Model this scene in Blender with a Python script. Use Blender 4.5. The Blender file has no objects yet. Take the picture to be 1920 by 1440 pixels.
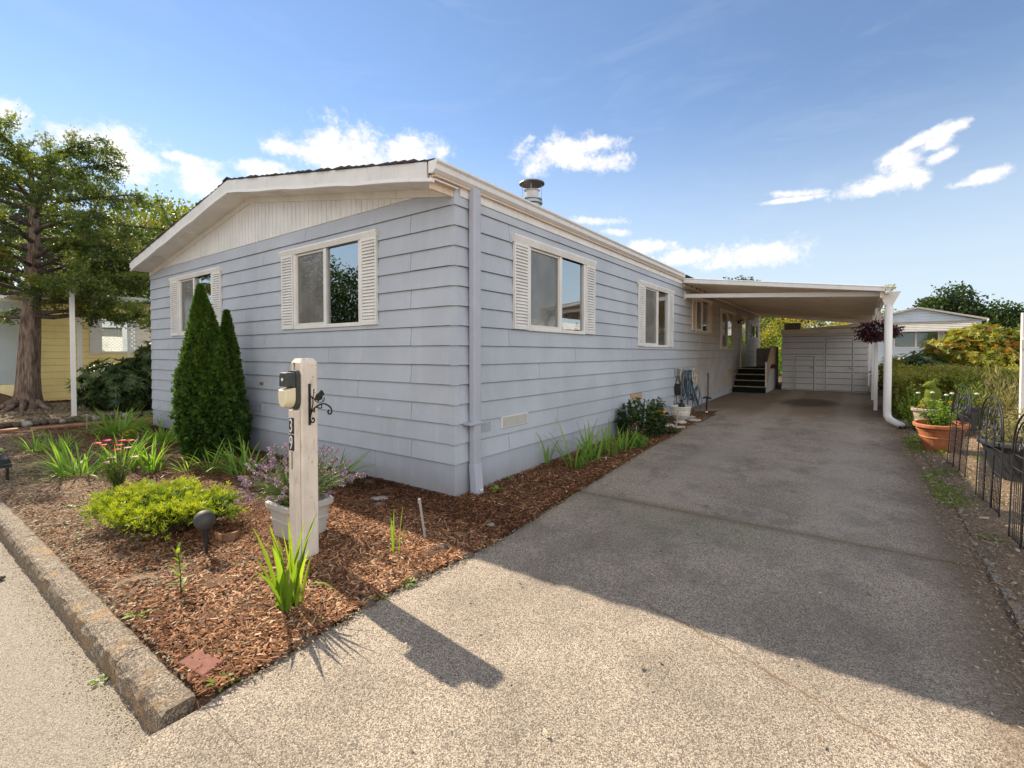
import bpy, math, random
import numpy as np
from mathutils import Vector, Matrix

random.seed(7)
RNG = np.random.default_rng(11)
SC = bpy.context.scene
COL = SC.collection
PI = math.pi
R = math.radians

# ------------------------------------------------------------------ camera
cam_data = bpy.data.cameras.new('camera')
cam = bpy.data.objects.new('camera', cam_data)
COL.objects.link(cam)
cam.location = (3.271, -3.523, 1.466)
cam.rotation_euler = (R(90 - 1.2), 0, R(36.0))
cam_data.sensor_width = 36.0
cam_data.sensor_fit = 'HORIZONTAL'
cam_data.lens = 892.0 / 1920.0 * 36.0
cam_data.shift_y = -38.3 / 1920.0
cam_data.clip_start = 0.05
cam_data.clip_end = 3000
SC.camera = cam

# ------------------------------------------------------------------ light
SUN_EL, SUN_AZ = 37.3, 173.3          # azimuth counted from +x towards +y
SKY_STRENGTH = 0.081
CLOUD = 9.5
sd = bpy.data.lights.new('sun', 'SUN')
sd.energy = 3.8
sd.angle = R(0.5)
sd.color = (1.0, 0.90, 0.74)
sun = bpy.data.objects.new('sun', sd)
COL.objects.link(sun)
sdir = Vector((math.cos(R(SUN_AZ)) * math.cos(R(SUN_EL)), math.sin(R(SUN_AZ)) * math.cos(R(SUN_EL)), math.sin(R(SUN_EL))))
sun.rotation_euler = sdir.to_track_quat('Z', 'Y').to_euler()
sun.location = sdir * 60
vs = SC.view_settings
vs.view_transform = 'Standard'
vs.look = 'None'
vs.exposure = 1.25
vs.gamma = 1.0
vs.use_curve_mapping = False
try:
    SC.cycles.max_bounces = 7
    SC.cycles.transparent_max_bounces = 10
    SC.cycles.caustics_reflective = False
    SC.cycles.caustics_refractive = False
    SC.cycles.sample_clamp_indirect = 6
except Exception:
    pass


class NT:
    """small helper round a node tree"""
    def __init__(s, tree):
        s.t = tree
        s.n = tree.nodes
        s.l = tree.links

    def node(s, typ, ins=None, **kw):
        nd = s.n.new(typ)
        for k, v in kw.items():
            setattr(nd, k, v)
        for k, v in (ins or {}).items():
            sock = nd.inputs[k]
            if isinstance(v, bpy.types.NodeSocket):
                s.l.new(v, sock)
            else:
                sock.default_value = v
        return nd

    def math(s, op, a, b=None, c=None, clamp=False):
        nd = s.n.new('ShaderNodeMath')
        nd.operation = op
        nd.use_clamp = clamp
        for i, v in enumerate((a, b, c)):
            if v is None:
                continue
            if isinstance(v, bpy.types.NodeSocket):
                s.l.new(v, nd.inputs[i])
            else:
                nd.inputs[i].default_value = v
        return nd.outputs[0]

    def vmath(s, op, a, b=None):
        nd = s.n.new('ShaderNodeVectorMath')
        nd.operation = op
        for i, v in enumerate((a, b)):
            if v is None:
                continue
            if isinstance(v, bpy.types.NodeSocket):
                s.l.new(v, nd.inputs[i])
            else:
                nd.inputs[i].default_value = v
        return nd.outputs['Value'] if op in ('LENGTH', 'DOT_PRODUCT', 'DISTANCE') else nd.outputs[0]

    def noise(s, vec, scale, detail=4, rough=0.55, dist=0.0):
        return s.node('ShaderNodeTexNoise', {'Vector': vec, 'Scale': scale, 'Detail': detail, 'Roughness': rough, 'Distortion': dist}).outputs['Fac']

    def ramp(s, fac, stops, interp='LINEAR'):
        nd = s.n.new('ShaderNodeValToRGB')
        nd.color_ramp.interpolation = interp
        els = nd.color_ramp.elements
        while len(els) < len(stops):
            els.new(0.5)
        for e, (p, c) in zip(els, stops):
            e.position = p
            e.color = (c[0], c[1], c[2], 1) if not isinstance(c, (int, float)) else (c, c, c, 1)
        s.l.new(fac, nd.inputs[0])
        return nd.outputs[0]

    def mix(s, fac, a, b, blend='MIX'):
        nd = s.n.new('ShaderNodeMix')
        nd.data_type = 'RGBA'
        nd.blend_type = blend
        for idx, v in ((0, fac), (6, a), (7, b)):
            if isinstance(v, bpy.types.NodeSocket):
                s.l.new(v, nd.inputs[idx])
            else:
                nd.inputs[idx].default_value = v if idx == 0 else (v[0], v[1], v[2], 1)
        return nd.outputs[2]

    def smooth(s, v, a, b):
        nd = s.n.new('ShaderNodeMapRange')
        nd.interpolation_type = 'SMOOTHSTEP'
        s.l.new(v, nd.inputs[0])
        nd.inputs[1].default_value = a
        nd.inputs[2].default_value = b
        return nd.outputs[0]


# ------------------------------------------------------------------ sky
def az_el(px, py):
    """direction (azimuth from +x, elevation) of a point of the sky, from where it was measured"""
    yaw, p, f = R(36.0), R(1.2), 892.0
    F = Vector((-math.sin(yaw) * math.cos(p), math.cos(yaw) * math.cos(p), -math.sin(p)))
    Rt = Vector((math.cos(yaw), math.sin(yaw), 0))
    U = Rt.cross(F)
    d = F + Rt * ((px - 960) / f) + U * ((681.7 - py) / f)
    d.normalize()
    return math.atan2(d.y, d.x), math.asin(d.z)


world = bpy.data.worlds.new('World')
SC.world = world
world.use_nodes = True
w = NT(world.node_tree)
w.n.clear()
sky = w.node('ShaderNodeTexSky', sky_type='NISHITA', sun_disc=False, sun_elevation=R(SUN_EL), sun_rotation=R(90 - SUN_AZ),
             altitude=50, air_density=0.9, dust_density=0.0, ozone_density=2.2)
tc = w.node('ShaderNodeTexCoord').outputs['Generated']
sx = w.node('ShaderNodeSeparateXYZ', {0: tc})
az = w.math('ARCTAN2', sx.outputs[1], sx.outputs[0])
el = w.math('ARCSINE', sx.outputs[2])
ae = w.node('ShaderNodeCombineXYZ', {0: az, 1: el, 2: 0.0}).outputs[0]
clouds = []
# (cloud centre x, y, half width, half height) measured in the photograph's sky and turned into directions
for px, py, rx, ry, rot in [(8, 208, 62, 42, 0), (150, 262, 90, 40, 8), (232, 290, 88, 52, 0), (350, 298, 62, 13, 0), (388, 336, 62, 34, 0), (400, 352, 60, 26, 0),
                            (500, 318, 66, 22, 0), (525, 277, 48, 19, 0), (655, 278, 88, 52, 0), (640, 302, 120, 34, 0), (765, 284, 74, 36, 0),
                            (1050, 292, 96, 40, 0), (1125, 306, 68, 20, 0), (1130, 268, 42, 17, 0), (1715, 268, 78, 12, 20), (1790, 238, 36, 12, 12),
                            (1690, 302, 46, 28, 0), (1640, 350, 80, 20, 4), (1762, 296, 38, 13, 20), (1700, 332, 50, 26, 0), (1755, 268, 34, 14, 20), (1840, 332, 62, 15, 6), (1800, 346, 34, 9, 0),
                            (1392, 481, 116, 27, 0), (1290, 483, 84, 16, 0), (1203, 464, 56, 15, 0), (1120, 414, 52, 9, -5), (1160, 436, 30, 8, -8),
                            (1500, 362, 55, 9, -5), (1480, 375, 70, 6, 0)]:
    a0, e0 = az_el(px, py)
    a1, e1 = az_el(px + rx, py)
    a2, e2 = az_el(px, py - ry)
    clouds.append((a0, e0, abs(a1 - a0), abs(e2 - e0), rot))
rc = random.Random(5)
for k in range(24):                     # the same kind of sky goes on all round
    a = -PI + rc.random() * 2 * PI
    if R(55) < a < R(195):
        continue
    e = R(6 + 26 * rc.random())
    s_ = 0.5 + rc.random()
    clouds.append((a, e, R(9) * s_, R(3.2) * s_, 0))
rc = random.Random(12)
for k in range(64):                     # cumulus banks behind the camera, hinted by reflections, multiplied to brighten the shade
    a = R(200 + 210 * rc.random())
    if a > PI:
        a -= 2 * PI
    clouds.append((a, R(9 + 46 * rc.random()), R(rc.uniform(9, 22)), R(rc.uniform(4, 9)), 0))
cells = None
for a0, e0, ra, re_, rot in clouds:
    d = w.vmath('SUBTRACT', ae, (a0, e0, 0))
    if rot:
        vr = w.node('ShaderNodeVectorRotate', {0: d, 'Angle': R(rot)}, rotation_type='Z_AXIS')
        d = vr.outputs[0]
    d = w.vmath('MULTIPLY', d, (1 / ra, 1 / re_, 0))
    ln = w.vmath('LENGTH', d)
    cells = ln if cells is None else w.math('MINIMUM', cells, ln)
n1 = w.noise(w.vmath('MULTIPLY', tc, (1, 1, 1.25)), 19.0, 10, 0.66, 0.15)
n2 = w.noise(tc, 70.0, 8, 0.66, 0.2)
dens = w.math('SUBTRACT', 1.12, cells)
dens = w.math('ADD', dens, w.math('MULTIPLY', w.math('SUBTRACT', n1, 0.5), 2.6))
dens = w.math('ADD', dens, w.math('MULTIPLY', w.math('SUBTRACT', n2, 0.5), 1.3))
alpha = w.smooth(dens, -0.10, 0.95)
wisps = w.noise(w.vmath('MULTIPLY', tc, (2.0, 2.0, 7.0)), 2.2, 8, 0.62, 1.2)
wisp = w.math('MULTIPLY', w.smooth(wisps, 0.46, 0.80), 0.10)
haz = w.math('MULTIPLY', w.smooth(sx.outputs[2], 0.46, 0.02), 0.88)
body = w.smooth(dens, 0.25, 1.5)
low = w.smooth(w.math('ADD', n1, w.math('MULTIPLY', n2, 0.35)), 0.76, 0.54)
ccol = w.mix(w.math('MULTIPLY', body, low), (1.0, 0.97, 0.94), (0.56, 0.58, 0.62))
sky_s = w.vmath('MULTIPLY', sky.outputs[0], (SKY_STRENGTH * 1.02, SKY_STRENGTH * 0.99, SKY_STRENGTH * 0.97))
pale = w.mix(haz, sky_s, (0.31, 0.36, 0.40))
pale = w.mix(wisp, pale, (0.34, 0.38, 0.43))
opp = w.vmath('DOT_PRODUCT', tc, (-sdir.x * 0.9, -sdir.y * 0.9 - 0.35, 0.15))   # clouds facing the sun are brighter, so the rear banks fill the shade
lum = w.math('ADD', 0.50, w.math('MULTIPLY', w.smooth(opp, -0.1, 0.9), 0.62))
cb = w.node('ShaderNodeVectorMath', operation='SCALE')
w.l.new(ccol, cb.inputs[0])
w.l.new(lum, cb.inputs['Scale'])
cb = cb.outputs[0]
out_c = w.mix(alpha, pale, cb)
bg = w.node('ShaderNodeBackground', {'Color': out_c, 'Strength': 1.0})
w.node('ShaderNodeOutputWorld', {0: bg.outputs[0]})


# ------------------------------------------------------------------ materials
def mat(name):
    m = bpy.data.materials.new(name)
    m.use_nodes = True
    t = NT(m.node_tree)
    t.n.clear()
    b = t.node('ShaderNodeBsdfPrincipled')
    o = t.node('ShaderNodeOutputMaterial', {0: b.outputs[0]})
    return m, t, b, o


def pos(t):
    return t.node('ShaderNodeNewGeometry').outputs['Position']


def bump(t, b, h, strength=0.3, dist=0.01):
    bn = t.node('ShaderNodeBump', {'Height': h, 'Strength': strength, 'Distance': dist})
    t.l.new(bn.outputs[0], b.inputs['Normal'])


def paint(name, col, rough=0.5, var=0.12, dirt=(0.25, 0.2, 0.14), dirt_amt=0.25, scale=3.0, grain=None, spec=0.35, metal=0.0):
    m, t, b, o = mat(name)
    p = pos(t)
    n = t.noise(p, scale, 6, 0.6)
    n2 = t.noise(t.vmath('MULTIPLY', p, (6, 6, 1.2)), scale * 1.3, 5, 0.65)
    dark = tuple(c * (1 - var) for c in col)
    light = tuple(min(1, c * (1 + var * 0.6)) for c in col)
    c = t.mix(t.smooth(n, 0.3, 0.7), dark, light)
    c = t.mix(t.math('MULTIPLY', t.smooth(n2, 0.52, 0.78), dirt_amt), c, dirt)
    t.l.new(c, b.inputs['Base Color'])
    b.inputs['Roughness'].default_value = rough
    b.inputs['Specular IOR Level'].default_value = spec
    b.inputs['Metallic'].default_value = metal
    if grain:
        g = t.noise(t.vmath('MULTIPLY', p, grain), 4.0, 6, 0.7)
        bump(t, b, g, 0.35, 0.004)
    return m


def siding_mat(name, col, dust_bounce=0.0):
    m, t, b, o = mat(name)
    p = pos(t)
    oi = t.node('ShaderNodeObjectInfo').outputs['Random']
    n = t.noise(p, 1.1, 5, 0.6)
    streak = t.noise(t.vmath('MULTIPLY', p, (7, 7, 0.55)), 1.6, 6, 0.65)
    fine = t.noise(t.vmath('MULTIPLY', p, (1, 1, 26)), 4.5, 6, 0.75)
    c = t.mix(t.smooth(n, 0.28, 0.72), tuple(x * 0.88 for x in col), tuple(x * 1.07 for x in col))
    c = t.mix(t.math('MULTIPLY', oi, 0.20), c, tuple(x * 0.84 for x in col))
    c = t.mix(t.math('MULTIPLY', t.smooth(streak, 0.50, 0.74), 0.30), c, (col[0] * 1.2, col[1] * 1.18, col[2] * 1.12))
    c = t.mix(t.math('MULTIPLY', t.smooth(fine, 0.55, 0.8), 0.16), c, tuple(x * 0.7 for x in col))
    spots = t.noise(p, 9.0, 3, 0.5)
    c = t.mix(t.math('MULTIPLY', t.smooth(spots, 0.68, 0.76), 0.4), c, tuple(min(0.8, x * 1.3) for x in col))
    # splash-back dirt near the ground, and tan dirt plus bounced light painted in under the carport roof
    sp = t.node('ShaderNodeSeparateXYZ', {0: p})
    splash = t.math('MULTIPLY', t.smooth(t.math('ADD', sp.outputs[2], t.math('MULTIPLY', n, 0.25)), 0.42, 0.08), 0.45)
    c = t.mix(splash, c, (0.22, 0.18, 0.13))
    if dust_bounce:
        yy = t.math('MULTIPLY', t.smooth(sp.outputs[1], 6.5, 9.5), dust_bounce)
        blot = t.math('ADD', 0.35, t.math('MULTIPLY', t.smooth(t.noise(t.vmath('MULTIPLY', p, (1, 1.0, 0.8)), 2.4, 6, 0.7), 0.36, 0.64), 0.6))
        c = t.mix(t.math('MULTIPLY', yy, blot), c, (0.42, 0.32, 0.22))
    t.l.new(c, b.inputs['Base Color'])
    t.l.new(t.ramp(n, [(0.3, 0.42), (0.7, 0.62)]), b.inputs['Roughness'])
    b.inputs['Specular IOR Level'].default_value = 0.3
    bump(t, b, fine, 0.45, 0.003)
    return m


M = {}
M['siding'] = siding_mat('siding_paint', (0.475, 0.505, 0.545), 0.85)
M['skirt'] = siding_mat('skirt_paint', (0.44, 0.46, 0.51))
M['shed'] = siding_mat('shed_paint', (0.56, 0.53, 0.50))
M['white'] = paint('white_trim_paint', (0.78, 0.755, 0.71), 0.45, 0.08, (0.36, 0.30, 0.22), 0.35, 2.5)
M['clean_white'] = paint('white_enamel', (0.82, 0.79, 0.74), 0.35, 0.05, (0.4, 0.36, 0.3), 0.22, 2.0)
M['post_white'] = paint('weathered_post_paint', (0.76, 0.66, 0.54), 0.6, 0.10, (0.26, 0.18, 0.11), 0.55, 6.0, grain=(30, 30, 1.5))
M['tan_trim'] = paint('tan_trim_paint', (0.74, 0.58, 0.43), 0.5, 0.08, (0.3, 0.22, 0.15), 0.3, 3.0)
M['pipe_grey'] = paint('grey_downspout_paint', (0.45, 0.46, 0.51), 0.4, 0.06, (0.25, 0.2, 0.15), 0.2, 3.0)
M['vinyl'] = paint('pale_vinyl', (0.70, 0.67, 0.61), 0.4, 0.04, (0.4, 0.35, 0.28), 0.2, 3.0)
M['yellow'] = paint('yellow_siding_paint', (0.90, 0.72, 0.30), 0.55, 0.06, (0.5, 0.36, 0.12), 0.25, 1.5)
M['blue_white'] = paint('pale_blue_white_paint', (0.55, 0.64, 0.72), 0.5, 0.06, (0.4, 0.45, 0.5), 0.2, 1.5)
M['metal_white'] = paint('white_enamelled_aluminium', (0.80, 0.78, 0.745), 0.35, 0.05, (0.35, 0.30, 0.24), 0.3, 2.0)
M['metal_beige'] = paint('beige_aluminium_pan', (0.84, 0.72, 0.58), 0.5, 0.08, (0.3, 0.22, 0.15), 0.35, 1.5)
M['galv'] = paint('galvanised_steel', (0.42, 0.44, 0.46), 0.42, 0.2, (0.25, 0.22, 0.2), 0.3, 9.0, metal=0.7)
M['cap_brown'] = paint('tarnished_cap_steel', (0.22, 0.19, 0.17), 0.5, 0.25, (0.1, 0.07, 0.05), 0.4, 9.0, metal=0.6)
M['black'] = paint('black_metal', (0.018, 0.018, 0.019), 0.6, 0.3, (0.06, 0.05, 0.04), 0.4, 10.0)
M['dark_step'] = paint('dark_step_carpet', (0.012, 0.018, 0.014), 0.95, 0.3, (0.03, 0.03, 0.02), 0.4, 12.0, spec=0.1)
M['dark'] = paint('dark_room', (0.035, 0.032, 0.03), 0.9, 0.3, (0.05, 0.045, 0.04), 0.3, 1.0, spec=0.1)
M['lamp_black'] = paint('dark_grey_lamp_shell', (0.055, 0.058, 0.052), 0.6, 0.2, (0.12, 0.11, 0.09), 0.5, 14.0)
M['terracotta'] = paint('terracotta_clay', (0.40, 0.145, 0.065), 0.75, 0.22, (0.52, 0.38, 0.28), 0.5, 7.0, spec=0.15)
M['tan_pot'] = paint('tan_plastic_pot', (0.46, 0.31, 0.19), 0.6, 0.08, (0.3, 0.2, 0.12), 0.3, 5.0)
M['brown_pot'] = paint('faded_brown_pot', (0.34, 0.26, 0.21), 0.65, 0.12, (0.45, 0.36, 0.3), 0.4, 5.0)
M['black_pot'] = paint('black_plastic_pot', (0.028, 0.03, 0.033), 0.55, 0.3, (0.2, 0.18, 0.15), 0.4, 6.0)
M['grey_pot'] = paint('pale_grey_planter', (0.50, 0.48, 0.43), 0.65, 0.07, (0.3, 0.25, 0.18), 0.35, 7.0)
M['vase'] = paint('chalky_white_vase', (0.60, 0.55, 0.47), 0.7, 0.1, (0.3, 0.24, 0.17), 0.5, 9.0)
M['orange_pot'] = paint('orange_glazed_pot', (0.80, 0.34, 0.03), 0.35, 0.1, (0.7, 0.5, 0.1), 0.3, 6.0)
M['hose'] = paint('blue_grey_hose', (0.07, 0.12, 0.16), 0.4, 0.2, (0.2, 0.22, 0.22), 0.3, 10.0)
M['pale_hose'] = paint('pale_worn_hose', (0.25, 0.27, 0.26), 0.5, 0.2, (0.1, 0.1, 0.1), 0.3, 10.0)
M['reel'] = paint('beige_reel_plastic', (0.52, 0.42, 0.32), 0.5, 0.1, (0.3, 0.24, 0.18), 0.3, 9.0)
M['lens'] = paint('cream_lamp_lens', (0.80, 0.70, 0.46), 0.35, 0.05, (0.6, 0.5, 0.3), 0.25, 9.0)
M['digit'] = paint('white_digit_paint', (0.80, 0.79, 0.76), 0.5, 0.03, (0.5, 0.5, 0.5), 0.1, 9.0)
M['tile'] = paint('black_number_plaque', (0.02, 0.02, 0.022), 0.5, 0.2, (0.1, 0.1, 0.1), 0.3, 12.0)
M['rust_spot'] = paint('rusty_bare_wood', (0.30, 0.13, 0.06), 0.8, 0.2, (0.5, 0.35, 0.22), 0.4, 20.0)
M['stake'] = paint('plant_stake_metal', (0.36, 0.35, 0.32), 0.5, 0.1, (0.2, 0.18, 0.15), 0.4, 12.0)
M['brick'] = paint('salmon_brick', (0.24, 0.105, 0.075), 0.85, 0.2, (0.12, 0.07, 0.05), 0.5, 30.0, spec=0.15)
M['timber'] = paint('orange_timber_edging', (0.42, 0.21, 0.10), 0.8, 0.2, (0.12, 0.07, 0.04), 0.5, 6.0, grain=(2, 2, 30))
M['stump'] = paint('weathered_stump_wood', (0.25, 0.14, 0.08), 0.85, 0.25, (0.1, 0.06, 0.04), 0.5, 20.0, grain=(30, 30, 4))
M['stone'] = paint('pale_field_stone', (0.34, 0.31, 0.27), 0.85, 0.22, (0.15, 0.12, 0.09), 0.5, 14.0, spec=0.15)
M['dark_stone'] = paint('dark_field_stone', (0.13, 0.10, 0.075), 0.85, 0.22, (0.05, 0.04, 0.03), 0.5, 14.0, spec=0.15)
M['paver'] = paint('white_stepping_stone', (0.58, 0.54, 0.46), 0.8, 0.1, (0.3, 0.24, 0.18), 0.4, 14.0, spec=0.15)
M['moss'] = None
M['curtain'] = paint('grey_drawn_curtain', (0.26, 0.25, 0.23), 0.9, 0.25, (0.15, 0.14, 0.13), 0.5, 2.0)
M['awning'] = paint('awning_cream', (0.55, 0.50, 0.42), 0.5, 0.08, (0.35, 0.3, 0.25), 0.3, 3.0)
M['tan_blind'] = paint('tan_blind', (0.46, 0.34, 0.22), 0.7, 0.08, (0.35, 0.27, 0.18), 0.3, 3.0)


def shingle_mat():
    m, t, b, o = mat('dark_shingle')
    p = pos(t)
    n = t.noise(p, 3.0, 5, 0.6)
    g = t.noise(p, 160.0, 3, 0.6)
    c = t.mix(t.smooth(n, 0.3, 0.7), (0.030, 0.032, 0.032), (0.065, 0.062, 0.058))
    c = t.mix(t.smooth(g, 0.45, 0.62), c, (0.09, 0.088, 0.085))
    t.l.new(c, b.inputs['Base Color'])
    b.inputs['Roughness'].default_value = 0.95
    bump(t, b, g, 0.5, 0.003)
    return m


M['shingle'] = shingle_mat()


def glass_mat(name, refl=0.22, tint=(0.80, 0.86, 0.84)):
    m = bpy.data.materials.new(name)
    m.use_nodes = True
    t = NT(m.node_tree)
    t.n.clear()
    p = pos(t)
    wob = t.noise(p, 1.7, 2, 0.5)
    bn = t.node('ShaderNodeBump', {'Height': wob, 'Strength': 0.05, 'Distance': 0.02}).outputs[0]
    gl = t.node('ShaderNodeBsdfGlossy', {'Color': (0.93, 0.97, 0.97, 1), 'Roughness': 0.01, 'Normal': bn})
    tr = t.node('ShaderNodeBsdfTransparent', {'Color': (tint[0], tint[1], tint[2], 1)})
    fr = t.node('ShaderNodeFresnel', {'IOR': 1.5}).outputs[0]
    f = t.math('ADD', t.math('MULTIPLY', fr, 1.1), refl, clamp=True)
    mx = t.node('ShaderNodeMixShader', {0: f, 1: tr.outputs[0], 2: gl.outputs[0]})
    t.node('ShaderNodeOutputMaterial', {0: mx.outputs[0]})
    return m


M['glass'] = glass_mat('window_glass', 0.42)
M['glass_dim'] = glass_mat('far_window_glass', 0.04)


def screen_mat():
    m = bpy.data.materials.new('insect_screen')
    m.use_nodes = True
    t = NT(m.node_tree)
    t.n.clear()
    p = pos(t)
    n = t.noise(t.vmath('MULTIPLY', p, (1, 1, 0.8)), 3.0, 6, 0.7)
    c = t.mix(t.smooth(n, 0.35, 0.7), (0.26, 0.25, 0.225), (0.40, 0.39, 0.36))
    df = t.node('ShaderNodeBsdfDiffuse', {'Color': c})
    tr = t.node('ShaderNodeBsdfTransparent')
    mx = t.node('ShaderNodeMixShader', {0: 0.36, 1: tr.outputs[0], 2: df.outputs[0]})
    t.node('ShaderNodeOutputMaterial', {0: mx.outputs[0]})
    return m


M['screen'] = screen_mat()


def leaf_mat(name, stops, trans=0.35, rough=0.5, tcol=None, spec=0.3):
    """stops: colours for tint 0..1"""
    m = bpy.data.materials.new(name)
    m.use_nodes = True
    t = NT(m.node_tree)
    t.n.clear()
    at = t.node('ShaderNodeAttribute', attribute_name='tint').outputs['Fac']
    k = len(stops)
    c = t.ramp(at, [(i / (k - 1), s) for i, s in enumerate(stops)])
    b = t.node('ShaderNodeBsdfPrincipled', {'Base Color': c, 'Roughness': rough, 'Specular IOR Level': spec})
    tc2 = t.mix(1.0, c, tcol or (1.25, 1.25, 0.55), 'MULTIPLY')
    tl = t.node('ShaderNodeBsdfTranslucent', {'Color': tc2})
    mx = t.node('ShaderNodeMixShader', {0: trans, 1: b.outputs[0], 2: tl.outputs[0]})
    t.node('ShaderNodeOutputMaterial', {0: mx.outputs[0]})
    return m


M['leaf_conifer'] = leaf_mat('conifer_foliage', [(0.040, 0.068, 0.020), (0.105, 0.15, 0.034), (0.23, 0.27, 0.058), (0.34, 0.25, 0.09)], 0.42)
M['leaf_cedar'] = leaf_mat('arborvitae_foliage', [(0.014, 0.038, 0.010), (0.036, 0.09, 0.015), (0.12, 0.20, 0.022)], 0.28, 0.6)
M['leaf_yellow_tree'] = leaf_mat('yellow_green_leaves', [(0.07, 0.11, 0.02), (0.16, 0.20, 0.03), (0.28, 0.27, 0.05)], 0.45)
M['leaf_dark_tree'] = leaf_mat('dark_tree_leaves', [(0.018, 0.035, 0.012), (0.04, 0.07, 0.02), (0.08, 0.12, 0.03)], 0.35)
M['leaf_rhodo'] = leaf_mat('rhododendron_leaves', [(0.030, 0.055, 0.018), (0.075, 0.12, 0.034), (0.19, 0.23, 0.075)], 0.3, 0.4, spec=0.4)
M['leaf_iris'] = leaf_mat('iris_blades', [(0.09, 0.20, 0.04), (0.20, 0.36, 0.06), (0.40, 0.54, 0.09)], 0.45, 0.45)
M['leaf_blade'] = leaf_mat('bright_blades', [(0.11, 0.20, 0.02), (0.20, 0.32, 0.03), (0.38, 0.46, 0.05)], 0.5, 0.4)
M['leaf_juniper'] = leaf_mat('golden_juniper', [(0.035, 0.065, 0.010), (0.15, 0.23, 0.014), (0.44, 0.47, 0.035)], 0.35, 0.6)
M['leaf_lav'] = leaf_mat('lavender_leaves', [(0.09, 0.14, 0.06), (0.16, 0.22, 0.09), (0.26, 0.30, 0.14)], 0.3)
M['flower_lav'] = leaf_mat('lavender_flowers', [(0.15, 0.09, 0.17), (0.31, 0.21, 0.33), (0.52, 0.40, 0.50)], 0.2)
M['leaf_weed'] = leaf_mat('weed_leaves', [(0.06, 0.14, 0.02), (0.16, 0.26, 0.03), (0.34, 0.40, 0.05)], 0.35)
M['leaf_feather'] = leaf_mat('feathery_leaves', [(0.06, 0.10, 0.02), (0.13, 0.18, 0.04), (0.24, 0.26, 0.06)], 0.35)
M['leaf_hot'] = leaf_mat('photinia_leaves', [(0.09, 0.12, 0.02), (0.24, 0.26, 0.03), (0.40, 0.36, 0.05), (0.46, 0.17, 0.04)], 0.4, 0.4)
M['leaf_hedge'] = leaf_mat('hedge_leaves', [(0.06, 0.10, 0.018), (0.17, 0.22, 0.03), (0.34, 0.36, 0.06), (0.42, 0.25, 0.11)], 0.3)
M['leaf_dry'] = leaf_mat('dry_grass_blades', [(0.16, 0.17, 0.06), (0.34, 0.30, 0.13), (0.52, 0.42, 0.24)], 0.4)
M['leaf_purple'] = leaf_mat('purple_leaves', [(0.05, 0.02, 0.03), (0.10, 0.03, 0.05), (0.16, 0.06, 0.06)], 0.3)
M['leaf_dark_bush'] = leaf_mat('dark_bush_leaves', [(0.015, 0.035, 0.012), (0.035, 0.065, 0.02), (0.09, 0.13, 0.04)], 0.25, 0.4)
M['leaf_topiary'] = leaf_mat('topiary_moss', [(0.13, 0.17, 0.02), (0.21, 0.26, 0.03), (0.30, 0.33, 0.05)], 0.15, 0.9)
M['petal_red'] = leaf_mat('crimson_petals', [(0.45, 0.01, 0.06), (0.75, 0.03, 0.14)], 0.4)
M['petal_pink'] = leaf_mat('pale_pink_petals', [(0.62, 0.30, 0.42), (0.78, 0.50, 0.58)], 0.3)
M['petal_yellow'] = leaf_mat('yellow_petals', [(0.72, 0.50, 0.03), (0.80, 0.62, 0.08)], 0.3)
M['petal_orange'] = leaf_mat('orange_petals', [(0.62, 0.20, 0.02), (0.75, 0.32, 0.03)], 0.3)
M['petal_white'] = leaf_mat('white_petals', [(0.62, 0.60, 0.52), (0.75, 0.73, 0.66)], 0.3)
M['chips'] = leaf_mat('bark_chips', [(0.06, 0.028, 0.015), (0.18, 0.078, 0.036), (0.40, 0.19, 0.088), (0.68, 0.47, 0.30)], 0.0, 0.85, (1, 1, 1), 0.15)
M['litter'] = leaf_mat('dry_leaf_litter', [(0.15, 0.11, 0.07), (0.32, 0.24, 0.15), (0.58, 0.47, 0.32)], 0.1, 0.85, (1, 1, 1), 0.15)


def bark_mat(name, a, b_, scale=1.0):
    m, t, b, o = mat(name)
    p = pos(t)
    n = t.noise(t.vmath('MULTIPLY', p, (9 * scale, 9 * scale, 1.3 * scale)), 2.2, 8, 0.7, 0.6)
    c = t.mix(t.smooth(n, 0.35, 0.65), a, b_)
    t.l.new(c, b.inputs['Base Color'])
    b.inputs['Roughness'].default_value = 0.9
    b.inputs['Specular IOR Level'].default_value = 0.15
    bump(t, b, n, 1.0, 0.03)
    return m


M['bark_red'] = bark_mat('fibrous_red_bark', (0.11, 0.075, 0.056), (0.36, 0.265, 0.21))
M['bark_grey'] = bark_mat('grey_bark', (0.05, 0.038, 0.03), (0.15, 0.12, 0.095))


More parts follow.
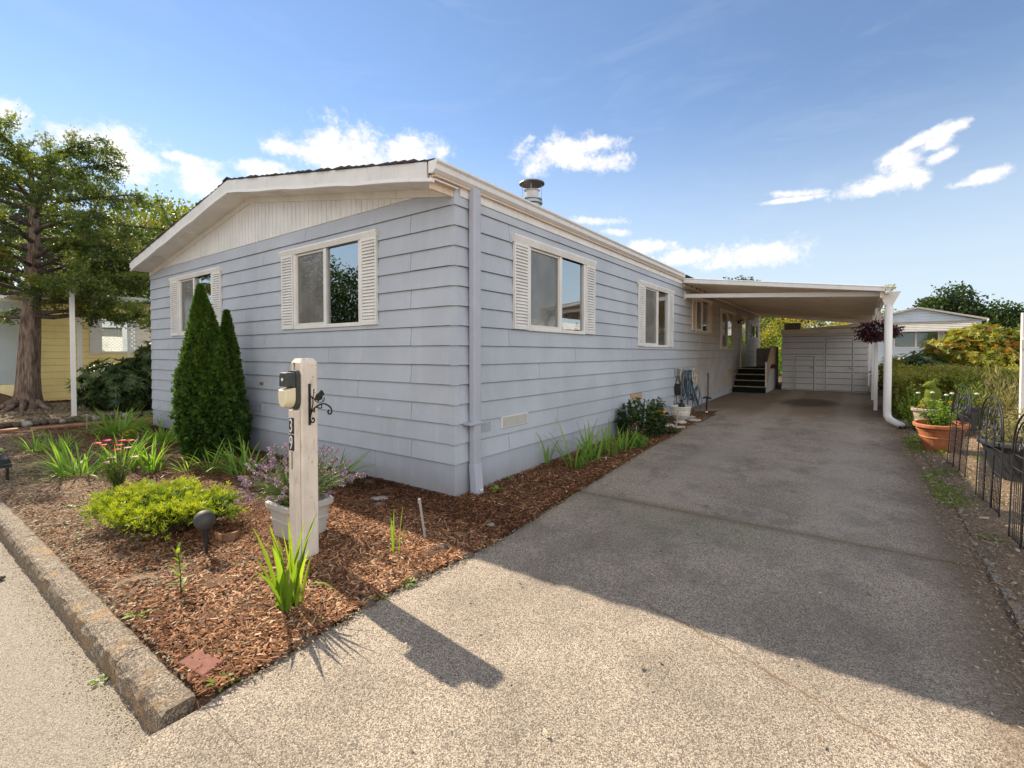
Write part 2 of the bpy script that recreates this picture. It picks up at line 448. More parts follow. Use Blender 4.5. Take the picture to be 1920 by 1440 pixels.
def ground_mat():
    m, t, b, o = mat('garden_soil')
    p = pos(t)
    big = t.noise(p, 0.8, 6, 0.6)
    mid = t.noise(p, 9.0, 8, 0.68)
    fine = t.noise(p, 70.0, 6, 0.7)
    c = t.mix(t.smooth(mid, 0.32, 0.66), (0.06, 0.033, 0.021), (0.20, 0.115, 0.068))
    c = t.mix(t.math('MULTIPLY', t.smooth(fine, 0.50, 0.68), 0.6), c, (0.27, 0.18, 0.115))
    sp = t.node('ShaderNodeSeparateXYZ', {0: p})
    # pale sun-bleached soil by the kerb and right of the drive
    kerb = t.math('MULTIPLY', t.smooth(t.math('ADD', sp.outputs[1], t.math('MULTIPLY', big, 0.9)), -1.15, -1.95), t.smooth(t.math('ADD', sp.outputs[0], big), 0.6, 0.0))
    right = t.smooth(sp.outputs[0], 3.4, 3.9)
    pale = t.math('MULTIPLY', t.math('MAXIMUM', kerb, right), 0.75)
    c = t.mix(pale, c, t.mix(t.smooth(fine, 0.38, 0.66), (0.17, 0.115, 0.075), (0.46, 0.34, 0.225)))
    t.l.new(c, b.inputs['Base Color'])
    b.inputs['Roughness'].default_value = 0.95
    b.inputs['Specular IOR Level'].default_value = 0.1
    h = t.math('ADD', t.math('MULTIPLY', mid, 1.0), t.math('MULTIPLY', fine, 0.35))
    bump(t, b, h, 1.0, 0.04)
    return m


M['soil'] = ground_mat()


def aggregate(name, pale, mid_c, dark, stain=True, scale=1.0):
    m, t, b, o = mat(name)
    p = pos(t)
    v = t.node('ShaderNodeTexVoronoi', {'Vector': p, 'Scale': 180.0 * scale}, feature='F1')
    cell = t.node('ShaderNodeSeparateColor', {0: v.outputs['Color']}).outputs[0]
    fine = t.noise(p, 210.0 * scale, 4, 0.75)
    c = t.ramp(cell, [(0.0, tuple(x * .6 for x in dark)), (0.22, dark), (0.42, mid_c), (0.66, pale), (1.0, tuple(min(1, x * 1.35) for x in pale))])
    c = t.mix(t.math('MULTIPLY', t.smooth(v.outputs['Distance'], 0.25, 0.62), 0.65), c, tuple(x * 0.55 for x in mid_c))
    c = t.mix(t.math('MULTIPLY', t.smooth(fine, 0.5, 0.7), 0.4), c, dark)
    clump = t.noise(p, 26.0 * scale, 5, 0.7)
    c = t.mix(t.math('MULTIPLY', t.smooth(clump, 0.45, 0.7), 0.35), c, tuple(x * 1.5 for x in dark))
    if stain:
        big = t.noise(p, 0.9, 7, 0.62, 0.3)
        big2 = t.noise(t.vmath('MULTIPLY', p, (1.0, 0.35, 1)), 1.7, 6, 0.65)
        sp = t.node('ShaderNodeSeparateXYZ', {0: p})
        c = t.mix(t.math('MULTIPLY', t.smooth(big, 0.42, 0.68), 0.35), c, (0.085, 0.070, 0.052))
        # tyre-worn pale lanes further in
        lane = t.math('MULTIPLY', t.smooth(sp.outputs[1], 3.0, 5.0), t.smooth(big2, 0.45, 0.62))
        c = t.mix(t.math('MULTIPLY', lane, 0.35), c, (0.26, 0.215, 0.165))
        # browner tone under the carport
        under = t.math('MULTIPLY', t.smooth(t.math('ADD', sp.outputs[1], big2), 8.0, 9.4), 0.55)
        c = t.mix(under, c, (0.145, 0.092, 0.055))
        # mossy green patch in the shaded slab
        md = t.vmath('LENGTH', t.vmath('MULTIPLY', t.vmath('SUBTRACT', p, (2.1, 0.6, 0)), (0.75, 1.5, 0)))
        moss = t.math('MULTIPLY', t.smooth(t.math('ADD', md, t.math('MULTIPLY', big2, 0.8)), 1.5, 0.4), 0.34)
        c = t.mix(moss, c, (0.115, 0.135, 0.060))
        # drips and spots, plus dark mottling painted in to deepen the shaded part
        wn = t.noise(t.vmath('MULTIPLY', p, (1.0, 0.8, 1.0)), 2.6, 8, 0.72, 0.4)
        wz = t.math('ADD', 0.35, t.math('MULTIPLY', t.smooth(sp.outputs[1], -1.6, 0.2), 0.65))
        c = t.mix(t.math('MULTIPLY', t.math('MULTIPLY', t.smooth(wn, 0.47, 0.66), wz), 0.50), c, (0.125, 0.108, 0.088))
        sn = t.noise(p, 5.5, 4, 0.6)
        c = t.mix(t.math('MULTIPLY', t.smooth(sn, 0.66, 0.72), 0.45), c, (0.10, 0.08, 0.06))
        sn2 = t.noise(p, 17.0, 3, 0.5)
        c = t.mix(t.math('MULTIPLY', t.smooth(sn2, 0.72, 0.76), 0.6), c, (0.07, 0.055, 0.045))
        for lx in (1.75, 3.15):
            ld = t.math('ABSOLUTE', t.math('SUBTRACT', t.math('ADD', sp.outputs[0], t.math('MULTIPLY', t.math('SUBTRACT', big, 0.5), 0.5)), lx))
            wt = t.math('MULTIPLY', t.smooth(ld, 0.34, 0.12), t.smooth(sp.outputs[1], -1.0, 4.0))
            c = t.mix(t.math('MULTIPLY', wt, 0.28), c, (0.42, 0.36, 0.29))
        # oil stain
        od = t.vmath('LENGTH', t.vmath('MULTIPLY', t.vmath('SUBTRACT', p, (2.25, 10.9, 0)), (1.35, 0.8, 0)))
        oil = t.math('MULTIPLY', t.smooth(t.math('ADD', od, t.math('MULTIPLY', big2, 0.5)), 1.35, 0.75), 0.72)
        c = t.mix(oil, c, (0.035, 0.024, 0.018))
        # green/brown silt washed along the slab joint and edges
        jd = t.math('ABSOLUTE', t.math('SUBTRACT', sp.outputs[1], 0.90))
        silt = t.math('MULTIPLY', t.smooth(t.math('ADD', jd, t.math('MULTIPLY', big, 0.25)), 0.26, 0.10), 0.55)
        c = t.mix(silt, c, (0.13, 0.095, 0.05))
        ed = t.smooth(t.math('ADD', sp.outputs[0], t.math('MULTIPLY', clump, 0.35)), 3.72, 4.1)
        c = t.mix(t.math('MULTIPLY', ed, 0.7), c, (0.14, 0.085, 0.045))
        # hairline crack (2.2,-0.78) -> (3.5,-1.33), filled with dirt
        cx = t.math('ADD', t.math('MULTIPLY', t.math('SUBTRACT', sp.outputs[0], 2.2), -0.415), -0.78)
        cd = t.math('ABSOLUTE', t.math('SUBTRACT', t.math('ADD', sp.outputs[1], t.math('MULTIPLY', t.math('SUBTRACT', t.noise(p, 5, 5, 0.6), 0.5), 0.16)), cx))
        cr = t.math('MULTIPLY', t.smooth(cd, 0.013, 0.003), t.smooth(sp.outputs[0], 2.0, 2.4))
        c = t.mix(t.math('MULTIPLY', cr, 0.7), c, (0.17, 0.10, 0.05))
    t.l.new(c, b.inputs['Base Color'])
    b.inputs['Roughness'].default_value = 0.9
    b.inputs['Specular IOR Level'].default_value = 0.2
    h = t.math('SUBTRACT', t.math('MULTIPLY', fine, 0.6), v.outputs['Distance'])
    bump(t, b, h, 0.6, 0.004)
    return m


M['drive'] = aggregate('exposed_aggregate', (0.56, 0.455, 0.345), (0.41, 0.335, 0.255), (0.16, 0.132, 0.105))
M['road'] = aggregate('worn_road', (0.45, 0.39, 0.31), (0.36, 0.31, 0.245), (0.20, 0.165, 0.13), stain=False, scale=1.4)
M['kerbm'] = aggregate('kerb_concrete', (0.40, 0.325, 0.24), (0.26, 0.205, 0.15), (0.10, 0.078, 0.056), stain=False, scale=0.8)
# lichen on the kerb
t = NT(M['kerbm'].node_tree)
b = [n for n in t.n if n.type == 'BSDF_PRINCIPLED'][0]
old = b.inputs['Base Color'].links[0].from_socket
p = pos(t)
li = t.smooth(t.noise(p, 4.2, 6, 0.68), 0.52, 0.64)
li2 = t.smooth(t.noise(p, 11.0, 5, 0.65), 0.60, 0.70)
c = t.mix(t.math('MULTIPLY', li, 0.45), old, (0.42, 0.24, 0.09))
c = t.mix(t.math('MULTIPLY', li2, 0.6), c, (0.5, 0.47, 0.42))
kd = t.smooth(t.noise(p, 6.5, 7, 0.7), 0.50, 0.62)
c = t.mix(t.math('MULTIPLY', kd, 0.5), c, (0.13, 0.10, 0.075))
t.l.new(c, b.inputs['Base Color'])
M['concrete'] = paint('plain_concrete', (0.38, 0.34, 0.28), 0.9, 0.12, (0.2, 0.16, 0.12), 0.35, 3.0, spec=0.15)
# ------------------------------------------------------------------ geometry helpers
def G(y):
    """height of the ground: level by the road, rising slowly behind"""
    return 0.018 * min(max(0.0, y), 50.0)


class MB:
    def __init__(s):
        s.v = []
        s.f = []

    def add(s, vs, fs):
        k = len(s.v)
        s.v += [tuple(q) for q in vs]
        s.f += [tuple(i + k for i in q) for q in fs]
        return s

    def box(s, x0, x1, y0, y1, z0, z1):
        return s.add([(x0, y0, z0), (x1, y0, z0), (x1, y1, z0), (x0, y1, z0), (x0, y0, z1), (x1, y0, z1), (x1, y1, z1), (x0, y1, z1)],
                     [(0, 3, 2, 1), (4, 5, 6, 7), (0, 1, 5, 4), (1, 2, 6, 5), (2, 3, 7, 6), (3, 0, 4, 7)])

    def hexa(s, p):
        """8 corners: bottom 4 ccw, top 4 ccw"""
        return s.add(p, [(0, 3, 2, 1), (4, 5, 6, 7), (0, 1, 5, 4), (1, 2, 6, 5), (2, 3, 7, 6), (3, 0, 4, 7)])

    def prism(s, prof, axis, a, b):
        """closed profile (2-D, ccw) swept along axis from a to b"""
        n = len(prof)
        def P(u, v, w):
            return {0: (w, u, v), 1: (u, w, v), 2: (u, v, w)}[axis]
        vs = [P(u, v, a) for u, v in prof] + [P(u, v, b) for u, v in prof]
        fs = [tuple(range(n))[::-1], tuple(range(n, 2 * n))] + [(i, (i + 1) % n, (i + 1) % n + n, i + n) for i in range(n)]
        return s.add(vs, fs)

    def tube(s, pts, rad, n=8, cap=True, flat=None):
        """tube through pts, radius per point or one"""
        pts = [Vector(p) for p in pts]
        m = len(pts)
        rads = rad if isinstance(rad, (list, tuple)) else [rad] * m
        k = len(s.v)
        up = None
        for i, p in enumerate(pts):
            t_ = (pts[min(i + 1, m - 1)] - pts[max(i - 1, 0)])
            t_.normalize()
            if up is None:
                up = Vector((0, 0, 1)) if abs(t_.z) < 0.9 else Vector((1, 0, 0))
            u = t_.cross(up)
            if u.length < 1e-6:
                u = t_.orthogonal()
            u.normalize()
            v = u.cross(t_).normalized()
            up = v
            for j in range(n):
                a = 2 * PI * j / n
                q = p + u * math.cos(a) * rads[i] + v * math.sin(a) * rads[i] * (flat or 1)
                s.v.append(tuple(q))
        for i in range(m - 1):
            for j in range(n):
                a = k + i * n + j
                b_ = k + i * n + (j + 1) % n
                s.f.append((a, b_, b_ + n, a + n))
        if cap:
            s.f.append(tuple(k + j for j in range(n))[::-1])
            s.f.append(tuple(k + (m - 1) * n + j for j in range(n)))
        return s

    def lathe(s, prof, c=(0, 0, 0), n=24, sq=None, close=False):
        """prof: list of (radius, z)"""
        k = len(s.v)
        for r_, z in prof:
            for j in range(n):
                a = 2 * PI * (j + 0.5) / n
                x, y = math.cos(a), math.sin(a)
                if sq:
                    q = sq / (abs(x) ** 6 + abs(y) ** 6) ** (1 / 6)
                    x, y = x * q, y * q
                s.v.append((c[0] + r_ * x, c[1] + r_ * y, c[2] + z))
        m = len(prof)
        for i in range(m - 1):
            for j in range(n):
                a = k + i * n + j
                b_ = k + i * n + (j + 1) % n
                s.f.append((a, b_, b_ + n, a + n))
        s.f.append(tuple(k + j for j in range(n))[::-1])
        s.f.append(tuple(k + (m - 1) * n + j for j in range(n)))
        return s

    def build(s, name, m, parent=None, loc=None, smooth=False, bev=0.0):
        me = bpy.data.meshes.new(name)
        me.from_pydata(s.v, [], s.f)
        me.validate()
        me.update()
        me.materials.append(M[m] if isinstance(m, str) else m)
        if smooth:
            me.polygons.foreach_set('use_smooth', [True] * len(me.polygons))
        o = bpy.data.objects.new(name, me)
        COL.objects.link(o)
        if parent:
            o.parent = parent
            o.matrix_parent_inverse = Matrix.Identity(4)
        if loc:
            o.location = loc
        if bev:
            bm_ = o.modifiers.new('bevel', 'BEVEL')
            bm_.width = bev
            bm_.segments = 2
            bm_.limit_method = 'ANGLE'
        return o


def link(name, me, parent=None, loc=(0, 0, 0), rot=(0, 0, 0), sc=None):
    o = bpy.data.objects.new(name, me)
    COL.objects.link(o)
    if parent:
        o.parent = parent
    o.location = loc
    o.rotation_euler = rot
    if sc:
        o.scale = sc
    return o


def tag(o, label=None, cat=None, group=None, kind=None):
    if label:
        o['label'] = label
    if cat:
        o['category'] = cat
    if group:
        o['group'] = group
    if kind:
        o['kind'] = kind
    return o


def thing(name, label, cat, loc=(0, 0, 0), rz=0, group=None):
    o = bpy.data.objects.new(name, None)
    COL.objects.link(o)
    o.location = loc
    o.rotation_euler = (0, 0, rz)
    o.empty_display_size = 0.2
    return tag(o, label, cat, group)


def np_mesh(name, V, F, tint=None, m=None):
    """V (n,3) array, F (m,k) array of equal polygons"""
    me = bpy.data.meshes.new(name)
    V = np.asarray(V, dtype=np.float32)
    F = np.asarray(F, dtype=np.int32)
    me.vertices.add(len(V))
    me.vertices.foreach_set('co', V.ravel())
    nf, k = F.shape
    me.loops.add(nf * k)
    me.loops.foreach_set('vertex_index', F.ravel())
    me.polygons.add(nf)
    me.polygons.foreach_set('loop_start', np.arange(0, nf * k, k, dtype=np.int32))
    me.polygons.foreach_set('loop_total', np.full(nf, k, dtype=np.int32))
    me.update(calc_edges=True)
    if tint is not None:
        a = me.attributes.new('tint', 'FLOAT', 'POINT')
        a.data.foreach_set('value', np.clip(np.asarray(tint, dtype=np.float32), 0, 1))
    if m:
        me.materials.append(M[m] if isinstance(m, str) else m)
    return me


def unit(a):
    return a / np.maximum(np.linalg.norm(a, axis=-1, keepdims=True), 1e-9)


def leaf_geo(P, D, L, W, tint, fold=0.25, droop=0.15, up=None, rng=RNG):
    """one bent diamond leaf (5 verts, 4 tris) at each P along D"""
    n = len(P)
    D = unit(D)
    if up is None:
        up = unit(rng.normal(size=(n, 3)) + np.array([0, 0, 0.9]))
    S = unit(np.cross(D, up))
    N = np.cross(S, D)
    L = np.broadcast_to(np.asarray(L, float), (n,))[:, None]
    W = np.broadcast_to(np.asarray(W, float), (n,))[:, None]
    base = P
    mid = P + D * L * 0.5 + N * L * 0.02
    lf = P + D * L * 0.45 + S * W * 0.5 + N * W * fold
    rt = P + D * L * 0.45 - S * W * 0.5 + N * W * fold
    tip = P + D * L - np.array([0, 0, 1.0]) * L * droop
    V = np.stack([base, lf, mid, rt, tip], 1).reshape(-1, 3)
    b = (np.arange(n) * 5)[:, None]
    F = np.concatenate([b + np.array([[0, 2, 1]]), b + np.array([[0, 3, 2]]), b + np.array([[1, 2, 4]]), b + np.array([[2, 3, 4]])], 1).reshape(-1, 3)
    return V, F, np.repeat(tint, 5)


def spray_geo(P, D, L, W, tint, rng=RNG):
    """a small frond: three slim triangles fanned out (conifer spray)"""
    n = len(P)
    D = unit(D)
    up = unit(rng.normal(size=(n, 3)))
    S = unit(np.cross(D, up))
    L = np.broadcast_to(np.asarray(L, float), (n,))[:, None]
    W = np.broadcast_to(np.asarray(W, float), (n,))[:, None]
    vs = []
    for a in (-0.75, 0.0, 0.75):
        d = D * math.cos(a) + S * math.sin(a)
        s2 = S * math.cos(a) - D * math.sin(a)
        l = L * (1.0 if a == 0 else 0.7)
        vs += [P, P + d * l * 0.6 + s2 * W * 0.5, P + d * l, P + d * l * 0.6 - s2 * W * 0.5]
    V = np.stack(vs, 1).reshape(-1, 3)
    b = (np.arange(n) * 12)[:, None]
    F = np.concatenate([b + np.array([[k, k + 1, k + 2, k + 3]]) for k in (0, 4, 8)], 1).reshape(-1, 4)
    return V, F, np.repeat(tint, 12)


def foliage(name, geo, m, parent=None, kind=None):
    V, F, T = geo
    me = np_mesh(name, V, F, T, m)
    o = link(name, me, parent)
    if kind:
        o['kind'] = kind
    return o


def blob_points(n, c, r, rng=RNG, shell=0.5, lump=0.25):
    """points in a lumpy ellipsoid, more towards its skin; returns points and outward directions"""
    d = unit(rng.normal(size=(n, 3)))
    rr = (shell + (1 - shell) * rng.random(n)) ** 0.6
    f = 1 + lump * (np.sin(d[:, 0] * 5 + c[0] * 3) * np.sin(d[:, 1] * 6 + 1.3 + c[1]) + 0.6 * np.sin(d[:, 2] * 9 + d[:, 0] * 7 + c[0]))
    P = np.array(c) + d * (rr * f)[:, None] * np.array(r)
    return P, d


def tri_to_quadless(*geos):
    """join geometries of the same polygon size"""
    Vs, Fs, Ts, k = [], [], [], 0
    for V, F, T in geos:
        Vs.append(V)
        Fs.append(F + k)
        Ts.append(T)
        k += len(V)
    return np.concatenate(Vs), np.concatenate(Fs), np.concatenate(Ts)


def blade_mesh(name, m, L=0.4, W=0.03, lean=0.3, curl=0.4, twist=0.2, seg=6, tint=0.5, rnd=random):
    """one sword-shaped leaf: rises from the origin and bends towards +x"""
    V, F, T = [], [], []
    x = z = 0.0
    a = PI / 2 - lean * 0.5
    for i in range(seg + 1):
        t_ = i / seg
        w_ = W * (0.55 + 0.9 * t_ - 1.45 * t_ ** 3) if t_ < 1 else 0.001
        tw = twist * t_
        cx, cy = -math.sin(tw) * 0.3, math.cos(tw)
        V += [(x + cx * w_ / 2, cy * w_ / 2, z), (x + W * 0.12, 0, z), (x - cx * w_ / 2, -cy * w_ / 2, z)]
        T += [min(1, tint + 0.25 * t_)] * 3
        a -= curl * lean * 1.6 * t_ / seg * 3
        x += math.cos(a) * L / seg
        z += math.sin(a) * L / seg
    for i in range(seg):
        for j in (0, 1):
            q = i * 3 + j
            F.append((q, q + 1, q + 4, q + 3))
    return np_mesh(name, V, F, T, m)


BLADES = {}


def blades(key, m, n=7, seed=1, **kw):
    """a little library of differing blades that clumps share"""
    if key not in BLADES:
        r_ = random.Random(seed)
        BLADES[key] = [blade_mesh('leaf', m, lean=r_.uniform(0.15, 1.0), curl=r_.uniform(0.2, 0.9), twist=r_.uniform(-1.0, 1.0),
                                  tint=r_.uniform(0.05, 0.65), **kw) for _ in range(n)]
    return BLADES[key]


def sword_clump(name, loc, label, n=22, h=0.42, spread=0.16, key='iris', m='leaf_iris', cat='plant', group=None, fan=0.0, seed=0, lean_dir=None, W=0.032, part='leaf'):
    t_ = thing(name, label, cat, loc, 0, group)
    r_ = random.Random(seed * 31 + 5)
    lib = blades(key, m, 9, seed=len(BLADES) + 3, L=1.0, W=W / h)
    for i in range(n):
        a = r_.random() * 2 * PI
        rr = spread * math.sqrt(r_.random())
        p = (rr * math.cos(a), rr * math.sin(a) * 0.8, -0.01)
        dirn = a + r_.uniform(-0.9, 0.9)
        if lean_dir is not None and r_.random() < 0.65:
            dirn = lean_dir + r_.uniform(-0.8, 0.8)
        s = h * r_.uniform(0.55, 1.12)
        link(part, r_.choice(lib), t_, p, (r_.uniform(-0.25, 0.25) * 0.5, fan * r_.uniform(0, 1), dirn), (s, s, s))
    return t_


def text_obj(name, body, size, m, parent, mat4, extr=0.003):
    cu = bpy.data.curves.new(name, 'FONT')
    cu.body = body
    cu.size = size
    cu.extrude = extr
    cu.align_x = 'CENTER'
    cu.align_y = 'CENTER'
    cu.materials.append(M[m])
    tmp = bpy.data.objects.new(name, cu)
    COL.objects.link(tmp)
    dg = bpy.context.evaluated_depsgraph_get()
    me = bpy.data.meshes.new_from_object(tmp.evaluated_get(dg))
    bpy.data.objects.remove(tmp)
    bpy.data.curves.remove(cu)
    if not me.materials:
        me.materials.append(M[m])
    o = bpy.data.objects.new(name, me)
    COL.objects.link(o)
    o.parent = parent
    o.matrix_local = mat4
    return o


# ------------------------------------------------------------------ ground, road, kerb, drive
ys = [-260, -60, -20, -8, -3.1, -2.9, -2.74, -2.70, -2.2, -1.2, 0, 5, 10, 20, 35, 50, 120, 900]
xs = [-600, -150, -60, -25, -12, -6, -3, 0, 1.0, 1.2, 4, 6, 12, 30, 80, 400]
V, F = [], []
for y in ys:
    for x in xs:
        z = G(y) - 0.012
        if y < -2.72:
            z = -0.16
        V.append((x, y, z))
nx = len(xs)
for j in range(len(ys) - 1):
    for i in range(nx - 1):
        a = j * nx + i
        F.append((a, a + 1, a + nx + 1, a + nx))
me = np_mesh('ground', V, F, None, 'soil')
ground = tag(link('ground', me), 'dark garden soil rising gently behind the house', None, None, 'structure')

# finer bumpy soil of the front bed, lying on the ground and lipping the kerb
def soil_patch(name, x0, x1, y0, y1, step, amp, label, edge=0.12):
    nx_, ny_ = int((x1 - x0) / step), int((y1 - y0) / step)
    X = np.linspace(x0, x1, nx_)
    Y = np.linspace(y0, y1, ny_)
    XX, YY = np.meshgrid(X, Y)
    Z = np.zeros_like(XX)
    rr = np.random.default_rng(3)
    for k in range(26):
        fx, fy, ph = rr.normal(0, 5 + k * 0.7), rr.normal(0, 5 + k * 0.7), rr.random() * 6.28
        Z += np.sin(XX * fx + YY * fy + ph) / (3.5 + k * 0.5)
    Z = Z * amp
    e = np.minimum.reduce([XX - x0, x1 - XX, YY - y0, y1 - YY]) / edge
    e = np.clip(e, 0, 1)
    Z = 0.018 * np.maximum(YY, 0) + (Z + amp * 1.4) * e - 0.004
    Vv = np.stack([XX, YY, Z], -1).reshape(-1, 3)
    a = (np.arange(ny_ - 1)[:, None] * nx_ + np.arange(nx_ - 1)[None, :]).ravel()
    Ff = np.stack([a, a + 1, a + nx_ + 1, a + nx_], 1)
    me_ = np_mesh(name, Vv, Ff, None, 'soil')
    me_.polygons.foreach_set('use_smooth', [True] * len(me_.polygons))
    return tag(link(name, me_), label, None, None, 'structure')


soil_patch('front_bed_ground', -9.6, 0.98, -2.70, -0.0, 0.045, 0.016, 'bumpy brown soil of the front planting bed')
soil_patch('side_bed_ground', 0.02, 0.84, 0.02, 7.6, 0.05, 0.012, 'dark soil strip between the house and the drive')
soil_patch('right_bed_ground', 4.02, 6.4, -1.2, 8.0, 0.05, 0.014, 'dry pale soil strip right of the drive')

# road
mb = MB()
mb.add([(-60, -12, -0.128), (30, -12, -0.128), (30, -3.25, -0.124), (1.3, -3.25, -0.124), (0.98, -2.75, -0.12), (-60, -2.75, -0.12)], [(0, 1, 2, 3, 4, 5)])
tag(mb.build('road', 'road'), 'pale worn road in front of the kerb', None, None, 'structure')

# kerb: top at bed level, vertical face, rounded nose, chipped end
kerb_root = thing('kerb', None, None)
kerb_root['kind'] = 'structure'
kr = random.Random(4)
edges_x = [-26, -20, -14.2, -9.6, -6.4, -4.3, -2.05, 0.42, 1.02]
for i in range(len(edges_x) - 1):
    x0, x1 = edges_x[i] + 0.006, edges_x[i + 1] - 0.006
    n_ = max(3, int((x1 - x0) / 0.05)) if x1 > -7 else 6
    prof = [(-2.700, -0.2), (-2.832, -0.2), (-2.828, -0.045), (-2.818, -0.012), (-2.800, 0.004), (-2.768, 0.011), (-2.715, 0.013), (-2.700, 0.004)]
    V, F = [], []
    k_ = len(prof)
    for j in range(n_ + 1):
        x = x0 + (x1 - x0) * j / n_
        for (yy, zz) in prof:
            jit = 0.005 if zz > -0.1 else 0
            V.append((x + (kr.uniform(-.01, .01) if 0 < j < n_ else (kr.uniform(-.02, 0.0) if (j == n_ and i == len(edges_x) - 2) else 0)), yy + kr.uniform(-jit, jit), zz + kr.uniform(-jit, jit) * 0.8))
    for j in range(n_):
        for q in range(k_):
            a, b_ = j * k_ + q, j * k_ + (q + 1) % k_
            F.append((a, a + k_, b_ + k_, b_))
    F.append(tuple(range(k_)))
    F.append(tuple(range(n_ * k_, n_ * k_ + k_))[::-1])
    mbk = MB()
    mbk.v, mbk.f = V, F
    mbk.build('kerb_stone', 'kerbm', kerb_root)

# driveway slabs
drive = thing('driveway', None, None)
drive['kind'] = 'structure'
LEFT = [(-3.3, 1.035), (-2.85, 1.04), (-2.7, 1.07), (-2.29, 1.06), (-1.76, 0.985), (-0.72, 1.03), (0.9, 0.93), (3.2, 0.80), (3.9, 0.79), (5.6, 0.73), (7.4, 0.70), (10.9, 0.70), (14.6, 0.70), (19, 0.70)]
RIGHT = [(-3.3, 3.95), (-0.3, 3.94), (0.75, 3.96), (3.3, 3.885), (7.6, 3.85), (15, 3.8), (19, 3.78)]


def interp(tab, y):
    for (a, xa), (b_, xb) in zip(tab, tab[1:]):
        if y <= b_:
            return xa + (xb - xa) * (y - a) / (b_ - a)
    return tab[-1][1]


joints = [(-3.6, 0.90), (0.90, 3.90), (3.90, 7.40), (7.40, 10.9), (10.9, 14.6), (14.6, 18.6)]
jr = random.Random(9)
for ya, yb in joints:
    n_ = max(4, int((yb - ya) / 0.09))
    V, F = [], []
    ya_, yb_ = ya + 0.007, yb - 0.007
    cross = 6
    for j in range(n_ + 1):
        y = ya_ + (yb_ - ya_) * j / n_
        z = G(y) + 0.004
        if y < -2.6:
            z = 0.004 - 0.122 * min(1, (-2.6 - y) / 0.75)
        xl = interp(LEFT, y) + jr.uniform(-0.014, 0.014)
        xr = interp(RIGHT, y) + jr.uniform(-0.014, 0.014)
        for c_ in range(cross + 1):
            V.append((xl + (xr - xl) * c_ / cross, y, z))
        for c_ in range(cross + 1):
            V.append((xl + (xr - xl) * c_ / cross, y, z - 0.10))
    k_ = 2 * (cross + 1)
    for j in range(n_):
        for c_ in range(cross):
            a = j * k_ + c_
            F.append((a, a + 1, a + 1 + k_, a + k_))
        a = j * k_
        F.append((a, a + k_, a + k_ + cross + 1, a + cross + 1))
        a = j * k_ + cross
        F.append((a, a + cross + 1, a + k_ + cross + 1, a + k_))
    for j in (0, n_):
        for c_ in range(cross):
            a = j * k_ + c_
            F.append((a, a + cross + 1, a + cross + 2, a + 1))
    MBs = MB()
    MBs.v, MBs.f = V, F
    MBs.build('slab', 'drive', drive)
# the pad beside the wall further back
V = [(0.03, 7.75, 0), (0.66, 8.3, 0), (0.685, 9.2, 0), (0.69, 18.6, 0), (0.03, 18.6, 0)]
MB().add([(x, y, G(y) + 0.002) for x, y, _ in V] + [(x, y, G(y) - 0.1) for x, y, _ in V],
         [(0, 1, 2, 3, 4), (0, 5, 6, 1), (1, 6, 7, 2), (2, 7, 8, 3), (3, 8, 9, 4), (4, 9, 5, 0)]).build('slab', 'drive', drive)
# broken edging along the right side
edging = thing('edging_stones', None, None)
edging['kind'] = 'structure'
yy = -0.5
while yy < 1.7:
    l_ = jr.uniform(0.14, 0.36)
    x0 = 3.985 + jr.uniform(-0.012, 0.012)
    MB().hexa([(x0, yy, -0.05), (x0 + 0.07, yy + .01, -0.05), (x0 + 0.075, yy + l_, -0.05), (x0, yy + l_, -0.05),
               (x0 + .005, yy + .01, .02), (x0 + 0.06, yy + .015, .022), (x0 + 0.065, yy + l_ - .01, .018), (x0 + .01, yy + l_, .02)]).build('edging_stone', 'kerbm', edging, bev=0.006)
    yy += l_ + jr.uniform(0.01, 0.05)

# ------------------------------------------------------------------ the blue-grey house
W_, LEN = 8.31, 18.3
XC = -4.12
SOFF0, SLOPE = 3.10, 0.170          # soffit height over the side walls, roof slope
Z0 = 2.952                          # first lap line
ZT = 3.12                           # top of the siding on the gable front
OH = 0.32
house = thing('manufactured_house', 'single-storey house with blue-grey lap siding, white gable and shuttered windows', 'house', (0, 0, 0))

# openings: (a0, a1, z0, z1) in wall coordinates
F_OPEN = [(-2.90, -1.47, 1.84, 2.80), (-6.81, -5.44, 1.84, 2.80)]
S_OPEN = [(1.29, 2.75, 1.78, 2.77), (5.17, 6.54, 1.63, 2.72), (8.69, 9.93, 2.05, 2.82), (11.45, 13.08, 1.63, 2.72), (14.32, 15.28, 0.99, 2.78), (16.3, 17.65, 2.09, 2.56)]


def cut(rects, hole):
    out = []
    a0, a1, z0, z1 = hole
    for r0, r1, s0, s1 in rects:
        if r1 <= a0 or r0 >= a1 or s1 <= z0 or s0 >= z1:
            out.append((r0, r1, s0, s1))
            continue
        if r0 < a0:
            out.append((r0, a0, s0, s1))
        if r1 > a1:
            out.append((a1, r1, s0, s1))
        m0, m1 = max(r0, a0), min(r1, a1)
        if s0 < z0:
            out.append((m0, m1, s0, z0))
        if s1 > z1:
            out.append((m0, m1, z1, s1))
    return out


def lap(z, zb, zt):
    """how far a lap board stands out at height z"""
    return 0.005 + 0.020 * (zt - z) / (zt - zb)


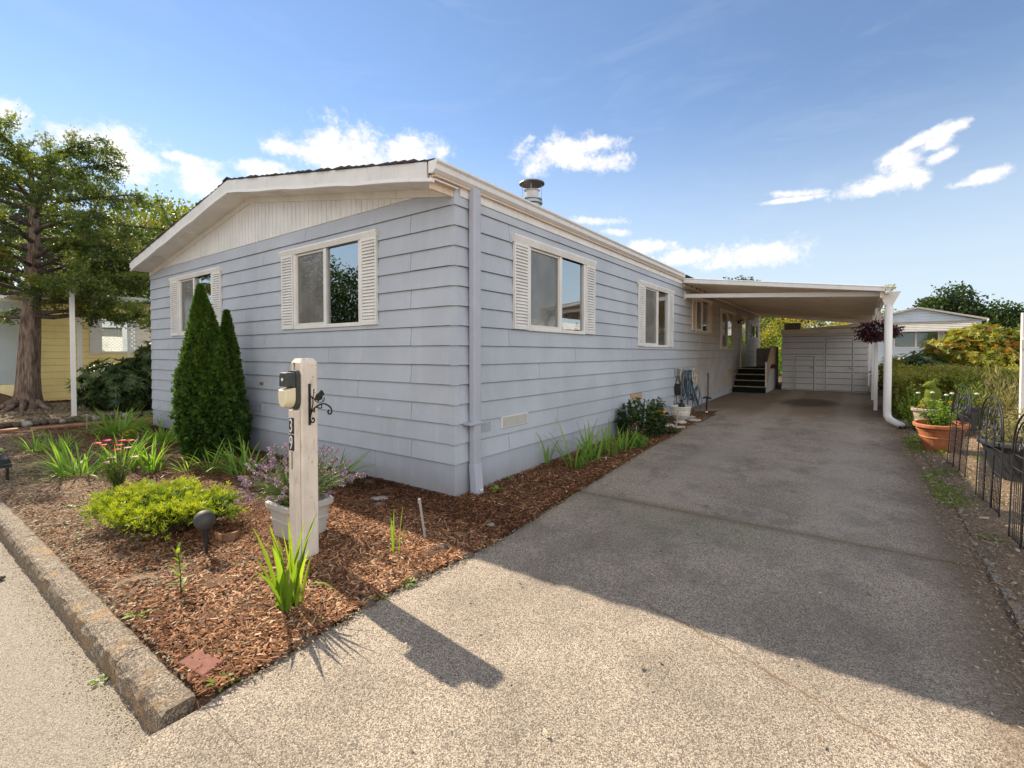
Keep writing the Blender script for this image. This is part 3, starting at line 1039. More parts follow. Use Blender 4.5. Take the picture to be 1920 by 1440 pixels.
def board(axis, a0, a1, s0, s1, zb, zt, m, parent, sign, base, name='siding_board', gap=0.006):
    """axis 0: board runs along x on the plane y=base (outward -y); axis 1: runs along y on the plane x=base, outward +x"""
    if abs(s1 - zt) < 0.004:
        s1 = zt - gap            # shadow gap under the lip of the board above
    o0, o1 = lap(s0, zb, zt), lap(s1, zb, zt)
    if axis == 0:
        y = base
        p = [(a0, y - sign * o0, s0), (a1, y - sign * o0, s0), (a1, y, s0), (a0, y, s0), (a0, y - sign * o1, s1), (a1, y - sign * o1, s1), (a1, y, s1), (a0, y, s1)]
    else:
        x = base
        p = [(x, a0, s0), (x + sign * o0, a0, s0), (x + sign * o0, a1, s0), (x, a1, s0), (x, a0, s1), (x + sign * o1, a0, s1), (x + sign * o1, a1, s1), (x, a1, s1)]
    return MB().hexa(p).build(name, m, parent)


br = random.Random(21)


def wall_boards(axis, A0, A1, opens, base, sign, parent, m='siding', top=ZT, z0=Z0, step=0.2, courses=13, bl=3.66, seams=None):
    k = -1
    zt = top
    zb = z0
    offs = [0.9, 2.5, 1.55, 3.1, 0.35, 2.0]
    while True:
        rects = [(A0, A1, zb, zt)]
        for h in opens:
            rects = cut(rects, h)
        # butt joints
        js = []
        a = A0 + (offs[k % 6] if seams is None else seams[k % len(seams)])
        while a < A1 - 0.4:
            js.append(a)
            a += bl
        if axis == 0 and A0 < -8 and k % 2 == 0:
            js = [j_ for j_ in js if abs(j_ + 0.62) > 1.0] + [-0.62]
        for r0, r1, s0, s1 in rects:
            cuts = [r0] + [j for j in sorted(js) if r0 + 0.05 < j < r1 - 0.05] + [r1]
            for c0, c1 in zip(cuts, cuts[1:]):
                g = 0.0034
                e0 = g if c0 != r0 else 0
                e1 = g if c1 != r1 else 0
                board(axis, c0 + e0, c1 - e1, s0 + br.uniform(-0.0015, 0.0015), s1, zb, zt + 0.001, m, parent, sign, base)
        k += 1
        if k >= courses:
            break
        zt = zb
        zb = zb - step
    return zb


wall_boards(0, -W_, 0.0, F_OPEN, 0.0, 1, house)
wall_boards(1, 0.0, LEN, S_OPEN, 0.0, 1, house, top=3.13)
# plain skirt boards below the last lap
for a0, a1 in ((-W_, -4.9), (-4.896, -1.24), (-1.236, 0.0)):
    MB().box(a0, a1, -0.006, 0.03, -0.1, 0.352).build('skirt_board', 'skirt', house)
for a0, a1 in ((0.0, 2.44), (2.444, 4.88), (4.884, 7.32), (7.324, 11), (11.004, 14.6), (14.604, LEN)):
    MB().box(-0.03, 0.006, a0 + 0.002, a1, G(a0) - 0.12, 0.352).build('skirt_board', 'skirt', house)
# corner pieces: one folded metal cap per course, and the skirt's corner edge
zb = Z0
zt = 3.12
for k in range(14):
    y = 0.027
    MB().hexa([(-0.035, -y, zb - 0.004), (y, -y, zb - 0.004), (y, 0.035, zb - 0.004), (-0.035, 0.035, zb - 0.004),
               (-0.035, -0.009, zt - 0.003), (0.009, -0.009, zt - 0.003), (0.009, 0.035, zt - 0.003), (-0.035, 0.035, zt - 0.003)]).build('corner_cap', 'siding', house)
    zt = zb
    zb -= 0.2
MB().box(-0.05, 0.012, -0.012, 0.05, -0.1, 0.3505).build('corner_cap', 'skirt', house)
zb = Z0
zt = 3.12
for k in range(14):
    MB().hexa([(-W_ - .02, -.02, zb - .004), (-W_ + .03, -.02, zb - .004), (-W_ + .03, 3, zb - .004), (-W_ - .02, 3, zb - .004),
               (-W_ - .008, -.009, zt - .003), (-W_ + .03, -.009, zt - .003), (-W_ + .03, 3, zt - .003), (-W_ - .008, 3, zt - .003)]).build('corner_cap', 'siding', house)
    zt = zb
    zb -= 0.2
# inner shell keeps rooms dark; walls between shell and boards have openings for the windows
MB().box(-W_ + 0.75, -0.75, 0.75, LEN - 0.3, -0.1, 3.0).build('inner_wall', 'dark', house)
MB().box(-W_ + 0.05, -0.05, 0.05, LEN - 0.05, 2.86, 3.05).build('ceiling', 'dark', house)
MB().box(-W_ + 0.05, -0.05, 0.05, LEN - 0.05, 0.1, 0.60).build('floor_deck', 'dark', house)
MB().box(-W_ + 0.002, -0.03, LEN - 0.15, LEN - 0.002, -0.1, 3.05).build('rear_wall', 'siding', house)
MB().box(-W_ + 0.002, -W_ + 0.03, 3.0, LEN - 0.2, -0.1, 3.05).build('side_wall', 'siding', house)
# backing between the openings (slim strips)
def backing(axis, A0, A1, opens):
    rects = [(A0, A1, -0.05, 3.05)]
    for h in opens:
        rects = cut(rects, h)
    m_ = MB()
    for r0, r1, s0, s1 in rects:
        if axis == 0:
            m_.box(r0, r1, 0.001, 0.045, s0, s1)
        else:
            m_.box(-0.045, -0.001, r0, r1, s0, s1)
    return m_


backing(0, -W_ + 0.02, -0.05, F_OPEN).build('front_sheathing', 'dark', house)
backing(1, 0.05, LEN - 0.02, S_OPEN).build('side_sheathing', 'dark', house)

# gable: narrow grooved boards
def soff(x):
    return SOFF0 + SLOPE * (x if x < 0 else 0) * -1 if x > XC else SOFF0 + SLOPE * (x + W_ - 0.07)


gx = -W_ + 0.35
while gx < -0.42:
    g1 = gx + 0.1016
    za, zb_ = soff(gx), soff(min(g1, -0.42))
    mbg = MB()
    x1 = g1 - 0.006
    yv = -0.012 - br.uniform(0, 0.0015)
    if min(za, zb_) > ZT + 0.01:
        mbg.hexa([(gx, yv, ZT + .002), (x1, yv, ZT + .002), (x1, 0.02, ZT + .002), (gx, 0.02, ZT + .002), (gx, yv, za), (x1, yv, zb_), (x1, 0.02, zb_), (gx, 0.02, za)])
        mbg.build('gable_board', 'white', house)
    gx = g1
mbg = MB()
mbg.add([(-W_, 0.0, ZT - 0.02), (0, 0.0, ZT - 0.02), (0, 0.0, SOFF0), (XC, 0.0, soff(XC)), (-W_, 0.0, SOFF0),
         (-W_, 0.04, ZT - 0.02), (0, 0.04, ZT - 0.02), (0, 0.04, SOFF0), (XC, 0.04, soff(XC)), (-W_, 0.04, SOFF0)],
        [(0, 1, 2, 3, 4), (5, 9, 8, 7, 6)])
mbg.build('gable_sheathing', 'vinyl', house)
# frieze boards under the soffit following the rake
for xa, xb in ((XC, -0.002), (-W_ + 0.002, XC)):
    za, zb_ = soff(xa), soff(xb)
    MB().hexa([(xa, -0.034, za - 0.075), (xb, -0.034, zb_ - 0.075), (xb, -0.0, zb_ - 0.075), (xa, -0.0, za - 0.075),
               (xa, -0.034, za + .01), (xb, -0.034, zb_ + .01), (xb, -0.0, zb_ + .01), (xa, -0.0, za + .01)]).build('frieze_board', 'white', house)
# soffits of the front overhang, each side two panels, with vents
for xa, xb in ((XC, -2.2), (-2.196, 0.06), (-6.3, XC), (-W_ - 0.0, -6.304)):
    za, zb_ = soff(xa) if xa > -W_ else SOFF0, soff(min(xb, 0)) - (0.170 * xb if xb > 0 else 0)
    MB().hexa([(xa, -OH, za), (xb, -OH, zb_), (xb, 0.0, zb_), (xa, 0.0, za), (xa, -OH, za + .012), (xb, -OH, zb_ + .012), (xb, 0, zb_ + .012), (xa, 0, za + .012)]).build('soffit_panel', 'white', house)
for vx in (-6.0, -7.45, -1.2, -3.0):
    v_ = None
    z = soff(vx)
    s_ = SLOPE if vx < XC else -SLOPE
    frame = MB().hexa([(vx - .17, -.24, z - .17 * s_ - .008), (vx + .17, -.24, z + .17 * s_ - .008), (vx + .17, -.13, z + .17 * s_ - .008), (vx - .17, -.13, z - .17 * s_ - .008),
                       (vx - .17, -.24, z - .17 * s_), (vx + .17, -.24, z + .17 * s_), (vx + .17, -.13, z + .17 * s_), (vx - .17, -.13, z - .17 * s_)]).build('soffit_vent', 'white', house)
    for q in range(5):
        yq = -.23 + q * .02
        MB().hexa([(vx - .155, yq, z - .155 * s_ - .013), (vx + .155, yq, z + .155 * s_ - .013), (vx + .155, yq + .006, z + .155 * s_ - .013), (vx - .155, yq + .006, z - .155 * s_ - .013),
                   (vx - .155, yq, z - .155 * s_ - .008), (vx + .155, yq, z + .155 * s_ - .008), (vx + .155, yq + .006, z + .155 * s_ - .008), (vx - .155, yq + .006, z - .155 * s_ - .008)]).build('louvre', 'white', frame)
# rake fascia (two boards a side, slightly warped) and its drip strip
def zfas(x):
    return (3.265 + SLOPE * -x) if x > XC else (3.265 + SLOPE * (x + W_ - 0.07))


for xa, xb in ((XC + .002, -1.9), (-1.896, -0.03), (-6.05, XC - .002), (-W_ + 0.05, -6.054)):
    MB().hexa([(xa, -OH - .024, soff(xa) - .012), (xb, -OH - .024, soff(xb) - .012), (xb, -OH, soff(xb) - .012), (xa, -OH, soff(xa) - .012),
               (xa, -OH - .024, zfas(xa)), (xb, -OH - .024, zfas(xb)), (xb, -OH, zfas(xb)), (xa, -OH, zfas(xa))]).build('fascia_board', 'white', house)
for xa, xb, nm in ((XC, 0.05, 'drip_strip'), (-W_ + 0.04, XC, 'drip_strip')):
    fx = lambda x: soff(min(x, 0)) - (0.17 * x if x > 0 else 0)
    n_ = 14
    m_ = MB()
    V, F = [], []
    for j in range(n_ + 1):
        x = xa + (xb - xa) * j / n_
        z = fx(x) - 0.018 + 0.006 * math.sin(j * 1.7) + 0.004 * math.sin(j * 3.1)
        V += [(x, -OH - .038, z), (x, -OH - .002, z), (x, -OH - .002, z + .034), (x, -OH - .034, z + .036)]
    for j in range(n_):
        for q in range(4):
            a, b_ = j * 4 + q, j * 4 + (q + 1) % 4
            F.append((a, a + 4, b_ + 4, b_))
    F += [(0, 1, 2, 3), (n_ * 4 + 3, n_ * 4 + 2, n_ * 4 + 1, n_ * 4)]
    m_.v, m_.f = V, F
    m_.build(nm, 'clean_white', house)
# roof: deck plus rows of shingles whose rough edge shows over the rake
roof = MB()
for xa, xb in ((XC, 0.02), (-W_ - 0.0, XC)):
    roof.hexa([(xa, -OH - .01, zfas(xa) - .02), (xb, -OH - .01, zfas(xb) - .02), (xb, LEN + .3, zfas(xb) - .02), (xa, LEN + .3, zfas(xa) - .02),
               (xa, -OH - .01, zfas(xa) + .004), (xb, -OH - .01, zfas(xb) + .004), (xb, LEN + .3, zfas(xb) + .004), (xa, LEN + .3, zfas(xa) + .004)])
roof_o = roof.build('roof', 'shingle', house)
for side in (0, 1):
    n_ = 33
    for k in range(n_):
        if side == 0:
            xa, xb = 0.075 - k * 0.127, 0.075 - (k + 1) * 0.127 - 0.03
            if xb < XC:
                xb = XC
            if xa < XC:
                break
        else:
            xa, xb = -W_ - 0.045 + k * 0.127, -W_ - 0.045 + (k + 1) * 0.127 + 0.03
            xb = min(xb, XC)
            if xa > XC:
                break
        za = (3.265 - SLOPE * xa if side == 0 else zfas(max(xa, -W_)) + (SLOPE * (xa + W_) if xa < -W_ else 0)) + .022
        zb_ = zfas(xb) + .006
        e_ = br.uniform(-0.02, 0.015)
        lift = br.uniform(0, 0.012)
        MB().hexa([(xa, -OH - .035 + e_, za - .012), (xb, -OH - .035 + e_, zb_ - .004), (xb, LEN + .3, zb_ - .004), (xa, LEN + .3, za - .012),
                   (xa, -OH - .035 + e_, za + lift), (xb, -OH - .035 + e_, zb_ + .004), (xb, LEN + .3, zb_ + .004), (xa, LEN + .3, za + lift * .3)]).build('shingle_row', 'shingle', roof_o)
# ridge caps seen as bumps
for k in range(9):
    y = -OH - 0.03 + k * 0.14
    MB().hexa([(XC - .14, y, zfas(XC - .14) + .03), (XC, y, zfas(XC) + .035), (XC, y + .28, zfas(XC) + .026), (XC - .14, y + .28, zfas(XC - .14) + .022),
               (XC - .14, y, zfas(XC - .14) + .045), (XC, y, zfas(XC) + .052), (XC, y + .28, zfas(XC) + .034), (XC - .14, y + .28, zfas(XC - .14) + .03)]).build('ridge_cap', 'shingle', roof_o)

# eaves frieze, gutter and downspout of the side wall
for a0, a1 in ((0.06, 3.02), (3.026, 6.0), (6.006, 7.6)):
    MB().box(0.0, 0.028, a0, a1, 3.045, 3.13).build('frieze_board', 'white', house)
MB().box(0.0, 0.06, -OH, 7.6, 3.13, 3.145).build('eave_soffit', 'tan_trim', house)
MB().box(-0.02, 0.005, -OH, 0.0, 3.02, 3.15).build('eave_return', 'tan_trim', house)
gut = [(0.030, 3.155), (0.085, 3.150), (0.120, 3.180), (0.128, 3.225), (0.150, 3.245), (0.150, 3.262), (0.143, 3.262), (0.143, 3.250), (0.120, 3.230), (0.112, 3.185), (0.082, 3.157), (0.036, 3.161), (0.036, 3.262), (0.030, 3.262)]
gut = [(x - 0.028, z) for x, z in gut]
for ya, yb in ((-OH - 0.03, 3.30), (3.304, 7.5)):
    MB().prism(gut, 1, ya, yb).build('gutter', 'metal_white', house)
MB().prism([(0.002, 3.155), (0.057, 3.150), (0.092, 3.180), (0.100, 3.225), (0.122, 3.262), (0.002, 3.262)], 1, -OH - 0.034, -OH - 0.029).build('gutter_cap', 'clean_white', house)
MB().prism([(x * 1.04, z - 0.002 + (z - 3.15) * 0.03) for x, z in gut], 1, 3.28, 3.325).build('gutter_joint', 'metal_white', house)
# left eave gutter end
MB().box(-W_ - 0.11, -W_ + 0.0, -OH, LEN, 3.16, 3.255).build('gutter', 'clean_white', house)

dsp = MB()
dx, dy = 0.075, 0.235
dsp.hexa([(0.03, dy - .055, 0.30), (0.108, dy - .055, 0.30), (0.108, dy + .055, 0.30), (0.03, dy + .055, 0.30), (0.03, dy - .055, 3.15), (0.108, dy - .055, 3.15), (0.108, dy + .055, 3.15), (0.03, dy + .055, 3.15)])
ds = dsp.build('downspout', 'pipe_grey', house, bev=0.012)
MB().hexa([(0.06, dy - .085 + .02, -0.03), (0.155, dy - .085 + .02, -0.03), (0.155, dy + .045, -0.03), (0.06, dy + .045, -0.03),
           (0.027, dy - .06, 0.325), (0.112, dy - .06, 0.325), (0.112, dy + .06, 0.325), (0.027, dy + .06, 0.325)]).build('spout_foot', 'pipe_grey', ds, bev=0.01)
MB().box(0.012, 0.12, dy - .13, dy + .075, 0.735, 0.765).build('strap', 'pipe_grey', ds, bev=0.004)
MB().box(0.155, 0.165, dy - .03, dy + .01, 0.06, 0.075).build('screw_tab', 'clean_white', ds)


# windows -----------------------------------------------------------
def window(axis, a0, a1, z0, z1, mull, parent, head=(0, 0, 0, 0), shutters=(), screen_side=0, frame_m='white', curtain=None, slat_n=24, trim_m=None):
    """a sliding window: frame, meeting rail, two panes, insect screen, header board and louvred shutters"""
    trim_m = trim_m or frame_m

    def bx(u0, u1, o0, o1, s0, s1, m_=None):
        """box in wall coordinates: u along, o outwards"""
        m_ = m_ or MB()
        if axis == 0:
            m_.box(u0, u1, -o1, -o0, s0, s1)
        else:
            m_.box(o0, o1, u0, u1, s0, s1)
        return m_
    w_ = 0.045
    fr = MB()
    bx(a0 - .012, a1 + .012, -.05, .038, z0 - w_, z0, fr)
    bx(a0 - .012, a1 + .012, -.05, .038, z1, z1 + .02, fr)
    bx(a0 - .02, a0 + w_ - .01, -.05, .036, z0, z1, fr)
    bx(a1 - w_ + .01, a1 + .02, -.05, .036, z0, z1, fr)
    win = fr.build('window_frame', frame_m, parent, bev=0.003)
    bx(mull - .03, mull + .03, -.02, .031, z0, z1).build('meeting_rail', frame_m, win)
    # slim sash round the sliding pane
    s0, s1 = (a0 + .033, mull - .03) if screen_side == 0 else (mull + .03, a1 - .033)
    sa = MB()
    bx(s0, s0 + .022, -.02, .02, z0, z1, sa)
    bx(s1 - .022, s1, -.02, .02, z0, z1, sa)
    bx(s0 + .022, s1 - .022, -.02, .02, z0, z0 + .03, sa)
    bx(s0 + .022, s1 - .022, -.02, .02, z1 - .03, z1, sa)
    sa.build('sash', 'vinyl', win)
    bx(a0 + .03, mull - .03, -.010, -.006, z0, z1).build('pane', 'glass', win)
    bx(mull + .03, a1 - .03, -.002, .002, z0, z1).build('pane', 'glass', win)
    bx(s0 + .022, s1 - .022, .006, .008, z0 + .03, z1 - .03).build('insect_screen', 'screen', win)
    if curtain:
        c0, c1, cm = curtain
        n_ = int((c1 - c0) / 0.035)
        cu = MB()
        V, F = [], []
        for j in range(n_ + 1):
            u = c0 + (c1 - c0) * j / n_
            o = -0.13 + 0.018 * math.sin(j * 1.35)
            for z in (z0 - .02, z1 + .02):
                V.append((u, -o, z) if axis == 0 else (o, u, z))
        for j in range(n_):
            F.append((2 * j, 2 * j + 2, 2 * j + 3, 2 * j + 1))
        cu.v, cu.f = V, F
        cu.build('curtain', cm, win)
    elif axis == 1 and a1 - a0 > 1.0:
        pass
    if head:
        h0, h1, hz0, hz1 = head
        m_ = MB()
        if axis == 0:
            m_.prism([(-.0, hz0), (-.0, hz1), (-.062, hz1), (-.066, hz1 - .018), (-.045, hz0)], 0, h0, h1)
        else:
            m_.prism([(.0, hz0), (.045, hz0), (.066, hz1 - .018), (.062, hz1), (.0, hz1)], 1, h0, h1)
        m_.build('header_board', trim_m, win)
    for (u0, u1, sz0, sz1) in shutters:
        sh = MB()
        e = 0.022
        bx(u0, u0 + e, .018, .048, sz0, sz1, sh)
        bx(u1 - e, u1, .018, .048, sz0, sz1, sh)
        bx(u0 + e, u1 - e, .018, .047, sz0, sz0 + .03, sh)
        bx(u0 + e, u1 - e, .018, .047, sz1 - .03, sz1, sh)
        bx(u0 + e, u1 - e, .016, .021, sz0 + .03, sz1 - .03, sh)
        so = sh.build('shutter', trim_m, parent)
        n_ = slat_n
        dz = (sz1 - sz0 - .06) / n_
        for j in range(n_):
            zz = sz0 + .03 + j * dz
            m_ = MB()
            if axis == 0:
                m_.hexa([(u0 + e, -.046, zz + .003), (u1 - e, -.046, zz + .003), (u1 - e, -.040, zz), (u0 + e, -.040, zz),
                         (u0 + e, -.027, zz + dz), (u1 - e, -.027, zz + dz), (u1 - e, -.021, zz + dz - .003), (u0 + e, -.021, zz + dz - .003)])
            else:
                m_.hexa([(.040, u0 + e, zz), (.046, u0 + e, zz + .003), (.046, u1 - e, zz + .003), (.040, u1 - e, zz),
                         (.021, u0 + e, zz + dz - .003), (.027, u0 + e, zz + dz), (.027, u1 - e, zz + dz), (.021, u1 - e, zz + dz - .003)])
            m_.build('slat', trim_m, so)
    return win


window(0, -2.90, -1.47, 1.84, 2.80, -2.19, house, (-3.235, -1.15, 2.80, 2.875), [(-3.215, -2.925, 1.80, 2.80), (-1.445, -1.165, 1.80, 2.80)], 0, 'white', (-2.87, -1.95, 'curtain'), 25)
window(0, -6.81, -5.44, 1.84, 2.80, -6.17, house, (-7.21, -5.09, 2.80, 2.875), [(-7.19, -6.835, 1.80, 2.80), (-5.415, -5.11, 1.80, 2.80)], 0, 'white', (-6.8, -6.3, 'curtain'), 25)
bl_ = MB()
for k in range(38):
    z = 1.80 + k * .0255
    bl_.box(-.10, -.085, 1.34, 2.71, z, z + .012)
bl_.build('window_blind', 'vinyl', house)
bl_ = MB()
for k in range(30):
    z = 1.66 + k * .035
    bl_.box(-.12, -.105, 5.22, 5.85, z, z + .018)
bl_.build('window_blind', 'curtain', house)
window(1, 1.29, 2.75, 1.79, 2.765, 2.06, house, (0.95, 3.08, 2.765, 2.855), [(0.97, 1.265, 1.755, 2.765), (2.775, 3.06, 1.755, 2.765)], 0, 'white', None, 25)
window(1, 5.17, 6.54, 1.64, 2.72, 5.90, house, (4.83, 6.87, 2.72, 2.81), [(4.85, 5.145, 1.61, 2.72), (6.565, 6.85, 1.61, 2.72)], 0, 'white', None, 25)
window(1, 8.69, 9.93, 2.06, 2.80, 9.28, house, (8.31, 10.22, 2.80, 2.88), [(8.33, 8.665, 2.03, 2.80), (9.955, 10.20, 2.03, 2.80)], 0, 'tan_trim', None, 19)
window(1, 11.45, 13.08, 1.64, 2.70, 12.22, house, (11.22, 13.2, 2.70, 2.78), [], 0, 'tan_trim', None)
window(1, 16.3, 17.65, 2.10, 2.55, 16.95, house, None, [], 0, 'white', None)
MB().box(0.018, 0.05, 11.25, 11.42, 1.6, 2.70).build('side_trim', 'tan_trim', house)
# door with storm door
dr = MB()
dr.box(0.0, 0.06, 14.24, 14.32, 0.97, 2.83)
dr.box(0.0, 0.06, 15.28, 15.36, 0.97, 2.83)
dr.box(0.0, 0.06, 14.32, 15.28, 2.78, 2.83)
dfr = dr.build('door_frame', 'tan_trim', house)
dd = MB()
dd.box(0.012, 0.04, 14.33, 14.41, 0.99, 2.77)
dd.box(0.012, 0.04, 15.19, 15.27, 0.99, 2.77)
dd.box(0.012, 0.04, 14.41, 15.19, 2.67, 2.77)
dd.box(0.012, 0.04, 14.41, 15.19, 1.70, 1.80)
dd.box(0.012, 0.035, 14.41, 15.19, 0.99, 1.70)
door = dd.build('door', 'vinyl', house)
MB().box(0.022, 0.026, 14.41, 15.19, 1.80, 2.67).build('pane', 'glass', door)
MB().tube([(0.04, 14.38, 1.83), (0.075, 14.38, 1.86), (0.075, 14.38, 1.98), (0.04, 14.38, 2.01)], 0.008, 6).build('handle', 'black', door)
# crawl-space vents, access cover, small things on the walls
def grille(axis, a0, a1, z0, z1, n, parent, m_='pipe_grey', name='wall_vent'):
    f_ = MB()
    if axis == 0:
        f_.box(a0, a1, -.020, -.004, z0, z1)
    else:
        f_.box(.004, .020, a0, a1, z0, z1)
    fo = f_.build(name, m_, parent)
    for j in range(n):
        z = z0 + .012 + (z1 - z0 - .024) * j / n
        q = MB()
        if axis == 0:
            q.box(a0 + .012, a1 - .012, -.028, -.019, z, z + (z1 - z0) / n * 0.55)
        else:
            q.box(.019, .028, a0 + .012, a1 - .012, z, z + (z1 - z0) / n * 0.55)
        q.build('louvre', m_, fo)
    return fo


grille(1, 0.30, 0.56, 0.615, 0.745, 7, house)
grille(0, -4.23, -3.83, 0.60, 0.75, 4, house)
cv = MB()
cv.box(0.006, 0.03, 0.735, 1.275, 0.62, 0.752)
co = cv.build('access_cover', 'vinyl', house, bev=0.003)
MB().box(0.024, 0.034, 0.765, 1.25, 0.635, 0.742).build('cover_panel', 'grey_pot', co)
cv = MB()
cv.box(0.006, 0.03, 4.54, 5.06, 0.62, 0.742)
cv.build('access_cover', 'tan_pot', house, bev=0.003)
MB().box(0.006, 0.028, 12.50, 12.85, 0.78, 0.98).build('outlet_cover', 'tan_pot', house)
MB().box(-3.90, -3.80, -0.022, -0.010, 1.0, 1.045).build('patch_plate', 'rust_spot', house)
MB().box(0.012, 0.075, 7.0, 7.3, 0.97, 1.13).build('meter_box', 'galv', house, bev=0.004)
MB().box(0.012, 0.055, 7.32, 7.48, 0.97, 1.14).build('meter_box', 'clean_white', house, bev=0.004)
MB().box(0.02, 0.05, 9.86, 9.90, G(10) - .02, 0.95).build('cable_trim', 'cap_brown', house)

# the flue
fl = MB()
fl.lathe([(0.14, 3.3), (0.14, 3.87)], (-1.0, 2.9, 0), 24)
flue = fl.build('chimney', 'galv', house, smooth=False)
MB().lathe([(0.14, 3.86), (0.17, 3.87), (0.172, 3.90), (0.14, 3.905), (0.14, 3.925), (0.165, 3.93), (0.165, 3.95), (0.12, 3.97), (0.10, 3.975)], (-1.0, 2.9, 0), 28).build('collar', 'galv', flue)
MB().lathe([(0.10, 3.972), (0.108, 4.06), (0.13, 4.085), (0.11, 4.09)], (-1.0, 2.9, 0), 24).build('inner_pipe', 'vinyl', flue)
MB().lathe([(0.205, 4.185), (0.20, 4.205), (0.12, 4.235), (0.02, 4.25)], (-1.0, 2.9, 0), 28).build('rain_cap', 'cap_brown', flue)
for k in range(4):
    a = k * PI / 2 + 0.5
    MB().tube([(-1.0 + .155 * math.cos(a), 2.9 + .155 * math.sin(a), 3.93), (-1.0 + .155 * math.cos(a), 2.9 + .155 * math.sin(a), 4.2)], 0.004, 5).build('rod', 'galv', flue)
MB().lathe([(0.05, 3.3), (0.05, 3.56), (0.065, 3.58), (0.065, 3.60)], (-0.62, 3.75, 0), 12).build('vent_pipe', 'cap_brown', house)
# wall lantern by the door
lan = MB().box(0.01, 0.03, 13.82, 13.90, 2.45, 2.60).build('wall_light', 'black', house)
for s_ in (-1, 1):
    MB().tube([(0.03, 13.86, 2.52), (0.12, 13.86 + s_ * .10, 2.60), (0.2, 13.86 + s_ * .12, 2.50), (0.16, 13.86 + s_ * .06, 2.46)], 0.012, 6).build('scroll', 'black', lan)
MB().tube([(0.03, 13.86, 2.52), (0.16, 13.86, 2.45), (0.20, 13.86, 2.55)], 0.014, 6).build('arm', 'black', lan)
MB().lathe([(0.03, 0), (0.06, .04), (0.05, .12), (0.01, .15)], (0.2, 13.86, 2.55), 10).build('lamp_glass', 'lens', lan)
# ------------------------------------------------------------------ carport
def roofz(x):
    return 3.08 - 0.128 * x          # underside of the carport roof


cp = thing('carport', 'white metal carport roof on slim posts over the drive', 'carport')
CY0, CY1 = 7.52, 18.3
CX1 = 3.66
yy = CY0 + 0.02
while yy < CY1 - 0.05:
    y1 = min(yy + 0.305, CY1)
    pan = MB()
    prof = [(yy, 0.0), (yy + .022, -0.0), (yy + .034, .055), (y1 - .034, .055), (y1 - .022, 0.0), (y1 - .006, 0.0), (y1 - .006, .012), (y1 - .026, .066), (yy + .026, .066), (yy, .012)]
    V = [(0.03, a, roofz(0.03) + b_) for a, b_ in prof] + [(CX1, a, roofz(CX1) + b_) for a, b_ in prof]
    n = len(prof)
    pan.v = V
    pan.f = [(i, (i + 1) % n, (i + 1) % n + n, i + n) for i in range(n)]
    pan.build('roof_pan', 'metal_beige', cp)
    yy = y1
# front fascia with its rolled top edge
MB().hexa([(0.06, CY0 - .03, roofz(0) - .012), (CX1 + .1, CY0 - .03, roofz(CX1) - .022), (CX1 + .1, CY0, roofz(CX1) - .022), (0.06, CY0, roofz(0) - .012),
           (0.06, CY0 - .03, roofz(0) + .082), (CX1 + .1, CY0 - .03, roofz(CX1) + .055), (CX1 + .1, CY0, roofz(CX1) + .055), (0.06, CY0, roofz(0) + .082)]).build('fascia', 'metal_white', cp)
MB().tube([(0.06, CY0 - .03, roofz(0) + .084), (CX1 + .1, CY0 - .03, roofz(CX1) + .058)], 0.012, 8).build('fascia_roll', 'metal_white', cp)
MB().hexa([(0.03, CY1 - .05, roofz(0) - .09), (CX1 + .1, CY1 - .05, roofz(CX1) - .09), (CX1 + .1, CY1, roofz(CX1) - .09), (0.03, CY1, roofz(0) - .09),
           (0.03, CY1 - .05, roofz(0) + .06), (CX1 + .1, CY1 - .05, roofz(CX1) + .06), (CX1 + .1, CY1, roofz(CX1) + .06), (0.03, CY1, roofz(0) + .06)]).build('fascia', 'metal_white', cp)
MB().hexa([(0.015, 7.76, 2.76), (3.60, 7.76, 2.54), (3.60, 7.84, 2.54), (0.015, 7.84, 2.76), (0.015, 7.76, 2.845), (3.60, 7.76, 2.625), (3.60, 7.84, 2.625), (0.015, 7.84, 2.845)]).build('cross_beam', 'clean_white', cp)
MB().hexa([(2.02, 7.752, 2.632), (2.06, 7.752, 2.63), (2.06, 7.848, 2.63), (2.02, 7.848, 2.632), (2.02, 7.752, 2.727), (2.06, 7.752, 2.725), (2.06, 7.848, 2.725), (2.02, 7.848, 2.727)]).build('beam_splice', 'metal_white', cp)
MB().box(0.006, 0.03, 7.72, 7.88, 2.72, 2.90).build('wall_bracket', 'clean_white', cp)
MB().box(0.012, 0.05, 7.6, CY1, 3.0, 3.06).build('ledger', 'metal_beige', cp)
for k in range(26):
    y = 7.75 + k * .4
    MB().box(0.05, 0.075, y, y + .03, 3.035, 3.062).build('clip', 'cap_brown', cp)
MB().box(CX1 - .07, CX1 - .01, 7.60, CY1, roofz(CX1) - .115, roofz(CX1) - .003).build('edge_beam', 'metal_beige', cp)
# side gutter
gx0 = CX1 + .0
gz0 = roofz(CX1) - .05
MB().prism([(gx0, gz0), (gx0 + .07, gz0), (gx0 + .11, gz0 + .09), (gx0 + .103, gz0 + .093), (gx0 + .066, gz0 + .008), (gx0 + .006, gz0 + .008), (gx0 + .006, gz0 + .1), (gx0, gz0 + .1)], 1, CY0 - .03, CY1).build('gutter', 'metal_white', cp)
for y in (10.0, 12.45, 15.0, 17.6):
    po = MB().box(3.575, 3.645, y - .035, y + .035, G(y) + .0, roofz(3.6) - .12).build('carport_post', 'metal_white', cp, bev=0.006)
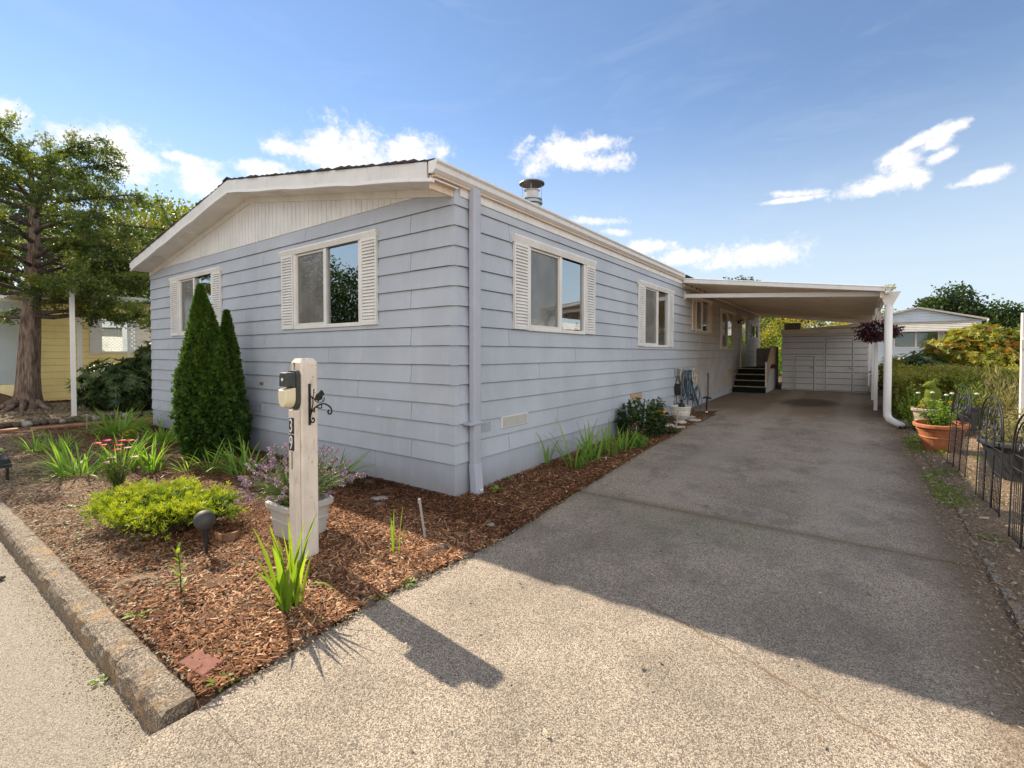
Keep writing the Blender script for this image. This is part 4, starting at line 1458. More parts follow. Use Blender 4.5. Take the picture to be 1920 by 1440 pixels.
# funnel head and big round downspout at the front corner
dxp, dyp = 3.725, 7.72
leader = MB().hexa([(dxp - .06, dyp - .055, 2.36), (dxp + .06, dyp - .055, 2.36), (dxp + .06, dyp + .055, 2.36), (dxp - .06, dyp + .055, 2.36),
                    (dxp - .14, dyp - .09, 2.60), (dxp + .17, dyp - .09, 2.60), (dxp + .17, dyp + .09, 2.60), (dxp - .14, dyp + .09, 2.60)]).build('downspout_head', 'clean_white', cp)
MB().tube([(dxp, dyp, 2.38), (dxp, dyp, 1.2), (dxp, dyp, 0.42), (dxp + .005, dyp - .01, 0.31), (dxp + .04, dyp - .06, 0.245), (dxp + .13, dyp - .16, 0.20), (dxp + .21, dyp - .25, 0.175)],
          [0.062, 0.062, 0.062, 0.064, 0.066, 0.060, 0.055], 16).build('downspout', 'clean_white', cp, smooth=True)
MB().lathe([(0.075, 0), (0.08, .05), (0.066, .052), (.06, .02)], (dxp + .235, dyp - .27, 0.12), 14).build('drain_cup', 'black_pot', cp)
for (a, b_, c_) in [((3.76, 7.5, 2.66), (3.84, 7.46, 2.76), 0.02), ((3.74, 7.5, 2.68), (3.80, 7.52, 2.74), 0.018), ((3.70, 7.48, 2.64), (3.78, 7.44, 2.67), 0.02)]:
    pass
P, d = blob_points(90, (3.73, 7.53, 2.675), (.07, .08, .03))
foliage('gutter_debris', leaf_geo(P, d, .05, .014, RNG.random(90)), 'leaf_dry', cp)

# stored behind: the shed
sh = thing('shed', 'grey lap-sided shed with two flush doors under the carport end', 'shed')
SY = 14.65
SX0, SX1 = 1.235, 3.52
SOP = [(1.555, 2.175, 0.2, 1.40), (2.39, 3.185, 0.2, 1.975)]
MB().box(SX0 + .02, SX1 - .02, SY + .01, SY + 3.2, 0.2, 2.1).build('inner_wall', 'dark', sh)
zt, zb = 2.16, 2.03
k = 0
sr = random.Random(3)
while zt > 0.3:
    rects = [(SX0, SX1, max(zb, .25), zt)]
    for h in SOP:
        rects = cut(rects, h)
    for r0, r1, s0, s1 in rects:
        board(0, r0, r1, s0, s1, zb, zt + .001, 'shed', sh, 1, SY, gap=.013)
    board(1, SY, SY + 3.2, max(zb, .25), zt, zb, zt + .001, 'shed', sh, -1, SX0)
    board(1, SY, SY + 3.2, max(zb, .25), zt, zb, zt + .001, 'shed', sh, 1, SX1)
    zt = zb
    zb -= .192
    k += 1
for (d0, d1, zz1) in ((1.555, 2.175, 1.40), (2.39, 3.185, 1.975)):
    fr = MB()
    fr.box(d0, d0 + .045, SY - .028, SY + .02, .26, zz1)
    fr.box(d1 - .045, d1, SY - .028, SY + .02, .26, zz1)
    fr.box(d0 + .045, d1 - .045, SY - .028, SY + .02, zz1 - .03, zz1)
    fr.build('door_trim', 'shed', sh)
    do = MB().box(d0 + .055, d1 - .055, SY - .002, SY + .02, .27, zz1 - .04).build('shed_door', 'dark', sh)
    zt, zb = 2.16, 2.03
    while zt > .3:
        a, b_ = max(zb, .27), min(zt, zz1 - .04)
        if b_ > a + .01:
            board(0, d0 + .056, d1 - .056, a, b_, zb, zt + .001, 'shed', do, 1, SY - .003, gap=.013)
        zt = zb
        zb -= .192
    kz = 1.02 if d0 > 2 else 1.03
    MB().lathe([(0.012, 0), (0.03, .01), (0.03, .03), (0.01, .035)], (0, 0, 0), 12).build('knob', 'galv', do, loc=(d1 - .085, SY - .03, kz)).rotation_euler = (R(90), 0, 0)
MB().box(SX0 - .05, SX1 + .05, SY - .08, SY - .05, 2.12, 2.235).build('fascia_board', 'tan_trim', sh)
MB().hexa([(SX0 - .06, SY - .1, 2.236), (SX1 + .08, SY - .1, 2.236), (SX1 + .08, SY + 3.4, 2.3), (SX0 - .06, SY + 3.4, 2.3),
           (SX0 - .06, SY - .1, 2.25), (SX1 + .08, SY - .1, 2.25), (SX1 + .08, SY + 3.4, 2.315), (SX0 - .06, SY + 3.4, 2.315)]).build('roof', 'metal_white', sh)
MB().hexa([(1.66, 15.5, 2.27), (3.4, 15.5, 2.33), (3.4, 17.6, 2.33), (1.66, 17.6, 2.27), (1.66, 15.5, 2.32), (3.4, 15.5, 2.43), (3.4, 17.6, 2.43), (1.66, 17.6, 2.32)]).build('roof_sheet', 'metal_white', sh)
cr = thing('roof_crate', 'dark brown slatted box sitting on the shed roof', 'crate')
for q in range(4):
    MB().box(1.19, 1.67, 15.48, 15.5, 2.27 + q * .066, 2.325 + q * .066).build('slat', 'cap_brown', cr)
MB().box(1.20, 1.66, 15.5, 15.9, 2.27, 2.52).build('box', 'cap_brown', cr)

# steps up to the side door
st = thing('entry_steps', 'dark carpeted steps with a landing at the side door', 'steps')
for k in range(4):
    y0 = 12.98 + k * .27
    y1 = 13.25 + k * .27 if k < 3 else 15.75
    z1 = 0.44 + k * .183
    x0, x1 = (0.03 + 0.0 * k, 0.955 + 0.0 * k)
    MB().box(x0 + .02, x1, y0 + .02, y1 + .02, G(13) - .02, z1 - .03).build('riser', 'dark_step', st)
    MB().box(x0, x1 + .03, y0, y1 + .03, z1 - .03, z1).build('tread', 'tan_pot' if k < 9 else 'dark_step', st, bev=0.006)
    MB().box(x0 + .01, x1 + .02, y0 + .012, y1 + .03, z1 + .001, z1 + .008).build('tread_mat', 'dark_step', st)
V = [(0.965, 13.1, .2), (0.965, 15.75, .2), (0.965, 15.75, .95), (0.965, 13.85, .95), (0.965, 13.1, .42)]
MB().add(V + [(x + .03, y, z) for x, y, z in V], [(4, 3, 2, 1, 0), (5, 6, 7, 8, 9)] + [(i, (i + 1) % 5, (i + 1) % 5 + 5, i + 5) for i in range(5)]).build('side_cheek', 'shed', st)
# sloping railing faced with vertical boards
zt_ = lambda y: 1.20 + (y - 13.0) * 0.62 if y < 13.75 else 1.665
zb_ = lambda y: 0.62 + (y - 13.0) * 0.66 if y < 13.75 else 1.12
y = 13.02
while y < 15.45:
    y1 = y + .088
    MB().hexa([(1.0, y, zb_(y)), (1.022, y, zb_(y)), (1.022, y1, zb_(y1)), (1.0, y1, zb_(y1)), (1.0, y, zt_(y)), (1.022, y, zt_(y)), (1.022, y1, zt_(y1)), (1.0, y1, zt_(y1))]).build('railing_slat', 'tan_pot', st)
    y += .094
MB().hexa([(.965, 12.95, .44), (1.0, 12.95, .44), (1.0, 13.0, .44), (.965, 13.0, .44), (.965, 12.95, 1.2), (1.0, 12.95, 1.2), (1.0, 13.08, 1.2), (.965, 13.08, 1.2)]).build('railing_post', 'vinyl', st)
MB().box(.965, 1.0, 15.4, 15.5, .24, 1.68).build('railing_post', 'cap_brown', st)
MB().box(.3, 1.0, 15.6, 15.66, 1.0, 1.66).build('railing_post', 'cap_brown', st)
MB().tube([(1.0, 12.98, 1.22), (1.0, 13.75, 1.69), (1.0, 15.5, 1.69)], .022, 6).build('handrail', 'cap_brown', st)

# ------------------------------------------------------------------ number post with lamp and bird bracket
np_ = thing('number_post', 'white wooden house-number post marked 39 beside the lavender pot', 'post', (0, 0, 0))
px0, px1, py0, py1 = 0.030, 0.160, -1.722, -1.592
ptop = 1.432
p8 = [(px0, py0), (px1, py0), (px1, py1), (px0, py1)]
mbp = MB()
c_ = .012
ch = [(px0 + c_ * .4, py0), (px1 - c_, py0), (px1, py0 + c_), (px1, py1 - c_), (px1 - c_, py1), (px0 + c_, py1), (px0, py1 - c_), (px0, py0 + c_ * .4)]
inner = [(px0 + .018 + (x - px0) * .72, py0 + .018 + (y - py0) * .72) for x, y in ch]
n = 8
mbp.v = [(x, y, -.05) for x, y in ch] + [(x, y, ptop - .03) for x, y in ch] + [(x, y, ptop) for x, y in inner]
mbp.f = [tuple(range(8))[::-1], tuple(range(16, 24))] + [(i, (i + 1) % 8, (i + 1) % 8 + 8, i + 8) for i in range(8)] + [(i + 8, (i + 1) % 8 + 8, (i + 1) % 8 + 16, i + 16) for i in range(8)]
post_body = mbp.build('post_body', 'post_white', np_)
MB().box(0.064, 0.150, -1.762, -1.7245, -.05, 1.075).build('number_board', 'post_white', np_, bev=0.004)
for nz, yz in ((1.38, -1.64), (1.385, -1.61), (1.30, -1.635), (0.70, -1.645), (0.45, -1.65)):
    MB().lathe([(0.0035, 0), (0.003, .002)], (0, 0, 0), 8).build('nail_head', 'cap_brown', np_, loc=(px1 + .001, yz, nz)).rotation_euler = (0, R(90), 0)
MB().add([(0.062, py0 - .0012, 1.405), (0.088, py0 - .0012, 1.400), (0.082, py0 - .0012, 1.375), (0.079, py0 - .0012, 1.345), (0.073, py0 - .0012, 1.350), (0.068, py0 - .0012, 1.38),
          (0.062, py0 + .002, 1.405), (0.088, py0 + .002, 1.400), (0.082, py0 + .002, 1.375), (0.079, py0 + .002, 1.345), (0.073, py0 + .002, 1.350), (0.068, py0 + .002, 1.38)],
         [(0, 5, 4, 3, 2, 1)] + [(i, (i + 1) % 6, (i + 1) % 6 + 6, i + 6) for i in range(6)]).build('bare_patch', 'rust_spot', np_)
for body, zc in (('3', 0.968), ('9', 0.850)):
    tl = MB().box(0.080, 0.136, -1.7685, -1.762, zc - .055, zc + .055).build('number_tile', 'tile', np_, bev=0.001)
    text_obj('digit', body, 0.135, 'digit', tl, Matrix.Translation((0.108, -1.770, zc - .004)) @ Matrix.Rotation(R(90), 4, 'X') @ Matrix.Diagonal((0.62, 1, 1, 1)), 0.0015)
MB().box(0.104, 0.111, -1.7645, -1.7610, 0.665, 0.787).build('screw_slot', 'tile', np_)
# wall lamp on the post's road side
lamp = thing('post_lamp', 'dark grey dusk-sensor lamp with cream lens mounted on the number post', 'lamp')
def capsule(x0, x1, z0, z1, round_top, round_bot, n=10):
    """outline in x-z with rounded corners"""
    w_ = x1 - x0
    pts = []
    rt, rb = round_top, round_bot
    for (cx, cz, r_, a0) in ((x1 - rb, z0 + rb * 1.35, rb, -90), (x1 - rt, z1 - rt, rt, 0), (x0 + rt, z1 - rt, rt, 90), (x0 + rb, z0 + rb * 1.35, rb, 180)):
        for k in range(n + 1):
            a = R(a0 + 90 * k / n)
            zs = 1.35 if r_ == rb and a0 in (-90, 180) else 1
            pts.append((cx + r_ * math.cos(a), cz + r_ * zs * math.sin(a)))
    return pts


def slab_shape(outl, y0, y1, taper=0.9):
    m_ = MB()
    n_ = len(outl)
    cx = sum(p[0] for p in outl) / n_
    cz = sum(p[1] for p in outl) / n_
    m_.v = [(x, y0, z) for x, z in outl] + [(cx + (x - cx) * taper, y1, cz + (z - cz) * taper) for x, z in outl]
    m_.f = [tuple(range(n_)), tuple(range(n_, 2 * n_))[::-1]] + [(i, i + n_, (i + 1) % n_ + n_, (i + 1) % n_) for i in range(n_)]
    return m_


slab_shape(capsule(0.030, 0.158, 1.080, 1.350, .035, .045), -1.7225, -1.752, 1.0).build('back_plate', 'lamp_black', lamp, bev=0.003)
slab_shape([(0.036, 1.235), (0.152, 1.235), (0.150, 1.318), (0.135, 1.338), (0.053, 1.338), (0.038, 1.318)], -1.7525, -1.815, 0.93).build('hood', 'lamp_black', lamp, bev=0.006)
ln_ = MB()
out = [(0.152, 1.2335), (0.036, 1.2335)] + [(0.094 - .058 * math.cos(a), 1.165 - .075 * math.sin(a)) for a in [R(q) for q in range(0, 181, 15)]]
slab_shape(out[::-1], -1.7525, -1.825, 0.84).build('lens', 'lens', lamp, bev=0.008)
MB().lathe([(0.011, 0), (0.011, .004), (0.004, .006)], (0, 0, 0), 12).build('light_sensor', 'digit', lamp, loc=(0.094, -1.818, 1.288)).rotation_euler = (R(90), 0, 0)
MB().tube([(0.11, -1.76, 1.085), (0.11, -1.762, 1.068)], .006, 6).build('screw', 'digit', lamp)
# bird bracket
bb = thing('bird_bracket', 'black iron scroll bracket with a bird perched, on the number post', 'bracket')
by = -1.662
X0 = px1
MB().box(X0 + .0005, X0 + .007, by - .008, by + .008, 0.965, 1.255).build('back_bar', 'black', bb)


def sc(pts, r_=0.0042, nm='scroll'):
    # smooth through points (x offset from the post, z)
    P_ = [Vector((X0 + a * 1.5, by, z)) for a, z in pts]
    out_ = []
    for i in range(len(P_) - 1):
        p0, p1, p2, p3 = P_[max(i - 1, 0)], P_[i], P_[i + 1], P_[min(i + 2, len(P_) - 1)]
        for k in range(5):
            t_ = k / 5
            out_.append(0.5 * ((2 * p1) + (p2 - p0) * t_ + (2 * p0 - 5 * p1 + 4 * p2 - p3) * t_ ** 2 + (-p0 + 3 * p1 - 3 * p2 + p3) * t_ ** 3))
    out_.append(P_[-1])
    MB().tube(out_, r_, 6).build(nm, 'black', bb, smooth=True)


sc([(.008, 1.02), (.016, 1.055), (.045, 1.090), (.085, 1.115), (.125, 1.125), (.165, 1.108), (.178, 1.085), (.172, 1.064), (.156, 1.060), (.149, 1.074), (.158, 1.086)], .0055)
sc([(.008, 1.00), (.020, .985), (.036, .990), (.040, 1.008), (.030, 1.018), (.024, 1.008)], .0055)
sc([(.010, 1.060), (.022, 1.085), (.030, 1.120), (.028, 1.150), (.015, 1.168), (.004, 1.155), (.010, 1.142)])
sc([(.030, 1.070), (.040, 1.060), (.044, 1.075), (.036, 1.085)])
sc([(.055, 1.097), (.085, 1.092), (.100, 1.098), (.098, 1.118), (.086, 1.118)])
sc([(.028, 1.150), (.036, 1.185), (.034, 1.205), (.040, 1.218)], .003)
sc([(.032, 1.165), (.048, 1.140), (.080, 1.128), (.112, 1.140), (.124, 1.162)], .003)
for (a, z, r_) in ((.040, 1.215, .010), (.108, 1.150, .011), (.120, 1.165, .009), (.046, 1.196, .008)):
    a *= 1.5
    MB().add([(X0 + a, by, z - r_), (X0 + a + r_ * .6, by + .002, z), (X0 + a, by, z + r_), (X0 + a - r_ * .6, by - .002, z), (X0 + a, by + .004, z)], [(0, 1, 4), (1, 2, 4), (2, 3, 4), (3, 0, 4), (3, 2, 1, 0)]).build('iron_leaf', 'cap_brown', bb)
bird = [(.040, 1.152), (.050, 1.158), (.052, 1.168), (.062, 1.186), (.080, 1.196), (.090, 1.208), (.098, 1.216), (.106, 1.214), (.112, 1.203), (.120, 1.190), (.118, 1.182), (.110, 1.186),
        (.106, 1.178), (.102, 1.160), (.088, 1.146), (.078, 1.142), (.072, 1.134), (.070, 1.144), (.060, 1.144), (.048, 1.140)]
m_ = MB()
nb = len(bird)
m_.v = [(X0 + a * 1.5, by - .004, z) for a, z in bird] + [(X0 + a * 1.5, by + .004, z) for a, z in bird]
m_.f = [tuple(range(nb))[::-1], tuple(range(nb, 2 * nb))] + [(i, (i + 1) % nb, (i + 1) % nb + nb, i + nb) for i in range(nb)]
m_.build('bird_figure', 'black', bb)

# ------------------------------------------------------------------ pots
def pot(name, label, loc, r_top, r_bot, h, m, cat='pot', sq=None, rim=.03, tilt=(0, 0), rz=0, group=None, soil='soil', rings=(), fill=.82):
    t_ = thing(name, label, cat, loc, rz, group)
    t_.rotation_euler = (tilt[0], tilt[1], rz)
    n_ = 32 if not sq else 40
    rr = lambda z: r_bot + (r_top - rim * .7 - r_bot) * z / h
    prof = [(r_bot * .96, 0), (r_bot, .008)]
    for z in [h * .25, h * .5, h * .75]:
        prof.append((rr(z), z))
        if z in [h * q for q in rings]:
            prof += [(rr(z) + .008, z + .006), (rr(z) + .008, z + .016), (rr(z), z + .022)]
    prof += [(rr(h - .055), h - .055), (r_top - .004, h - .05), (r_top, h - .04), (r_top, h - .008), (r_top - .008, h), (r_top - rim, h), (r_top - rim - .004, h - .02), (rr(h * fill) - .022, h * fill)]
    MB().lathe(prof, (0, 0, 0), n_, sq).build('pot_wall', m, t_, smooth=False)
    MB().lathe([(rr(h * fill) - .026, h * fill - .03), (rr(h * fill) - .018, h * fill), (.01, h * fill + .012)], (0, 0, 0), n_, sq).build('potting_soil', soil, t_)
    return t_


def stems_plant(name, label, loc, n, h, spread, leaf_m, cat='plant', flower=None, nf=0, leaf=(.06, .02), per=10, head=.03, stem_m='leaf_weed', seed=1, group=None, up=0.7, hub=.35, head_n=8, kind=None):
    """a leafy plant: thin stems from one root, leaves along them, heads on top"""
    t_ = thing(name, label, cat, loc, 0, group)
    rg = np.random.default_rng(seed)
    Pl, Dl, tips = [], [], []
    sm = MB()
    for i in range(n):
        a = rg.random() * 2 * PI
        o = rg.random() ** .5
        tip = np.array([math.cos(a) * spread * o, math.sin(a) * spread * o, h * (1 - .45 * o * o) * (0.75 + .3 * rg.random())])
        base = np.array([math.cos(a) * spread * o * hub * .5, math.sin(a) * spread * o * hub * .5, 0])
        mid = (base + tip) / 2 + np.array([0, 0, h * .12 * o])
        pts = [base, mid, tip]
        tips.append((tip, tip - mid))
        if n <= 90:
            sm.tube(pts, [.003, .0022, .0015], 4, cap=False)
        for k in range(per):
            t2 = .15 + .85 * rg.random()
            p = (1 - t2) ** 2 * base + 2 * t2 * (1 - t2) * mid + t2 ** 2 * tip
            Pl.append(p)
            Dl.append(rg.normal(size=3) * .7 + (tip - base) / h * up)
    if sm.v:
        V, F = np.array(sm.v), np.array(sm.f)
        foliage('stems', (V, F, np.full(len(V), .35)), stem_m, t_)
    Pl, Dl = np.array(Pl), np.array(Dl)
    tint = np.clip(.15 + .6 * Pl[:, 2] / h + rg.normal(size=len(Pl)) * .18, 0, 1)
    foliage('foliage', leaf_geo(Pl, Dl, leaf[0] * (.7 + .6 * rg.random(len(Pl))), leaf[1], tint, rng=rg), leaf_m, t_)
    if flower:
        idx = rg.permutation(n)[:nf]
        P_, D_ = [], []
        for i in idx:
            tip, d = tips[i]
            tip = tip + np.array([0, 0, head * .6])
            for k in range(head_n):
                a = 2 * PI * k / head_n
                P_.append(tip)
                D_.append([math.cos(a), math.sin(a), .25])
        foliage('flowers', leaf_geo(np.array(P_), np.array(D_), head, head * .55, rg.random(len(P_)), droop=0, up=np.tile([0, 0, 1.0], (len(P_), 1)), rng=rg), flower, t_)
    return t_, tips


# lavender in its square planter
pot('square_planter', 'pale grey square planter holding lavender behind the number post', (-0.335, -1.455, 0.0), .205, .150, .305, 'grey_pot', 'planter', sq=1.0, rim=.028, rings=(.5,))
lv = thing('lavender_plant', 'flowering lavender spilling from the square planter', 'plant', (-0.36, -1.46, .27))
rg = np.random.default_rng(8)
Pl, Dl, Pf, Df = [], [], [], []
sm = MB()
for i in range(230):
    a = rg.random() * 2 * PI
    o = rg.random() ** .55
    L_ = .33 + .15 * rg.random()
    th = o * 1.15
    d = np.array([math.cos(a) * math.sin(th), math.sin(a) * math.sin(th), math.cos(th)])
    b0 = np.array([math.cos(a) * .06 * o, math.sin(a) * .06 * o, 0])
    mid = b0 + d * L_ * .5 + np.array([0, 0, .03])
    tip = b0 + d * L_ + np.array([0, 0, .01 - .05 * o])
    sm.tube([b0, mid, tip], [.0022, .0018, .0014], 4, cap=False)
    for k in range(14):
        t2 = rg.random() * .72
        p = (1 - t2) ** 2 * b0 + 2 * t2 * (1 - t2) * mid + t2 ** 2 * tip
        Pl.append(p)
        Dl.append(d * 1.2 + rg.normal(size=3) * .5)
    if i < 190:
        ax = unit((tip - mid)[None])[0]
        for k in range(26):
            s_ = (k / 26)
            Pf.append(tip + ax * (s_ * .048 - .01))
            Df.append(rg.normal(size=3) + ax * .6)
V, F = np.array(sm.v), np.array(sm.f)
foliage('stems', (V, F, np.full(len(V), .6)), 'leaf_lav', lv)
Pl, Dl = np.array(Pl), np.array(Dl)
foliage('foliage', leaf_geo(Pl, Dl, .048, .009, rg.random(len(Pl)), rng=rg), 'leaf_lav', lv)
foliage('flower_spikes', leaf_geo(np.array(Pf), np.array(Df), .017, .013, rg.random(len(Pf)), rng=rg), 'flower_lav', lv)

# ------------------------------------------------------------------ swords and blades
IR = 'iris clumps in the planting beds'
sword_clump('iris_clump', (-7.5, -0.78, .01), 'big spreading iris clump beside the timber edging', 131, 0.62, .30, group=IR, seed=1, fan=.9)
sword_clump('iris_clump', (-5.85, -0.62, .01), 'iris clump left of the tall arborvitae', 97, 0.50, .24, group=IR, seed=2, fan=.8)
sword_clump('iris_clump', (-5.2, -0.35, .01), 'iris clump tucked against the foot of the arborvitae', 55, 0.42, .16, group=IR, seed=12, fan=.6)
sword_clump('iris_clump', (-6.62, -1.98, .01), 'bluish iris clump standing alone near the road side', 46, 0.40, .13, group=IR, seed=3, fan=.7)
sword_clump('iris_clump', (-6.25, -1.76, .01), 'lighter iris clump growing beside the bluish one', 55, 0.40, .16, group=IR, seed=33, fan=.6)
sword_clump('iris_clump', (-4.28, -1.98, .01), 'full iris clump directly left of the crimson flowers', 92, 0.53, .2, group=IR, seed=4, fan=.9, W=.036)
sword_clump('iris_clump', (-4.05, -1.62, .01), 'iris clump rising behind the crimson flowers', 55, 0.51, .16, group=IR, seed=5, W=.036)
sword_clump('iris_clump', (-3.72, -1.42, .01), 'iris clump right of the crimson flowers', 46, 0.46, .11, group=IR, seed=6)
sword_clump('iris_clump', (-3.38, -1.16, .01), 'small low iris fan before the arborvitae', 21, 0.35, .07, group=IR, seed=7, fan=.9, W=.04)
sword_clump('iris_clump', (-3.08, -1.02, .01), 'iris fan with one tall upright blade', 18, 0.46, .07, group=IR, seed=8, fan=.4, W=.036)
sword_clump('iris_clump', (-2.75, -0.80, .01), 'iris clump behind the lavender by the wall', 71, 0.51, .2, group=IR, seed=9, fan=.9, lean_dir=R(200))
sword_clump('iris_clump', (-1.30, -0.50, .01), 'arching dark iris clump right of the number post', 50, 0.51, .1, group=IR, seed=10, fan=.8, lean_dir=R(30), W=.03)
GL = 'gladiolus blades along the side wall'
sword_clump('gladiolus', (0.08, 1.66, .03), 'single tall gladiolus blade against the skirt', 5, .50, .03, 'glad', 'leaf_iris', group=GL, seed=11, W=.03)
sword_clump('gladiolus', (0.44, 1.72, .03), 'tallest gladiolus fan beside the side wall', 24, .68, .10, 'glad', 'leaf_iris', group=GL, seed=13, fan=.4, W=.034)
sword_clump('gladiolus', (0.42, 2.22, .03), 'second gladiolus fan along the side wall', 24, .60, .10, 'glad', 'leaf_iris', group=GL, seed=14, W=.03)
sword_clump('gladiolus', (0.50, 2.62, .04), 'third gladiolus fan along the side wall', 20, .54, .09, 'glad', 'leaf_iris', group=GL, seed=15, W=.03)
sword_clump('gladiolus', (0.55, 2.95, .05), 'short gladiolus fan next to the dark bush', 20, .46, .09, 'glad', 'leaf_iris', group=GL, seed=16, fan=.5, W=.028)
# sunlit clump in front of the post
gl = thing('gladiolus_clump', 'bright sunlit sword-leaved clump in front of the number post', 'plant', (0.655, -2.10, 0))
gr = random.Random(77)
for i in range(21):
    me = blade_mesh('leaf', 'leaf_blade', L=gr.uniform(.30, .58), W=gr.uniform(.026, .042), lean=gr.uniform(.1, .85), curl=gr.uniform(.1, .6), twist=gr.uniform(-1, 1), seg=8, tint=gr.uniform(.1, .7))
    link('leaf', me, gl, (gr.uniform(-.06, .06), gr.uniform(-.05, .05), -.01), (gr.uniform(-.05, .05), 0, gr.uniform(-3.1, 3.1)))
for a, L_ in ((2.8, .42), (0.3, .45), (3.4, .36)):
    me = blade_mesh('leaf', 'leaf_blade', L=L_, W=.026, lean=1.1, curl=.75, twist=.6, seg=8, tint=.5)
    link('leaf', me, gl, (0, 0, 0), (0, 0, a))
g2 = thing('gladiolus_sprout', 'three thin upright blades in the orange bark', 'plant', (0.60, -1.27, 0))
for i, (L_, a, ln) in enumerate(((.37, .4, .12), (.36, 2.2, .15), (.26, 4.0, .3), (.33, 5.3, .2), (.20, 1.2, .6))):
    me = blade_mesh('leaf', 'leaf_blade', L=L_, W=.017, lean=ln, curl=.3, twist=.8, seg=7, tint=.35)
    link('leaf', me, g2, (.02 * math.cos(a * 2), .02 * math.sin(a * 2), -.005), (0, 0, a))
# seedling with paired leaves
sdg = thing('lily_seedling', 'young plant with paired yellow-edged leaves near the kerb', 'plant', (0.0, -2.40, 0))
MB().tube([(0, 0, 0), (-.012, .0, .06), (-.03, .005, .14), (-.05, 0, .27)], [.004, .0035, .003, .002], 6).build('stem', 'leaf_dark_bush', sdg)
M['stemcol'] = M['leaf_weed']
for k in range(15):
    z = .045 + k * .0165
    a = k * 2.4
    me = blade_mesh('leaf', 'leaf_weed', L=.092 - .0030 * k, W=.024, lean=2.3 - .09 * k, curl=.12, twist=.3, seg=4, tint=gr.uniform(.2, .9))
    link('leaf', me, sdg, (-.19 * z, 0, z), (0, 0, a))
# ------------------------------------------------------------------ evergreens
def arborvitae(loc, h, r_, label, n, seed, lean=(0, 0)):
    t_ = thing('arborvitae', label, 'shrub', loc, 0, 'dark arborvitae cones in front of the house')
    rg = np.random.default_rng(seed)
    MB().tube([(0, 0, -.05), (lean[0] * .5, lean[1] * .5, h * .5), (lean[0], lean[1], h * .93)], [.05, .035, .008], 8).build('trunk', 'bark_grey', t_)
    u = rg.random(n) ** .8                  # 0 bottom .. 1 top
    z = .03 + u * (h - .05)
    a = rg.random(n) * 2 * PI
    prof = np.where(u < .16, .80 + .2 * (u / .16), (1 - ((u - .16) / .84) ** 1.42) ** .95)
    lump = 1 + .12 * np.sin(a * 3 + z * 4 + seed) + .10 * np.sin(a * 7 - z * 9) + .08 * np.sin(a * 13 + z * 17)
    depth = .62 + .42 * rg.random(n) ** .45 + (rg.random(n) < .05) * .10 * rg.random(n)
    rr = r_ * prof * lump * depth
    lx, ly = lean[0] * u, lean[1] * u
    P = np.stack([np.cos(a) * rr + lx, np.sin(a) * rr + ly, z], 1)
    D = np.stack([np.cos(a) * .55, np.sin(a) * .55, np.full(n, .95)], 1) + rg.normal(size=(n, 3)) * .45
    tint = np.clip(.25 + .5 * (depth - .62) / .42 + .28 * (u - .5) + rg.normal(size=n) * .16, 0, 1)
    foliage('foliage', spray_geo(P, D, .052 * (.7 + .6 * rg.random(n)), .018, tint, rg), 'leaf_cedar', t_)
    # dense dark heart of the shrub
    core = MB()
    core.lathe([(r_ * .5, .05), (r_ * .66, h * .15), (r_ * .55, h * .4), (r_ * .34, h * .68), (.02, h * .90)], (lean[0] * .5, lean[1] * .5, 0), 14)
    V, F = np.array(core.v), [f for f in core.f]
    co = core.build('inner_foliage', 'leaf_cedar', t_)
    return t_


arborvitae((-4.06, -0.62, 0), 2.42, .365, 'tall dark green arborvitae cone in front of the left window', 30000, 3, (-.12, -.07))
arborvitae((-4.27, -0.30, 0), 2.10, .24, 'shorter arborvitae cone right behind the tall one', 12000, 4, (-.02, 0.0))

# golden spreading juniper
jn = thing('juniper', 'golden green spreading juniper by the kerb', 'shrub', (-1.38, -1.93, 0))
rg = np.random.default_rng(12)
P_, D_, T_ = [], [], []
jb = MB()
for (cx, cy, L0, nn, hh) in ((0.0, -.12, .66, 60, .20), (-.50, .05, .38, 24, .15), (-.38, -.20, .56, 26, .16), (.30, .12, .36, 14, .15)):
    for i in range(nn):
        a = rg.random() * 2 * PI
        L_ = L0 * (.5 + .5 * rg.random()) * (1.0 if abs(math.sin(a)) < .7 else .72)
        el_ = rg.random() * .55
        b0 = np.array([cx, cy, .04])
        tip = b0 + np.array([math.cos(a) * L_ * math.cos(el_), math.sin(a) * L_ * math.cos(el_), .05 + hh * (.35 + .65 * math.sin(el_ * 2.4))])
        mid = (b0 + tip) / 2 + np.array([0, 0, .11])
        jb.tube([b0, mid, tip], [.009, .006, .002], 5, cap=False)
        k_ = 90
        t2 = .25 + .75 * rg.random(k_)[:, None]
        p = (1 - t2) ** 2 * b0 + 2 * t2 * (1 - t2) * mid + t2 ** 2 * tip
        p = p + rg.normal(size=(k_, 3)) * np.array([.045, .045, .022])
        dd = unit((tip - b0)[None]) * .9 + rg.normal(size=(k_, 3)) * .5 + np.array([0, 0, .35])
        P_.append(p)
        D_.append(dd)
        T_.append(np.clip(-.10 + .95 * (t2[:, 0] - .25) + rg.normal(size=k_) * .16 + (p[:, 2] - .13) * 2.6, 0, 1))  # tint darkens inner and low sprays, so shade lies in the colour
V, F = np.array(jb.v), np.array(jb.f)
foliage('branches', (V, F, np.full(len(V), .1)), 'leaf_juniper', jn)
P_, D_, T_ = np.concatenate(P_), np.concatenate(D_), np.concatenate(T_)
P_[:, 2] = np.maximum(P_[:, 2], .012)
foliage('foliage', spray_geo(P_, D_, .042, .009, T_, rg), 'leaf_juniper', jn)

